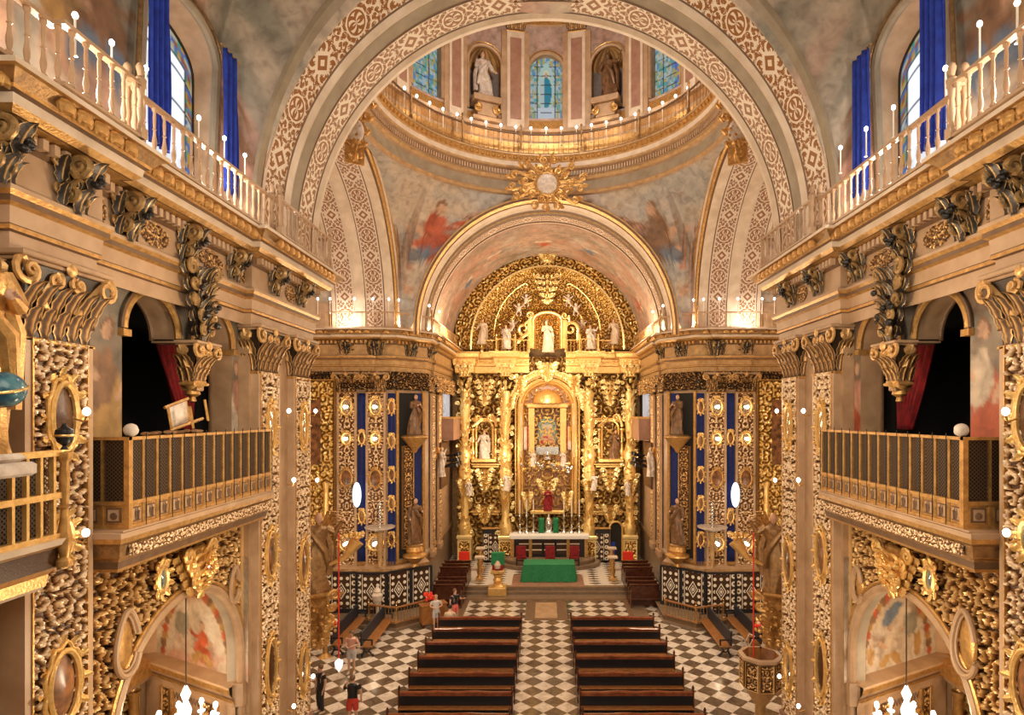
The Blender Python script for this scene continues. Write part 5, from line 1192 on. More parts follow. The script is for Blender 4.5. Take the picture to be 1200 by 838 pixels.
    for q0, q1 in (((10.7, 29.0), (9.2, 29.0)), ((9.15, 28.9), (7.75, 28.9)), ((7.7, 28.95), (6.75, 29.65)), ((6.7, 29.7), (5.85, 30.35))):
        b = MB(); p0 = Vector((sx*q0[0]-sx*9, q0[1]-29)); p1 = Vector((sx*q1[0]-sx*9, q1[1]-29)); L = (p1-p0).length; n = 1
        b.add([(p0.x, p0.y, 0), (p1.x, p1.y, 0), (p1.x, p1.y, 1.7), (p0.x, p0.y, 1.7)], [(0, 1, 2, 3)], 0, uvs=[(-L/2, 0), (L/2, 0), (L/2, 1.7), (-L/2, 1.7)]); o = b.build('inlaid_panel', M['marq'], t, smooth=False); o.modifiers.new('s', 'SOLIDIFY').thickness = .06
        b = MB(); dd = (p1-p0).normalized(); nv = (-dd.y, dd.x); c = (p0+p1)/2; b.obox(c, (dd.x, dd.y), nv, L/2+.02, .09, 1.7, 1.78); b.obox(c, (dd.x, dd.y), nv, L/2+.02, .08, -.2, 0); [b.obox(p, (dd.x, dd.y), nv, .05, .07, 0, 1.7) for p in (p0, p1)]; b.build('frame', M['black'], t, smooth=False)
    railing('brass_railing', 'low brass railing on the dais by the %s far pier' % side, [(sx*8.3, 27.95), (sx*6.9, 27.5), (sx*5.7, 28.65)], .36, .75, .16, True, 'brass', 'woodl', .02, .03, group='low brass railings', plain=True, post_h=.95, postr=.04)
    # stone ledge / pedestal above the screen
    b = MB(sx); b.sweep([(11.5, 30.0), (7.6, 30.0), (6.4, 31.45)], [(0, -CH+.35), (.25, -CH+.4), (.25, -8.1), (.35, -8.0), (.45, -7.85), (.40, -7.7), (.2, -7.6), (0, -7.5)], [0, 0, 1, 2, 1, 0, 1]); structure(b.build('trim_13' if sx < 0 else 'trim_14', [M['cream2'], M['gold_dk'], M['brown']]), 'moulded stone base of the %s far pier' % side, 'base moulding')
    # choir stalls
    def stall(label, loc):
        t = thing('choir_stall', label, 'bench', loc, 0, 'dark choir stalls'); b = MB(); b.bevbox(-.75, .75, -.2, .22, .42, .48, .01); b.build('seat', M['wood'], t); b = MB(); b.bevbox(-.75, .75, .2, .27, .0, 1.05, .02); b.bevbox(-.8, .8, .16, .32, 1.05, 1.12, .02); b.build('backrest', M['wood'], t)
        for s in (-1, 1): b = MB(); b.bevbox(s*.77-.03, s*.77+.03, -.25, .27, 0, .8, .02); b.lathe([(.05, .8), (.03, .84), (.05, .9), (.01, .95)], (s*.77, -.2, 0), 8); b.build('end_panel', M['wood'], t)
        return t
    for i in range(6): stall('%s dark choir stall of the row on the %s side of the sanctuary' % (ORD[i], side), (sx*5.15, 30.9+.72*i, .0 if i < 3 else .36))
    t = thing('red_stool', 'bright scarlet cushioned seat on the %s of the sanctuary' % side, 'stool', (sx*5.05, 36.6, .36), 0, 'scarlet seats'); b = MB(); b.bevbox(-.35, .35, -.3, .3, .42, .58, .05); b.bevbox(-.33, .33, .22, .32, .5, 1.15, .04); b.build('cushion', M['scarlet'], t)
    for q in ((-.3, -.25), (.3, -.25), (-.3, .25), (.3, .25)): b = MB(); b.lathe([(.03, 0), (.04, .2), (.03, .42)], (q[0], q[1], 0), 8); b.build('leg', M['wood'], t)
    # gilded pedestals with white tops
    for j, (X, Y) in enumerate(((3.85, 34.6), (4.05, 36.9))):
        t = thing('gilt_pedestal', '%s carved gilt pedestal with white top on the %s of the green altar' % (('nearer', 'farther')[j], side), 'pedestal', (sx*X, Y, .35), 0, 'gilt pedestals'); b = MB(); b.bevbox(-.22, .22, -.22, .22, 0, .18, .02); b.lathe([(.18, .18), (.12, .3), (.17, .5), (.10, .7), (.16, .95), (.10, 1.15), (.2, 1.3)], seg=10); b.build('shaft', M['gold'], t); b = MB(); b.bevbox(-.28, .28, -.24, .24, 1.3, 1.4, .02); b.build('top', M['white'], t)
# ============================================================ SANCTUARY
b = MB(); b.box(-6.4, 6.4, 33.3, 41, 0, .35, 0); b.sweep([(-4.6, 33.3), (4.6, 33.3)][::-1], [(0, -CH), (.28, -CH), (.28, -CH+.14), (.30, -CH+.16), (.02, -CH+.17), (.02, -CH+.32), (.05, -CH+.355), (-.3, -CH+.36)], [1, 1, 2, 1, 1, 2, 1]); b.box(-1.95, 2.15, 33.32, 35.8, .35, .37, 3)
structure(b.build('trim_15', [M['floor2'], M['stepst'], M['cream2'], M['redstone']], smooth=False), 'raised sanctuary floor of white marble with small dark diamonds and brown steps', 'platform')
b = MB()
for r0, z0, z1 in ((3.3, .35, .60), (2.95, .60, .85)):
    b.lathe([(r0, 0), (r0+.04, z1-z0-.04), (r0, z1-z0), (.01, z1-z0+.001)], (.15, 38.3, z0), 48, 0, 1.0, .55)
structure(b.build('trim_16', M['stepst']), 'rounded brown steps before the high altar', 'step')
# green draped altar
t = thing('draped_altar', 'freestanding altar under a long green damask cloth in front of the steps', 'altar', (.17, 34.9, .37))
b = MB(); b.bevbox(-1.4, 1.4, -.55, .55, 0, .93, .02); b.build('table', M['wood'], t)
b = MB(); P = []
def rr(hx, hy, n=120):
    out = []; per = 4*(hx+hy)
    for i in range(n):
        s = per*i/n
        if s < 2*hx: p = (-hx+s, -hy)
        elif s < 2*hx+2*hy: p = (hx, -hy+s-2*hx)
        elif s < 4*hx+2*hy: p = (hx-(s-2*hx-2*hy), hy)
        else: p = (-hx, hy-(s-4*hx-2*hy))
        out.append(p)
    return out
for z, e, fo in ((.02, .14, .05), (.3, .10, .035), (.6, .05, .02), (.9, .01, .005), (.97, 0, 0), (.985, -.02, 0)):
    P.append([(x+math.copysign(1, x)*(e+fo*math.sin(i*.55+1.7*math.sin(i*.21))), y+math.copysign(1, y)*(e+fo*math.sin(i*.6)), z) for i, (x, y) in enumerate(rr(1.48, .62))])
P.append([(0, 0, .986)]*120); b.grid(P, 0, closed=True); o = b.build('green_cloth', M['green'], t)
# high altar
t = thing('high_altar', 'high altar with white cloth and dark inlaid front', 'altar', (.2, 38.6, .85))
b = MB(); b.bevbox(-2.4, 2.4, -.45, .6, 0, 1.3, .03, 0)
for x in (-1.6, -.8, 0, .8, 1.6): b.bevbox(x-.33, x+.33, -.50, -.4, .2, 1.1, .02, 1)
for x in (-2.35, -1.2, 1.2, 2.35): b.bevbox(x-.1, x+.1, -.56, -.4, 0, 1.25, .02, 2)
b.build('altar_block', [M['black'], M['marq'], M['gold']], t); b = MB(); b.bevbox(-2.55, 2.55, -.6, .6, 1.3, 1.42, .02); b.box(-2.5, 2.5, -.62, -.59, 1.18, 1.34); b.build('white_cloth', M['whitecloth'], t)
for i, x in enumerate((-1.65, .15, 1.65)):
    t = thing('sanctuary_chair', '%s red cushioned dark chair before the high altar' % ('left', 'middle', 'right')[i], 'chair', (x+.1, 37.2, .6), PI, 'red chairs before the high altar')
    b = MB(); b.bevbox(-.3, .3, -.3, .3, .42, .55, .04); b.build('seat', M['red'], t); b = MB(); b.bevbox(-.3, .3, .27, .33, .6, 1.25, .03); b.build('backrest', M['red'], t)
    for q in ((-.28, -.28), (.28, -.28), (-.28, .28), (.28, .28)): b = MB(); b.lathe([(.03, 0), (.035, .2), (.03, .44)], (*q, 0), 8); b.build('leg', M['black'], t)
for i, px in enumerate((609, 617, 625, 661, 670, 679)):
    t = thing('altar_candlestick', 'tall silver candlestick on the high altar, %s from the left' % ('first', 'second', 'third', 'fourth', 'fifth', 'sixth')[i], 'candlestick', ((px-640)*38.5/F, 38.75, 2.27), 0, 'tall candlesticks on the high altar')
    b = MB(); b.lathe([(.16, 0), (.12, .08), (.05, .15), (.09, .35), (.04, .5), (.035, 1.0), (.08, 1.1), (.10, 1.14)], seg=10); b.build('stem', M['silver'], t); b = MB(); b.tube([(0, 0, 1.12), (0, 0, 2.15)], .035, 8); b.build('candle', M['candle'], t)
t = thing('tabernacle_throne', 'small silver tabernacle flanked by green drapes on the high altar', 'tabernacle', (.17, 38.8, 2.27)); b = MB(); b.lathe([(.28, 0), (.3, .1), (.22, .2), (.26, .7), (.18, .9), (.05, 1.1), (.01, 1.3)], seg=14); b.build('canopy', M['silver'], t)
for s in (-1, 1): b = MB(); P = [[(s*(.3+.06*i+.03*math.sin(i*2)), -.1+.05*math.sin(i*2.2), z) for i in range(7)] for z in np.linspace(0, 1.0, 6)]; b.grid(P, 0); o = b.build('green_drape', M['green'], t); o.modifiers.new('s', 'SOLIDIFY').thickness = .02
# lectern
t = thing('lectern', 'gilded lectern hung with green and red cloth left of the green altar', 'lectern', (-2.68, 33.1, .35)); b = MB(); b.bevbox(-.5, .5, -.45, .35, -.35, .12, .04); b.lathe([(.35, .12), (.2, .25), (.28, .45), (.2, .6), (.3, .8)], seg=10); b.bevbox(-.38, .38, -.2, .2, .8, 1.0, .03); b.build('gilt_base', M['gold_br'], t)
b = MB(); b.bevbox(-.3, .3, -.12, .12, 1.0, 1.3, .02); b.build('red_cloth', M['red'], t); b = MB(); b.bevbox(-.36, .36, -.05, .3, 1.25, 1.95, .03); b.build('green_cloth', M['green'], t); b = MB(); b.lathe([(.01, 0), (.15, .02), (.2, .2), (.1, .4), (.01, .45)], (0, -.12, 1.1), 10); b.build('white_book', M['white'], t)
for sx, side in SIDES:
    b = MB(); o = S(sx, 4.4, 39.2, .4); t = thing('inlaid_cabinet', 'dark inlaid screen panel at the %s foot of the altarpiece' % side, 'screen', (sx*3.3, 38.9, .4), 0, 'inlaid panels by the high altar')
    b.bevbox(-.85, .85, -.1, .1, 0, 2.1, .03, 0); b.add([(-.8, -.11, .1), (.8, -.11, .1), (.8, -.11, 1.8), (-.8, -.11, 1.8)], [(0, 1, 2, 3)], 1, uvs=[(-.8, 0), (.8, 0), (.8, 1.7), (-.8, 1.7)]); b.build('panel', [M['black'], M['marq']], t); b = MB(); b.bevbox(-.9, .9, -.15, .15, 2.1, 2.2, .02); b.build('cornice', M['gold'], t)
# ============================================================ ALTARPIECE
RY = 39.6; rx_ = lambda px: (px-641.5)*RY/F; rz2 = lambda py: CH+(485-py)*RY/F
t = RT = thing('gilded_altarpiece', 'towering gilded high altarpiece filling the chancel end under a gold shell', 'altarpiece', (0.08, RY, .35)); O = (0, 0, -.35)
LZ = lambda py: rz2(py)-.35
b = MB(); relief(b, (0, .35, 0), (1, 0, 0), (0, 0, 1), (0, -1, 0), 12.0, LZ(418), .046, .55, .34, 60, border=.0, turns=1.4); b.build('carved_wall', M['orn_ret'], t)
for k, (x0, x1, y) in enumerate(((-5.9, -4.9, -.45), (-3.2, -2.25, -.65), (2.25, 3.2, -.65), (4.9, 5.9, -.45))):
    xc = (x0+x1)/2; w = (x1-x0)/2
    b = MB(); b.bevbox(xc-w*.9, xc+w*.9, y-.35, .4, 0, 1.5, .05); b.bevbox(xc-w, xc+w, y-.42, .4, 1.5, 1.75, .05); relief(b, (xc, y-.36, .1), (1, 0, 0), (0, 0, 1), (0, -1, 0), w*1.7, 1.35, .05, .4, .1, 61+k); b.c = [np.full_like(c, .85) if i < 2 else c for i, c in enumerate(b.c)]; b.build('pedestal', M['orn_ret'], t)
    b = MB(); zt = LZ(440); hh = zt-1.75; pf = [(.34, 0), (.40, .05), (.30, .08), (.22, .12), (.30, .30), (.38, .40), (.28, .44), (.40, .50), (.30, .54), (.20, .58), (.30, .72), (.34, .80), (.24, .84), (.30, .88), (.22, .9)]
    b.lathe([(r*1.1, z*hh) for r, z in pf], (xc, y, 1.75), 12); b.c[-1] = np.full_like(b.c[-1], .6)
    rnd = random.Random(k)
    for q in range(130):
        a = rnd.uniform(-PI, 0); z = 1.75+hh*rnd.random()*.95; r = .36; leaf(b, Tm(xc+r*math.cos(a)*.9, y+r*math.sin(a)*.9, z, a+PI/2), .34, .24, .14)
    for q in range(26):
        s = rnd.choice((-1, 1)); z = 1.75+hh*(q+.5)/26; volute(b, (xc+s*(.30+.2*rnd.random()), y-.2*rnd.random(), z+rnd.uniform(-.1, .1)), rnd.uniform(.09, .2), s, .04, rnd.random()*6, 1.4)
    b.build('column', M['orn_ret'], t); c = capital('capital', t, .62, .8, .5, (xc, y-.25, zt-.05)); c.data.materials[0] = M['orn_ret']
    for ch in c.children: ch.data.materials[0] = M['gold_br']
b = MB(); P = [(-6.1, .2), (-5.95, .2), (-5.95, -.7), (-4.85, -.7), (-4.85, .0), (-3.25, 0), (-3.25, -.95), (-2.2, -.95), (-2.2, -.35), (-1.2, -.35)]
for sg in (1, -1):
    PP = [(-q[0], q[1]) for q in P] if sg > 0 else P[::-1]
    b.sweep(PP, [(0, LZ(438)), (.05, LZ(437)), (.08, LZ(430)), (.16, LZ(429)), (.2, LZ(422)), (.4, LZ(420)), (.42, LZ(416)), (.5, LZ(414)), (-.6, LZ(413.8))], z0=0)
    eggs(b, PP, LZ(425), .2, .3, .12)
b.build('cornice', M['gold_br'], t)
# ledges, canopies and leafy clusters that fill the bays between the columns
for i, (x, z, w_, h_, sd) in enumerate(((-4.1, LZ(446), 1.5, 1.8, 1), (4.1, LZ(446), 1.5, 1.8, 2), (-4.1, LZ(548), 1.5, 1.6, 3), (4.1, LZ(548), 1.5, 1.6, 4), (-4.1, LZ(590), 1.3, 1.2, 5), (4.1, LZ(590), 1.3, 1.2, 6), (-1.75, LZ(440), .9, 1.5, 7), (1.75, LZ(440), .9, 1.5, 8), (0, LZ(560), 1.7, 1.4, 9), (-1.3, LZ(575), .8, 1.2, 10), (1.3, LZ(575), .8, 1.2, 11), (-5.4, LZ(560), .9, 1.0, 12), (5.4, LZ(560), .9, 1.0, 13), (-2.7, LZ(560), .9, .9, 14), (2.7, LZ(560), .9, .9, 15))):
    b = MB(); b.merge(keystone_mesh(w_, h_, sd), Tm(x, -.45-.35*(abs(abs(x)-2.7) < .1 or abs(x) > 5), z)); b.build('leafy_cluster', M['orn_ret'], t)
for s in (-1, 1):
    for zz_, dd_ in ((LZ(545), .35), (LZ(600), .45), (LZ(492), .15)):
        b = MB(); b.bevbox(s*4.05-.95, s*4.05+.95, -dd_, .3, zz_, zz_+.14, .04); b.bevbox(s*4.05-.85, s*4.05+.85, -dd_+.08, .3, zz_-.16, zz_, .03); b.build('ledge', M['gold_br'], t)
    b = MB(); b.lathe([(.13, 0), (.10, .3), (.12, .5), (.08, 1.5), (.11, 2.2), (.13, 2.3), (.07, 3.2), (.13, 3.5)], (s*1.78, -.5, LZ(535)), 10); b.build('reflection_shaft', M['white'], t)  # white shafts added to stand for bright light reflections beside the arch
# central arch and glazed chamber
b = MB(); zc = LZ(478); r0 = 1.85
pr = [(-r0, LZ(600))]+[(-r0*math.cos(a), zc+r0*math.sin(a)) for a in np.linspace(0, PI, 30)]+[(r0, LZ(600))]
for k, (q, rad) in enumerate(((1.0, .12), (1.12, .06), (.90, .06))): b.tube([(x*q, -.55+.12*(k == 2), zc+(z-zc)*q if z > zc else z) for x, z in pr], rad, 8)
b.grid([[(x*.95, -.5, z if z < zc else zc+(z-zc)*.95) for x, z in pr], [(x*.80, .30, z if z < zc else zc+(z-zc)*.8) for x, z in pr]], 0); b.build('central_arch', M['gold_br'], t)
b = MB(); rnd = random.Random(8)
for i in range(40):
    a = PI*i/39; s = 1 if a < PI/2 else -1; volute(b, (-(r0*1.28)*math.cos(a), -.6, zc+(r0*1.28)*math.sin(a)), .16, s, .05, rnd.random()*6, 1.4); leaf(b, Tm(-(r0*1.15)*math.cos(a), -.6, zc+(r0*1.15)*math.sin(a), 0, ry=a-PI/2), .36, .2, .14)
b.merge(keystone_mesh(1.6, 1.3, 5), Tm(0, -.7, LZ(425))); b.build('arch_ornament', M['orn_ret'], t)
b = MB(); x0 = .98; zb, zt = LZ(533), LZ(478)
b.box(-1.5, 1.5, .26, .3, LZ(600), LZ(450), 1); b.bevbox(-1.25, -.85, -.1, .25, zb, zt, .04, 0); b.bevbox(.85, 1.25, -.1, .25, zb, zt, .04, 0); b.bevbox(-1.35, 1.35, -.2, .25, zt, zt+.3, .05, 0)
b.lathe([(1.0, 0), (.95, .3), (.8, .55), (.5, .8), (.02, .95)], (0, .2, zt+.3), 20, 0, a0=PI, a1=2*PI); b.build('chamber_frame', [M['gold_br'], M['redstone']], t)
b = MB(); U, V = np.meshgrid(np.linspace(-.85, .85, 40), np.linspace(0, zt-zb, 60)); col = np.zeros(U.shape+(3,))+np.array([.16, .07, .03]); z1 = LZ(496)-zb
g = ((U/.6)**2 < 1) & (V > LZ(516)-zb) & (V < z1-.2+np.sqrt(np.clip(.36-U**2, 0, 1))*.9); col[g] = (.20, .42, .50); g2 = (np.abs(U) < .35) & g & (V < z1-.05); col[g2] = (.55, .52, .52)
g3 = (np.abs(U) < .5) & (V > LZ(520)-zb) & (V < LZ(511)-zb); n_ = vnoise(U*9, V*9, 3); col[g3] = np.where(n_[g3][:, None] > .5, (.45, .03, .03), (.55, .40, .30)); b.grid(np.stack([U, U*0+.2, zb+V], 2), 0, col=col, flip=True); b.build('chamber_image', M['painted'], t)
b = MB(); b.bevbox(-.75, .75, -.3, .2, LZ(533), LZ(523), .05); b.lathe([(.3, 0), (.25, .2), (.35, .35), (.15, .6), (.02, .8)], (0, -.1, LZ(533)-.3), 12); b.build('reliquary_shelf', M['silver'], t)
# red and white banners either side of the chamber
for s in (-1, 1):
    b = MB(); P = [[(s*(1.28+.05*i+.02*math.sin(3*i)), -.35+.04*math.sin(i*2+z), z) for i in range(6)] for z in np.linspace(LZ(527), LZ(500), 8)]; col = np.zeros((8, 6, 3))+np.array([.8, .75, .7]); col[:, :2] = (.55, .06, .02); col[3:, 3:] = (.75, .45, .05) if s > 0 else (.8, .76, .7)
    b.grid(P, 0, col=col); o = b.build('banner', M['painted']); o.location = (0.08, RY, .35); o.modifiers.new('s', 'SOLIDIFY').thickness = .015
    tag(o, 'small %s banner standing %s of the glazed chamber' % (('red and white', 'left') if s < 0 else ('yellow and white', 'right')), 'banner')
# upper gilded shell: stepped concentric bands inside the vault
zc = LZ(404); bands = [(6.2, .55), (6.0, .25), (5.05, .05), (4.95, -.15), (4.80, .25), (3.75, .55), (3.65, .35), (3.45, .35), (3.30, .6), (.02, .75)]
def ringrel(mb, R0, y0, R1, y1, amp, cell, seed, n=260):
    A = np.linspace(-.06, PI+.06, n); q = np.linspace(0, 1, max(3, int(abs(R1-R0)/.055)+2)); Q, Ag = np.meshgrid(q, A, indexing='ij'); Rr = R0+(R1-R0)*Q; arc = np.abs(Ag-PI/2)*(R0+R1)/2
    H = scroll(arc+seed, Q*abs(R1-R0)+seed*.3, cell, seed)*(amp > 0) if amp else np.full(Q.shape, .8)
    Y = y0+(y1-y0)*Q-H*amp; mb.grid(np.stack([Rr*np.cos(Ag), Y, zc+Rr*np.sin(Ag)*1.03], 2), 0, col=np.repeat(H[..., None], 3, 2), flip=True)
b = MB(); ringrel(b, 6.2, .2, 5.1, .1, .22, .45, 3); b.build('outer_carved_band', M['orn_ret'], t)
b = MB(); ringrel(b, 5.12, -.05, 5.0, -.05, 0, 1, 1); ringrel(b, 5.0, -.05, 4.6, .35, .10, .26, 8); ringrel(b, 4.6, .35, 4.35, .25, .06, .22, 9); b.build('gilded_cove', M['orn_ret'], t)
b = MB(); ringrel(b, 4.35, .25, 3.6, .40, .14, .36, 5); b.build('inner_carved_band', M['orn_ret'], t)
b = MB(); relief(b, (0, .55, zc-.3), (1, 0, 0), (0, 0, 1), (0, -1, 0), 8.0, 4.4, .05, .34, .20, 70, border=0, gain=.72, mask=lambda u, v: (u**2+(v-.3)**2 < 3.75**2)); b.build('dark_carved_field', M['orn_ret'], t)
for s in (-1, 1):   # bright ribs of the shell
    for r0, w in ((3.75, .05), (2.75, .035), (5.05, .05)):
        b = MB(); b.tube([(s*r0*math.cos(a)*(.95), .1, zc+.6*r0/3.7+r0*math.sin(a)*1.02) for a in np.linspace(0, 1.15, 20)], w, 6); b.build('shell_rib', M['gold_br'], t)
    # scrolled side brackets of the attic
    b = MB(); volute(b, (s*1.55, -.3, zc+1.0), .5, s, .09, 0, 1.3, stem=(s*2.0, -.3, zc+.1)); volute(b, (s*1.15, -.3, zc+1.9), .25, -s, .06, 0, 1.3, stem=(s*1.5, -.3, zc+1.3)); b.hascol = False; b.build('attic_scroll', M['gold_br'], t)
b = MB(); pr = [(-.95, zc-.3)]+[(-.95*math.cos(a), zc+1.55+.55*math.sin(a)) for a in np.linspace(0, PI, 16)]+[(.95, zc-.3)]; b.tube([(x, -.35, z) for x, z in pr], .10, 8); b.grid([[(x, -.35, z) for x, z in pr], [(x*.8, .45, z) for x, z in pr]], 0); b.bevbox(-1.3, -1.0, -.4, .4, zc-.3, zc+1.6, .04); b.bevbox(1.0, 1.3, -.4, .4, zc-.3, zc+1.6, .04); b.build('attic_niche', M['gold_br'], t)
b = MB(); b.merge(keystone_mesh(2.0, 2.2, 12), Tm(0, -.3, zc+4.6)); b.merge(keystone_mesh(1.8, .9, 13), Tm(0, -.1, zc+6.35)); b.build('crest', M['orn_ret'], t)
rnd = random.Random(6)
for i, (x, z) in enumerate(((0, 3.3), (-1.9, 2.4), (1.9, 2.4), (-2.3, 1.3), (2.3, 1.3), (-1.4, 3.0), (1.4, 3.0))):   # cherubs on the field
    b = MB(); b.ell((0, 0, 0), (.16, .12, .2), 10, 7, 0); b.ell((0, -.05, .28), .11, 10, 7, 0)
    for s in (-1, 1): b.tube([(s*.12, 0, .1), (s*.32, -.1, .22)], [.05, .03], 6); b.tube([(s*.08, 0, -.15), (s*.16, -.12, -.35), (s*.1, -.05, -.5)], [.07, .05, .03], 6); b.tube([(s*.08, .1, .15), (s*.4, .12, .35)], [.06, .01], 6, flat=.4)
    o = b.build('cherub', M['statuew'], t); o.location = (x, .1, zc+z)
P = [(-4.3, -.3), (-3.3, -.3), (-3.3, -1.0), (-2.1, -1.0), (-2.1, -.5), (-1.2, -.5)]
for s in (-1, 1): railing('altarpiece_balustrade', 'gilt balustrade on the %s half of the altarpiece cornice' % ('left' if s < 0 else 'right'), [(-s*x+.08, RY+y) for x, y in P], CH+(485-414)*RY/F, .85, .22, True, 'gold_br', 'gold_br', .03, .045, group='altarpiece balustrades', plain=True)
A = lambda px, py, dy=-.6: (rx_(px)+.08, RY+dy, rz2(py))
for nm, px, py, h, dy, sd, ms, arms in (
    ('white marble saint in the top central niche of the altarpiece', 641.5, 413, 2.1, -.15, 2, ('white', 'white', 'silver', 'gold_br'), 2), ('winged figure left of the top niche of the altarpiece', 594, 411, 1.6, -.9, 4, ('statuew', 'skin', 'gold', 'gold'), 1), ('winged figure right of the top niche of the altarpiece', 691, 411, 1.6, -.9, 5, ('statuew', 'skin', 'gold', 'gold'), 1),
    ('pale saint at the left edge of the golden shell', 566, 404, 1.7, -.2, 6, ('white', 'skin', 'gold', 'gold'), 0), ('pale saint at the right edge of the golden shell', 719, 404, 1.7, -.2, 7, ('white', 'skin', 'gold', 'gold'), 0),
    ('painted saint in the left side niche of the altarpiece', 568, 537, 1.9, -.3, 8, ('statuew', 'skin', 'statue', 'gold'), 0), ('dark saint in the right side niche of the altarpiece', 720, 537, 1.9, -.3, 9, ('statue', 'skin', 'bronze', 'gold'), 0),
    ('small pale figure at the foot of the inner left column', 595, 572, 1.1, -1.3, 10, ('statuew', 'skin', 'gold', 'gold'), 1), ('small pale figure at the foot of the inner right column', 694, 572, 1.1, -1.3, 11, ('statuew', 'skin', 'gold', 'gold'), 1),
    ('small figure at the foot of the outer left column', 552, 578, 1.0, -1.1, 12, ('statuew', 'skin', 'gold', 'gold'), 0), ('small figure at the foot of the outer right column', 733, 578, 1.0, -1.1, 13, ('statuew', 'skin', 'gold', 'gold'), 0),
    ('left angel kneeling before the central chamber', 625, 545, 1.0, -1.0, 14, ('statuew', 'skin', 'silver', 'gold'), 2), ('right angel kneeling before the central chamber', 659, 545, 1.0, -1.0, 15, ('statuew', 'skin', 'silver', 'gold'), 2),
    ('red robed saint in the lowest central niche above the altar', 642, 596, 1.5, -.8, 16, ('red', 'skin', 'statuew', 'gold'), 2)):
    statue('saint_statue', nm, A(px, py, dy), 0, h, sd, ms, arms, 'statues of the altarpiece', wings='wing' in nm or 'angel' in nm)
for x in (-4.15, 4.15):
    b = MB(); pr = [(-.55, LZ(537))]+[(-.55*math.cos(a), LZ(502)+.55*math.sin(a)) for a in np.linspace(0, PI, 14)]+[(.55, LZ(537))]; b.tube([(x+q, -.15, z) for q, z in pr], .08, 8); b.bevbox(x-.8, x+.8, -.7, .3, LZ(541), LZ(537), .04); [b.lathe(turned(LZ(502)-LZ(537), .13), (x+s*.75, -.3, LZ(537)), 10) for s in (-1, 1)]
    [volute(b, (x+s*.4, -.2, LZ(490)), .25, s, .07, 0, 1.4, stem=(x+s*.8, -.2, LZ(500))) for s in (-1, 1)]; b.hascol = False; b.build('side_niche', M['gold_br'], t)
b = MB(); b.bevbox(-1.1, 1.1, -.9, .3, LZ(600), LZ(596), .04); b.build('lowest_shelf', M['gold_br'], t)
b = MB(); rnd = random.Random(3)
for i in range(60):
    x = rnd.uniform(-1.7, 1.7); b.ell((x, -.9-.15*rnd.random(), LZ(545)+rnd.uniform(-.25, .35)-abs(x)*.1), rnd.uniform(.06, .14), 7, 5, i % 2)
o = b.build('cloud_cluster', [M['silver'], M['gold_br']], t); o['kind'] = 'stuff'
t = thing('side_doorway', 'dark arched doorway with bluish light at the right foot of the altarpiece', 'doorway', (4.55, 39.0, .35)); b = MB(); b.box(-.35, .35, -.02, .05, 0, 2.2, 0); b.lathe([(.35, .02), (.01, .03)], (0, 0, 2.2), 16, 0, axis='y', a0=0, a1=PI); b.build('dark_opening', M['dark'], t); b = MB(); b.tube([(-.42, -.05, 0), (-.42, -.05, 2.2)]+[(-.42*math.cos(a), -.05, 2.2+.42*math.sin(a)) for a in np.linspace(.2, PI-.2, 8)]+[(.42, -.05, 2.2), (.42, -.05, 0)], .07, 8); b.build('arch_frame', M['gold_br'], t); b = MB(); b.box(-.3, -.05, -.05, -.03, .1, 1.3); b.build('blue_light_panel', M['blue'], t)  # bluish light in the doorway is only a flat blue-coloured panel
# ============================================================ NAVE FLOOR
def make_pew():
    t = thing('church_pew', 'x', 'pew'); L = 1.82   # faces +Y, seen from behind; origin at floor centre of the back
    b = MB(); n = 40; P = []
    for z, fy in ((0, -.03), (0, .03)): pass
    top = [.93+.035*math.sin(i/n*PI)*(.6+.4*math.cos(i/n*6*PI))+(.02 if i in (0, n) else 0) for i in range(n+1)]
    xs = np.linspace(-L, L, n+1)
    b.grid([[(x, -.04, .80) for x in xs], [(x, -.06, tz-.03) for x, tz in zip(xs, top)], [(x, -.02, tz) for x, tz in zip(xs, top)], [(x, .06, tz-.01) for x, tz in zip(xs, top)], [(x, .05, .80) for x in xs]], 0); b.build('top_rail', M['woodred'], t)
    b = MB(); b.bevbox(-L, L, -.025, .025, .25, .82, .01); b.build('backrest', M['black'], t)
    b = MB(); b.bevbox(-L, L, .02, .46, .42, .46, .01); b.build('seat', M['wood'], t)
    b = MB(); b.bevbox(-L, L, -.36, -.08, .20, .25, .015); b.build('kneeler', M['woodl'], t)
    b = MB(); b.bevbox(-L, L, -.28, -.02, .455, .485, .01); b.build('book_shelf', M['woodl'], t)
    for s in (-1, 1):
        b = MB(); pr = [(-.30, 0), (.50, 0), (.50, .10), (.42, .40), (.46, .62), (.36, .66), (.16, .62), (.10, .90), (.04, 1.02), (-.05, 1.02), (-.08, .90), (-.08, .30), (-.30, .22)]
        v = [(s*(L+.0), y, z) for y, z in pr]+[(s*(L+.05), y, z) for y, z in pr]; k = len(pr); fs = [tuple(range(k)), tuple(range(2*k-1, k-1, -1))]+[(i, (i+1) % k+0, (i+1) % k+k, i+k) for i in range(k)]
        b.add(v, fs); b.lathe([(.035, 1.0), (.05, 1.05), (.03, 1.10), (.005, 1.14)], (s*(L+.025), 0, 0), 8); b.build('end_panel', M['wood'], t, smooth=False)
    return t
PW = make_pew(); used = [False]
for sx, side in SIDES:
    for i, Y in enumerate((18.05, 19.5, 20.95, 22.4, 23.8, 25.25, 26.7)):
        put(PW, used, (sx*2.95, Y, 0), 0, 'dark wooden pew %s aisle, %s from the camera' % (side+' of the', ORD[i]), 'pews in two blocks either side of the aisle')
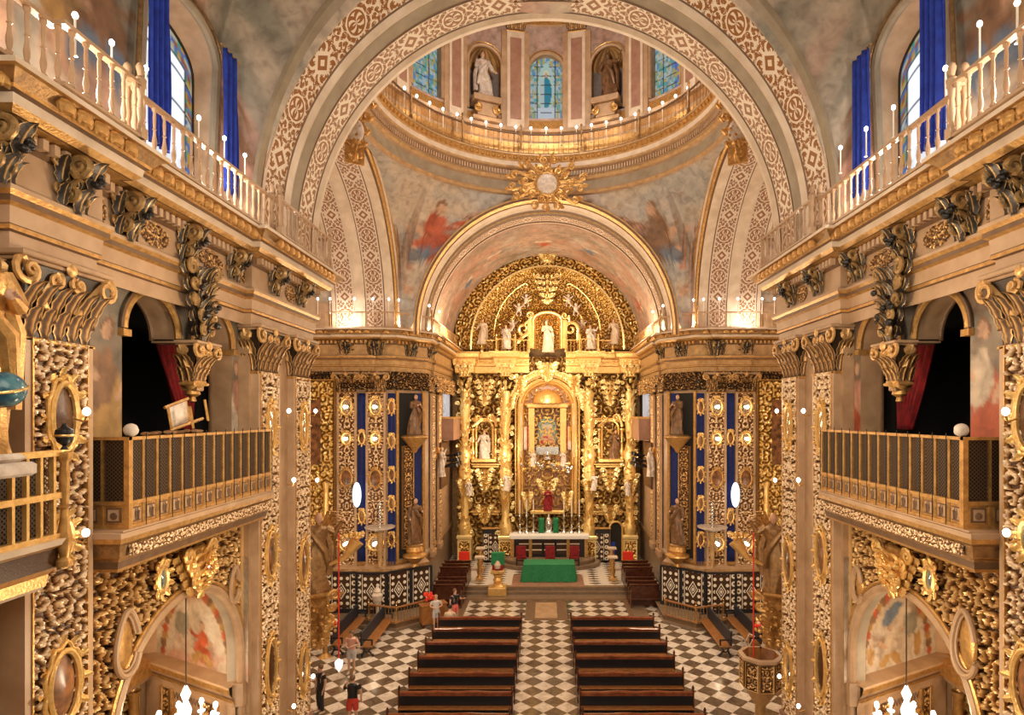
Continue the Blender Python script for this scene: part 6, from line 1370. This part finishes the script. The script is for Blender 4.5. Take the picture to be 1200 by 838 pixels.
def side_bench(label, X, Y, rz):
    t = thing('side_bench', label, 'bench', (X, Y, 0), rz, 'long benches in the transepts'); L = 1.75
    b = MB(); b.bevbox(-L, L, -.42, .02, .42, .47, .015); b.build('seat', M['woodl'], t); b = MB(); b.bevbox(-L, L, .0, .06, .47, 1.05, .02); b.build('backrest', M['navyblack'], t)
    for s in (-1, 1):
        b = MB(); b.tube([(s*L*.92, -.40, .05), (s*L*.92, -.25, .25), (s*L*.92, -.38, .44), (s*L*.92, -.38, .68)], .04, 8); b.tube([(s*L*.92, .05, .03), (s*L*.92, -.08, .25), (s*L*.92, .02, .46), (s*L*.92, .08, 1.05)], .04, 8); b.tube([(s*L*.92, -.42, .68), (s*L*.92, .05, .70)], .035, 6); b.tube([(s*L*.92, -.3, .2), (s*L*.92, 0, .2)], .03, 6)
        for q in (-.42, .04): b.ell((s*L*.92, q, .06), .06, 8, 6)
        b.build('scrolled_end', M['black'], t)
    return t
for sx, side in SIDES:
    side_bench('long bench along the %s edge of the crossing floor, nearer the aisle' % side, sx*7.55, 26.2, -sx*PI/2)
    side_bench('long bench beside the %s transept, farther from the aisle' % side, sx*8.85, 26.4, -sx*PI/2)
t = thing('folded_chair_frame', 'white metal folding frame standing by the right transept benches', 'frame', (8.35, 24.6, 0), .4)
for p, q in (((-.3, 0, 0), (.3, 0, .8)), ((.3, 0, 0), (-.3, 0, .8)), ((-.3, .3, 0), (.3, .3, .8)), ((.3, .3, 0), (-.3, .3, .8)), ((-.3, 0, .8), (-.3, .3, .8)), ((.3, 0, .8), (.3, .3, .8)), ((0, 0, .4), (0, .3, .4))): b = MB(); b.tube([p, q], .02, 6); b.build('bar', M['statuew'], t)
# pulpit
t = thing('pulpit', 'octagonal gilded pulpit with an open brown interior by the right pier', 'pulpit', (6.62, 18.45, 0)); b = MB(); n = 8
b.lathe([(.12, 0), (.3, .1), (.18, .3), (.16, 1.0), (.5, 1.5), (.58, 1.6), (.58, 2.45)], seg=n, rot=PI/8); b.c[-1] = np.full_like(b.c[-1], .6)
for k in range(8):
    a = 2*PI*k/8+PI/4; ux = (-math.sin(a), math.cos(a), 0); nd = (math.cos(a), math.sin(a), 0); relief(b, (nd[0]*.545, nd[1]*.545, 1.62), ux, (0, 0, 1), nd, .42, .82, .03, .2, .05, 80+k, border=.03)
b.build('carved_body', M['orn_wall'], t); b = MB(); b.lathe([(.58, 2.42), (.68, 2.5), (.68, 2.58), (.54, 2.6)], seg=n, rot=PI/8); b.build('rim', M['cream'], t); b = MB(); b.lathe([(.54, 2.6), (.52, 1.75), (.01, 1.74)], seg=n, rot=PI/8); b.build('interior', M['woodl'], t, flip=True)
t = thing('microphone', 'thin microphone stand rising inside the pulpit', 'microphone', (6.72, 18.7, 1.76)); b = MB(); b.tube([(0, 0, 0), (0, 0, .75), (-.05, -.12, .95)], .018, 6); b.build('stand', M['silver'], t); b = MB(); b.ell((-.06, -.15, .98), .04, 8, 6); b.build('head', M['black'], t)
# chandeliers in the chapels
for sx, side in SIDES:
    t = thing('crystal_chandelier', 'blazing crystal chandelier hanging in the %s side chapel' % side, 'chandelier', (sx*7.75, 12.85, CH-6.75), 0, 'chapel chandeliers')
    b = MB(); b.tube([(0, 0, .6), (0, 0, 3.3)], .010, 6); b.build('chain', M['iron'], t); b = MB(); b.lathe([(.02, -.35), (.09, -.28), (.05, -.15), (.12, 0), (.05, .1), (.08, .25), (.03, .4), (.07, .5), (.02, .62)], seg=12); b.build('body', M['crystal'], t)
    for i in range(8):
        a = 2*PI*i/8; c, s_ = math.cos(a), math.sin(a); b = MB(); b.tube([(0, 0, 0), (.18*c, .18*s_, -.14), (.36*c, .36*s_, -.06), (.40*c, .40*s_, .04)], .016, 6); b.lathe([(.05, .04), (.06, .06), (.015, .07), (.015, .15)], (.40*c, .40*s_, 0), 8)
        for q in range(5): b.ell((.40*c*(.4+.15*q), .40*s_*(.4+.15*q), -.22-.03*(q % 2)), (.018, .018, .04), 6, 4)
        o = b.build('arm', M['crystal'], t); g = MB(); g.ell((.40*c, .40*s_, .20), (.035, .035, .055), 8, 6); g.build('bulb', M['bulbw'], o)
for o in bpy.data.objects:
    if o.name.startswith('crystal_chandelier'): o.scale = (1.45,)*3
# wall lamps on the pilasters
def wall_lamp():
    t = thing('wall_lamp', 'x', 'lamp'); b = MB(); b.tube([(0, .02, 0), (0, -.12, -.04), (0, -.15, .04)], .014, 6); b.build('arm', M['brass'], t); g = MB(); g.ell((0, -.15, .09), (.045, .045, .055), 10, 8); g.build('bulb', M['bulbw'], t); return t
WL = wall_lamp(); used = [False]; LAMPS = []
for sx, side in SIDES:
    for i, (px, py, a, wd) in enumerate(((1192, 483, 6.72, 'beside the upper medallion of the near pilaster'), (1193, 625, 6.72, 'beside the bluish mirror of the near pilaster'), (1045, 665, 7.1, 'over the crown of the chapel arch'), (949, 482, 6.75, 'high on the first paired pilaster'), (917, 482, 6.75, 'high on the corner pilaster'), (943, 563, 6.75, 'halfway up the first paired pilaster'), (915, 563, 6.75, 'halfway up the corner pilaster'), (943, 828, 6.75, 'low on the first paired pilaster'), (920, 793, 6.75, 'low on the corner pilaster'))):
        Y = a*700/(px-640); put(WL, used, S(sx, a, Y, CH+(485-py)*Y/700-.09), RZ(sx), 'small round lamp %s, %s wall' % (wd, side), 'lamps on the nave pilasters', 1.1); LAMPS.append((sx*(a-.4), Y, CH+(485-py)*Y/700))
# gilt shell cartouche over each chapel arch
for sx, side in SIDES:
    t = cartouche('gilt_shell_mirror', 'small bluish oval mirror in a gilt frame over the %s chapel arch' % side, 'mirror', S(sx, 7.1, 11.0, CH-3.05), RZ(sx), .13, .22, 'bluegl', 'gold_br', 'mirrors over the chapel arches')
    o = keystone_mesh(1.5, .9, 15).build('arch_crest', M['gold_br']); o.location = S(sx, 7.1, 12.0, CH-2.65); o.rotation_euler = (0, 0, RZ(sx)); tag(o, 'gilt leafy crest at the crown of the %s chapel arch' % side, 'ornament', 'crests over the chapel arches')
    for j, Y in enumerate((10.15, 13.65)):
        f_ = MB(); c = .5 if j == 0 else .36; pts = [(c*.55*math.cos(a)*(1-.3*math.sin(a)), -.12, c*1.1*math.sin(a)) for a in np.linspace(.2, 2*PI-.5, 30)]; f_.tube(pts, .05, 8, 0); f_.tube([(p[0]*.8, -.10, p[2]*.85) for p in pts], .025, 6, 0)
        g = MB(); g.ell((0, -.04, 0), (c*.42, .06, c*.9), 14, 8)
        tt_ = thing('scrolled_shield', '%s curled shield carved %s of the chapel arch on the %s wall' % (('large', 'small')[j], ('before', 'past')[j], side), 'ornament', S(sx, 7.22, Y, CH-3.9), RZ(sx), 'curled shields'); f_.build('rim', M['cream2'], tt_); g.build('field', M['gold'], tt_)
# doorcase picture inside each chapel
for sx, side in SIDES:
    a0 = np.array([7.55, 14.35]); dd = np.array([2.85, 1.5])/np.linalg.norm([2.85, 1.5]); nn = np.array([dd[1], -dd[0]]); c = a0+dd*1.35+nn*.26; t = thing('chapel_mirror', 'gilt crested mirror on the end wall of the %s side chapel' % side, 'mirror', (sx*c[0], c[1], CH-8.9), math.atan2(sx*nn[0], -nn[1]), 'chapel mirrors')
    b = MB(); b.bevbox(-.42, .42, -.06, .0, 0, 1.35, .02); b.build('frame', M['gold'], t); b = MB(); b.box(-.34, .34, -.075, -.055, .08, 1.27); b.build('glass', M['mirror'], t); b = MB(); b.merge(keystone_mesh(.5, .4, 3), Tm(0, -.02, 1.65)); b.hascol = False; b.build('crest', M['gold'], t)
# globe bearing statue at the left edge
t = thing('globe_bearing_saint', 'robed saint in gold with a blue globe cropped by the left edge', 'statue', (-6.42, 6.62, CH-.45), PI/2-.5); statue_mb(2.55, 51, 0, mir=1).build('figure', [M['gold'], M['skin'], M['silver'], M['gold']], t)
t = thing('blue_globe', 'glossy blue globe with a gold band at the far left edge', 'globe', (-6.06, 6.68, CH+.27)); b = MB(); b.ell((0, 0, 0), .20, 24, 16); b.build('ball', M['globe'], t); b = MB(); b.tube([(.205*math.cos(a), .205*math.sin(a), .05*math.sin(a)) for a in np.linspace(0, 2*PI, 30)], .018, 6); b.build('band', M['gold_br'], t)
b = MB(); b.bevbox(-.35, .35, -.3, .3, -.16, 0, .03); b.bevbox(-.28, .28, -.24, .24, 0, .10, .04); o = b.build('statue_plinth', M['statuew']); o.location = (-6.25, 6.62, CH-.55); tag(o, 'pale plinth under the golden saint at the left edge', 'plinth')
t = thing('dark_urn_lamp', 'small black and gold urn on the corner post before the left near pilaster', 'urn', (-6.33, 7.85, CH-.47)); b = MB(); b.lathe([(.05, 0), (.02, .05), (.08, .10), (.11, .18), (.10, .26), (.04, .30), (.02, .34)], seg=14); b.build('body', M['black'], t); b = MB(); b.lathe([(.112, .17), (.118, .185), (.112, .2)], seg=14); b.build('gold_band', M['gold_br'], t)
# ------------------------------------------------------------ people
def person(label, loc, rz, h, shirt, legs, hair, long_hair=False, pose=0, group=None, long_legs=False, mb_extra=None):
    t = thing('person', label, 'person', loc, rz, group); k = h/1.75
    J = {}; J['pelvis'] = (0, 0, .95); J['belly'] = (0, 0, 1.10); J['chest'] = (0, -.01, 1.30); J['neck'] = (0, -.01, 1.47); J['head'] = (0, -.03, 1.60); J['top'] = (0, -.02, 1.70)
    E = [('pelvis', 'belly'), ('belly', 'chest'), ('chest', 'neck'), ('neck', 'head'), ('head', 'top')]; R = dict(pelvis=(.15, .11), belly=(.13, .10), chest=(.15, .11), neck=(.055, .055), head=(.078, .09), top=(.05, .06))
    if pose == 1: ar = {-1: ((-.30, -.02, 1.18), (-.12, -.22, 1.15)), 1: ((.30, -.02, 1.18), (.12, -.22, 1.18))}
    elif pose == 2: ar = {-1: ((-.27, .02, 1.15), (-.27, -.06, .90)), 1: ((.30, -.10, 1.20), (.28, -.34, 1.28))}
    else: ar = {-1: ((-.26, .02, 1.15), (-.25, -.05, .88)), 1: ((.26, .02, 1.15), (.25, -.07, .88))}
    for s in (-1, 1):
        n = '%d' % s; el, wr = ar[s]; J['sh'+n] = (s*.18, 0, 1.40); J['el'+n] = el; J['wr'+n] = wr; E += [('chest', 'sh'+n), ('sh'+n, 'el'+n), ('el'+n, 'wr'+n)]; R.update({'sh'+n: (.06, .06), 'el'+n: (.042, .042), 'wr'+n: (.028, .028)})
        d = Vector(wr)-Vector(el); d.normalize(); J['pa'+n] = tuple(Vector(wr)+d*.08); E.append(('wr'+n, 'pa'+n)); R['pa'+n] = (.036, .022)
        for q in range(4): J['fi%s%d' % (n, q)] = tuple(Vector(wr)+d*(.165-.008*abs(q-1.5))+Vector(((q-1.5)*.016, -.01, 0))); E.append(('pa'+n, 'fi%s%d' % (n, q))); R['fi%s%d' % (n, q)] = (.009, .009)
        J['th'+n] = tuple(Vector(wr)+d*.06+Vector((-s*.045, -.03, 0))); E.append(('wr'+n, 'th'+n)); R['th'+n] = (.010, .010)
        st = .10 if pose != 2 else .13; J['hi'+n] = (s*.09, 0, .88); J['kn'+n] = (s*.10, -.03, .50); J['an'+n] = (s*st, .01+.04*s, .09); J['to'+n] = (s*(st+.02), -.14+.04*s, .03); E += [('pelvis', 'hi'+n), ('hi'+n, 'kn'+n), ('kn'+n, 'an'+n), ('an'+n, 'to'+n)]; R.update({'hi'+n: (.09, .09), 'kn'+n: (.058, .058), 'an'+n: (.040, .040), 'to'+n: (.035, .03)})
    names = list(J); me = bpy.data.meshes.new('body'); me.from_pydata([tuple(c*k for c in J[n]) for n in names], [(names.index(a), names.index(b_)) for a, b_ in E], [])
    o = bpy.data.objects.new('body', me); COL.objects.link(o); o.parent = t; me.materials.append(M['skin']); md = o.modifiers.new('skin', 'SKIN'); md.use_smooth_shade = True
    me.skin_vertices or None
    for i, n in enumerate(names): sv = me.skin_vertices[0].data[i]; sv.radius = tuple(r*k for r in R[n]); sv.use_root = n == 'pelvis'
    o.modifiers.new('sub', 'SUBSURF').levels = 1; o.modifiers['sub'].render_levels = 2
    b = MB(); b.lathe([(.165*k, .90*k), (.16*k, 1.0*k), (.15*k, 1.12*k), (.175*k, 1.32*k), (.17*k, 1.42*k), (.07*k, 1.475*k)], seg=18, sy=.74)
    for s in (-1, 1): el = Vector(ar[s][0])*k; sh = Vector((s*.17, 0, 1.40))*k; b.tube([tuple(sh), tuple(sh.lerp(el, .55))], [.078*k, .065*k], 10)
    b.build('shirt', shirt, t)
    b = MB(); b.lathe([(.16*k, .84*k), (.17*k, .93*k), (.155*k, 1.01*k)], seg=18, sy=.76)
    for s in (-1, 1):
        if long_legs: b.tube([(s*.09*k, 0, .9*k), (s*.10*k, -.03*k, .5*k), (s*.10*k, .01*k, .10*k)], [.10*k, .078*k, .065*k], 10)
        else: b.tube([(s*.09*k, 0, .90*k), (s*.098*k, -.02*k, .60*k)], [.105*k, .092*k], 10)
    b.build('shorts' if not long_legs else 'trousers', legs, t)
    b = MB(); b.ell((0, .012*k, 1.645*k), (.093*k, .10*k, .10*k), 14, 10)
    if long_hair: b.tube([(0, .06*k, 1.66*k), (0, .09*k, 1.50*k), (0, .10*k, 1.33*k)], [.08*k, .085*k, .03*k], 10)
    b.build('hair', hair, t)
    b = MB(); b.ell((0, -.118*k, 1.60*k), (.012*k, .018*k, .02*k), 8, 6); b.build('nose', M['skin'], t)
    b = MB(); [b.ell((s*.03*k, -.108*k, 1.625*k), (.011*k, .006*k, .007*k), 8, 5) for s in (-1, 1)]; b.ell((0, -.112*k, 1.56*k), (.022*k, .006*k, .006*k), 8, 5); b.build('eyes_and_mouth', M['brown'], t)
    b = MB()
    for s in (-1, 1): b.ell((s*(.11 if pose != 2 else .14)*k, (-.07+.04*s)*k, .035*k), (.05*k, .13*k, .045*k), 12, 8)
    b.build('shoes', M['white'], t)
    return t
def ground(px, py): Y = CH*F/(py-485); return ((px-640)*Y/F, Y, 0)
person('woman in a pink top and pale shorts standing by the left benches, arms folded', ground(412, 789), 0, 1.66, M['pinkc'], M['palec'], M['brown'], True, 1)
person('man in a black shirt and red shorts seen from behind at lower left', (-6.16, 19.0, 0), PI+.2, 1.72, M['black'], M['redsh'], M['brown'], False, 2)
person('person in a loose pale top and shorts near the front left pew', ground(511, 738), .3, 1.64, M['palec'], M['palec'], M['skinhair'], True, 1)
person('man in a dark shirt and pink red shorts beside the sanctuary rail', ground(533, 732), .8, 1.72, M['navyblack'], M['pinkred'], M['brown'], False, 2)
person('person in dark clothes standing at the foot of the left nave corner', (-7.55, 20.0, 0), -.6, 1.62, M['black'], M['black'], M['brown'], False, 0, long_legs=True)
# seated visitor on the front left pew: head, shoulders and arms over the pew back
t = thing('person', 'seated person in a white shirt with black hair on the front left pew', 'person', (-4.35, 27.0, .45), 0)
J = [(0, .1, .1), (0, .05, .35), (0, .05, .55), (0, .07, .68), (0, .09, .80), (-.19, .06, .50), (-.27, .12, .25), (-.18, .36, .14), (.19, .06, .50), (.27, .12, .25), (.18, .36, .14), (-.10, .15, .08), (-.12, .58, .06), (-.12, .56, -.38), (-.12, .70, -.42), (.10, .15, .08), (.12, .58, .06), (.12, .56, -.38), (.12, .70, -.42)]
E = [(0, 1), (1, 2), (2, 3), (3, 4), (2, 5), (5, 6), (6, 7), (2, 8), (8, 9), (9, 10), (0, 11), (11, 12), (12, 13), (13, 14), (0, 15), (15, 16), (16, 17), (17, 18)]; R = [.15, .14, .10, .05, .085, .06, .045, .03, .06, .045, .03, .10, .065, .045, .035, .10, .065, .045, .035]
me = bpy.data.meshes.new('body'); me.from_pydata(J, E, []); me.materials.append(M['skin']); o = bpy.data.objects.new('body', me); COL.objects.link(o); o.parent = t; o.modifiers.new('skin', 'SKIN').use_smooth_shade = True
for i in range(len(J)): me.skin_vertices[0].data[i].radius = (R[i], R[i]); me.skin_vertices[0].data[i].use_root = i == 0
o.modifiers.new('sub', 'SUBSURF').levels = 1
b = MB(); b.lathe([(.18, .02), (.17, .2), (.19, .42), (.17, .54), (.07, .62)], (0, .05, 0), 16, sy=.75); [b.tube([(s*.17, .06, .52), (s*.26, .12, .28)], [.075, .06], 8) for s in (-1, 1)]; b.build('shirt', M['white'], t); b = MB(); b.ell((0, .06, .82), (.095, .10, .10), 12, 8); b.build('hair', M['black'], t)
b = MB(); [b.tube([(s*.1, .15, .09), (s*.12, .58, .08), (s*.12, .57, -.3)], [.11, .08, .06], 8) for s in (-1, 1)]; b.build('trousers', M['navyblack'], t)
# offering table with red flowers, white vases and flower stands
t = thing('wooden_box_table', 'light wooden chest against the low brass railing left of the aisle', 'chest', (-5.35, 28.25, 0), .5); b = MB(); b.bevbox(-.6, .6, -.25, .25, .15, 1.0, .03); b.build('chest', M['woodl'], t); b = MB(); b.bevbox(-.64, .64, -.28, .28, 1.0, 1.05, .01); b.build('lid', M['woodl'], t)
for q in ((-.5, -.2), (.5, -.2), (-.5, .2), (.5, .2)): b = MB(); b.bevbox(q[0]-.04, q[0]+.04, q[1]-.04, q[1]+.04, 0, .16, .01); b.build('foot', M['wood'], t)
b = MB(); rnd = random.Random(1)
for i in range(14): b.ell((rnd.uniform(-.2, .2), rnd.uniform(-.12, .12), .1+rnd.uniform(0, .35)), rnd.uniform(.06, .1), 7, 5)
o = b.build('red_bouquet', M['scarlet']); o.location = (-5.55, 28.3, 1.05); tag(o, 'cluster of red flowers standing on the light wooden chest', 'flowers')
for sx, side in SIDES:
    t = thing('flower_stand', 'white and red flowers on a gilt stand at the %s transept corner' % side, 'flowers', (sx*9.1, 24.6, 0), 0, 'flower stands'); b = MB(); b.lathe([(.3, 0), (.1, .15), (.08, .8), (.25, 1.0)], seg=10); b.build('stand', M['gold'], t); rnd = random.Random(5+sx)
    for nm, m in (('red_flowers', 'scarlet'), ('white_flowers', 'white'), ('yellow_flowers', 'gold_br')):
        b = MB(); [b.ell((rnd.uniform(-.4, .4), rnd.uniform(-.3, .3), 1.0+rnd.uniform(0, .5)), rnd.uniform(.06, .11), 7, 5) for _ in range(16)]; o = b.build(nm, M[m], t); o['kind'] = 'stuff'
t = thing('white_urn', 'white faceted urn before the inlaid screen on the left', 'urn', (-8.0, 28.3, .36)); b = MB(); b.lathe([(.25, 0), (.2, .1), (.1, .3), (.15, .9), (.35, 1.3), (.42, 1.7), (.25, 1.9), (.3, 2.0), (.1, 2.3), (.02, 2.4)], seg=12); b.build('body', M['statuew'], t); t.scale = (.62,)*3
# spotlight housings on the gallery
for sx, side in SIDES:
    for j, (Y, a) in enumerate(((8.3, 6.85), (14.9, 6.75))):
        t = thing('spotlight', '%s small black spotlight on the %s gallery floor' % (('near', 'far')[j], side), 'spotlight', S(sx, a, Y, CH+4.24), RZ(sx), 'gallery spotlights'); b = MB(); b.bevbox(-.1, .1, -.06, .08, .05, .22, .02); b.tube([(-.12, 0, 0), (-.12, 0, .14)], .012, 6); b.tube([(.12, 0, 0), (.12, 0, .14)], .012, 6); b.build('housing', M['black'], t); b = MB(); b.box(-.08, .08, .08, .085, .07, .20); b.build('lens', M['bulbw'], t)
# ============================================================ LIGHTS, WORLD, CAMERA
def lamp(name, kind, loc, power, col=(1, .84, .62), size=.3, rot=None, spread=None, sy=None):
    d = bpy.data.lights.new(name, kind); d.energy = power; d.color = col
    if kind == 'AREA':
        d.size = size
        if sy: d.shape = 'RECTANGLE'; d.size_y = sy
    else: d.shadow_soft_size = size
    o = bpy.data.objects.new(name, d); COL.objects.link(o); o.location = loc
    if rot: o.rotation_euler = rot
    return o
WARM = (1, .79, .54); WH = (1, .89, .76)
for sx, side in SIDES:
    for y in (8.3, 12.0): lamp('gallery_light', 'POINT', (sx*6.8, y, CH+4.7), 260, WH, .15)
    lamp('gallery_light', 'POINT', (sx*6.7, 15.6, CH+4.6), 330, WH, .12)
    for X, Y in ((9.9, 29.3), (7.0, 30.2)): lamp('pier_light', 'POINT', (sx*X, Y, CH+4.6), 200, WH, .1)
    lamp('chancel_light', 'POINT', (sx*5.4, 34, CH+4.8), 600, WARM, .2)
    lamp('nave_fill_point', 'POINT', (sx*3.6, 10.5, CH+1.0), 620, WARM, .25); lamp('nave_fill_point', 'POINT', (sx*3.6, 10.5, CH-4.5), 700, WARM, .25)  # unseen fill points added in mid-air to brighten the nave
    lamp('crossing_light', 'POINT', (sx*5.6, 24.5, CH+.5), 900, WARM, .5); lamp('crossing_light', 'POINT', (sx*5.5, 24.5, CH-5.5), 700, WARM, .5)
    lamp('chapel_light', 'POINT', (sx*7.9, 12.6, CH-6.3), 260, WARM, .12); lamp('chapel_light', 'POINT', (sx*9.6, 12.2, CH-5.2), 260, (1, .75, .45), .15)
    lamp('transept_light', 'POINT', (sx*11.5, 23, CH+6), 500, WH, .4); lamp('transept_light', 'POINT', (sx*11, 25, CH-5), 400, WARM, .4)
    lamp('lunette_light', 'POINT', (sx*7.6, 12.6, CH+5.2), 60, WH, .1)
    lamp('altar_light', 'POINT', (sx*3.2, 36.3, CH-2.5), 750, WARM, .3)
lamp('altar_light', 'POINT', (0, 36, CH+2.5), 1200, WARM, .4); lamp('shell_light', 'POINT', (0, 37.2, CH+6.0), 700, WARM, .3)
lamp('dome_light', 'POINT', (0, 23.5, CH+16.5), 2400, (1, .90, .78), .6)
for k in range(-3, 4): p = k*step; lamp('dome_rim_light', 'POINT', (DC[0]+(RD-.9)*math.sin(p), DC[1]+(RD-.9)*math.cos(p), CH+14.6), 30, WARM, .1)
lamp('vault_light', 'POINT', (0, 23.4, CH+7.5), 1000, WARM, .6)
lamp('nave_fill', 'AREA', (0, 2.0, CH+5.0), 1300, (1, .88, .72), 9, (math.radians(72), 0, 0), sy=6)
w = bpy.data.worlds.new('World'); bpy.context.scene.world = w; w.use_nodes = True; bg = w.node_tree.nodes['Background']; bg.inputs[0].default_value = (1, .80, .58, 1); bg.inputs[1].default_value = .42
cam = bpy.data.cameras.new('Camera'); cam.sensor_width = 36; cam.lens = 36*F/1200; cam.shift_x = -40/1200; cam.shift_y = 66/1200; cam.clip_end = 200
co = bpy.data.objects.new('Camera', cam); COL.objects.link(co); co.location = (0, 0, CH); co.rotation_euler = (PI/2, 0, 0); bpy.context.scene.camera = co
sc = bpy.context.scene; sc.view_settings.view_transform = 'Standard'; sc.view_settings.look = 'None'; sc.view_settings.gamma = 1; sc.view_settings.use_curve_mapping = False; sc.view_settings.exposure = EXPO
sc.cycles.max_bounces = 6; sc.cycles.transparent_max_bounces = 16; sc.cycles.use_denoising = True; sc.cycles.sample_clamp_indirect = 6
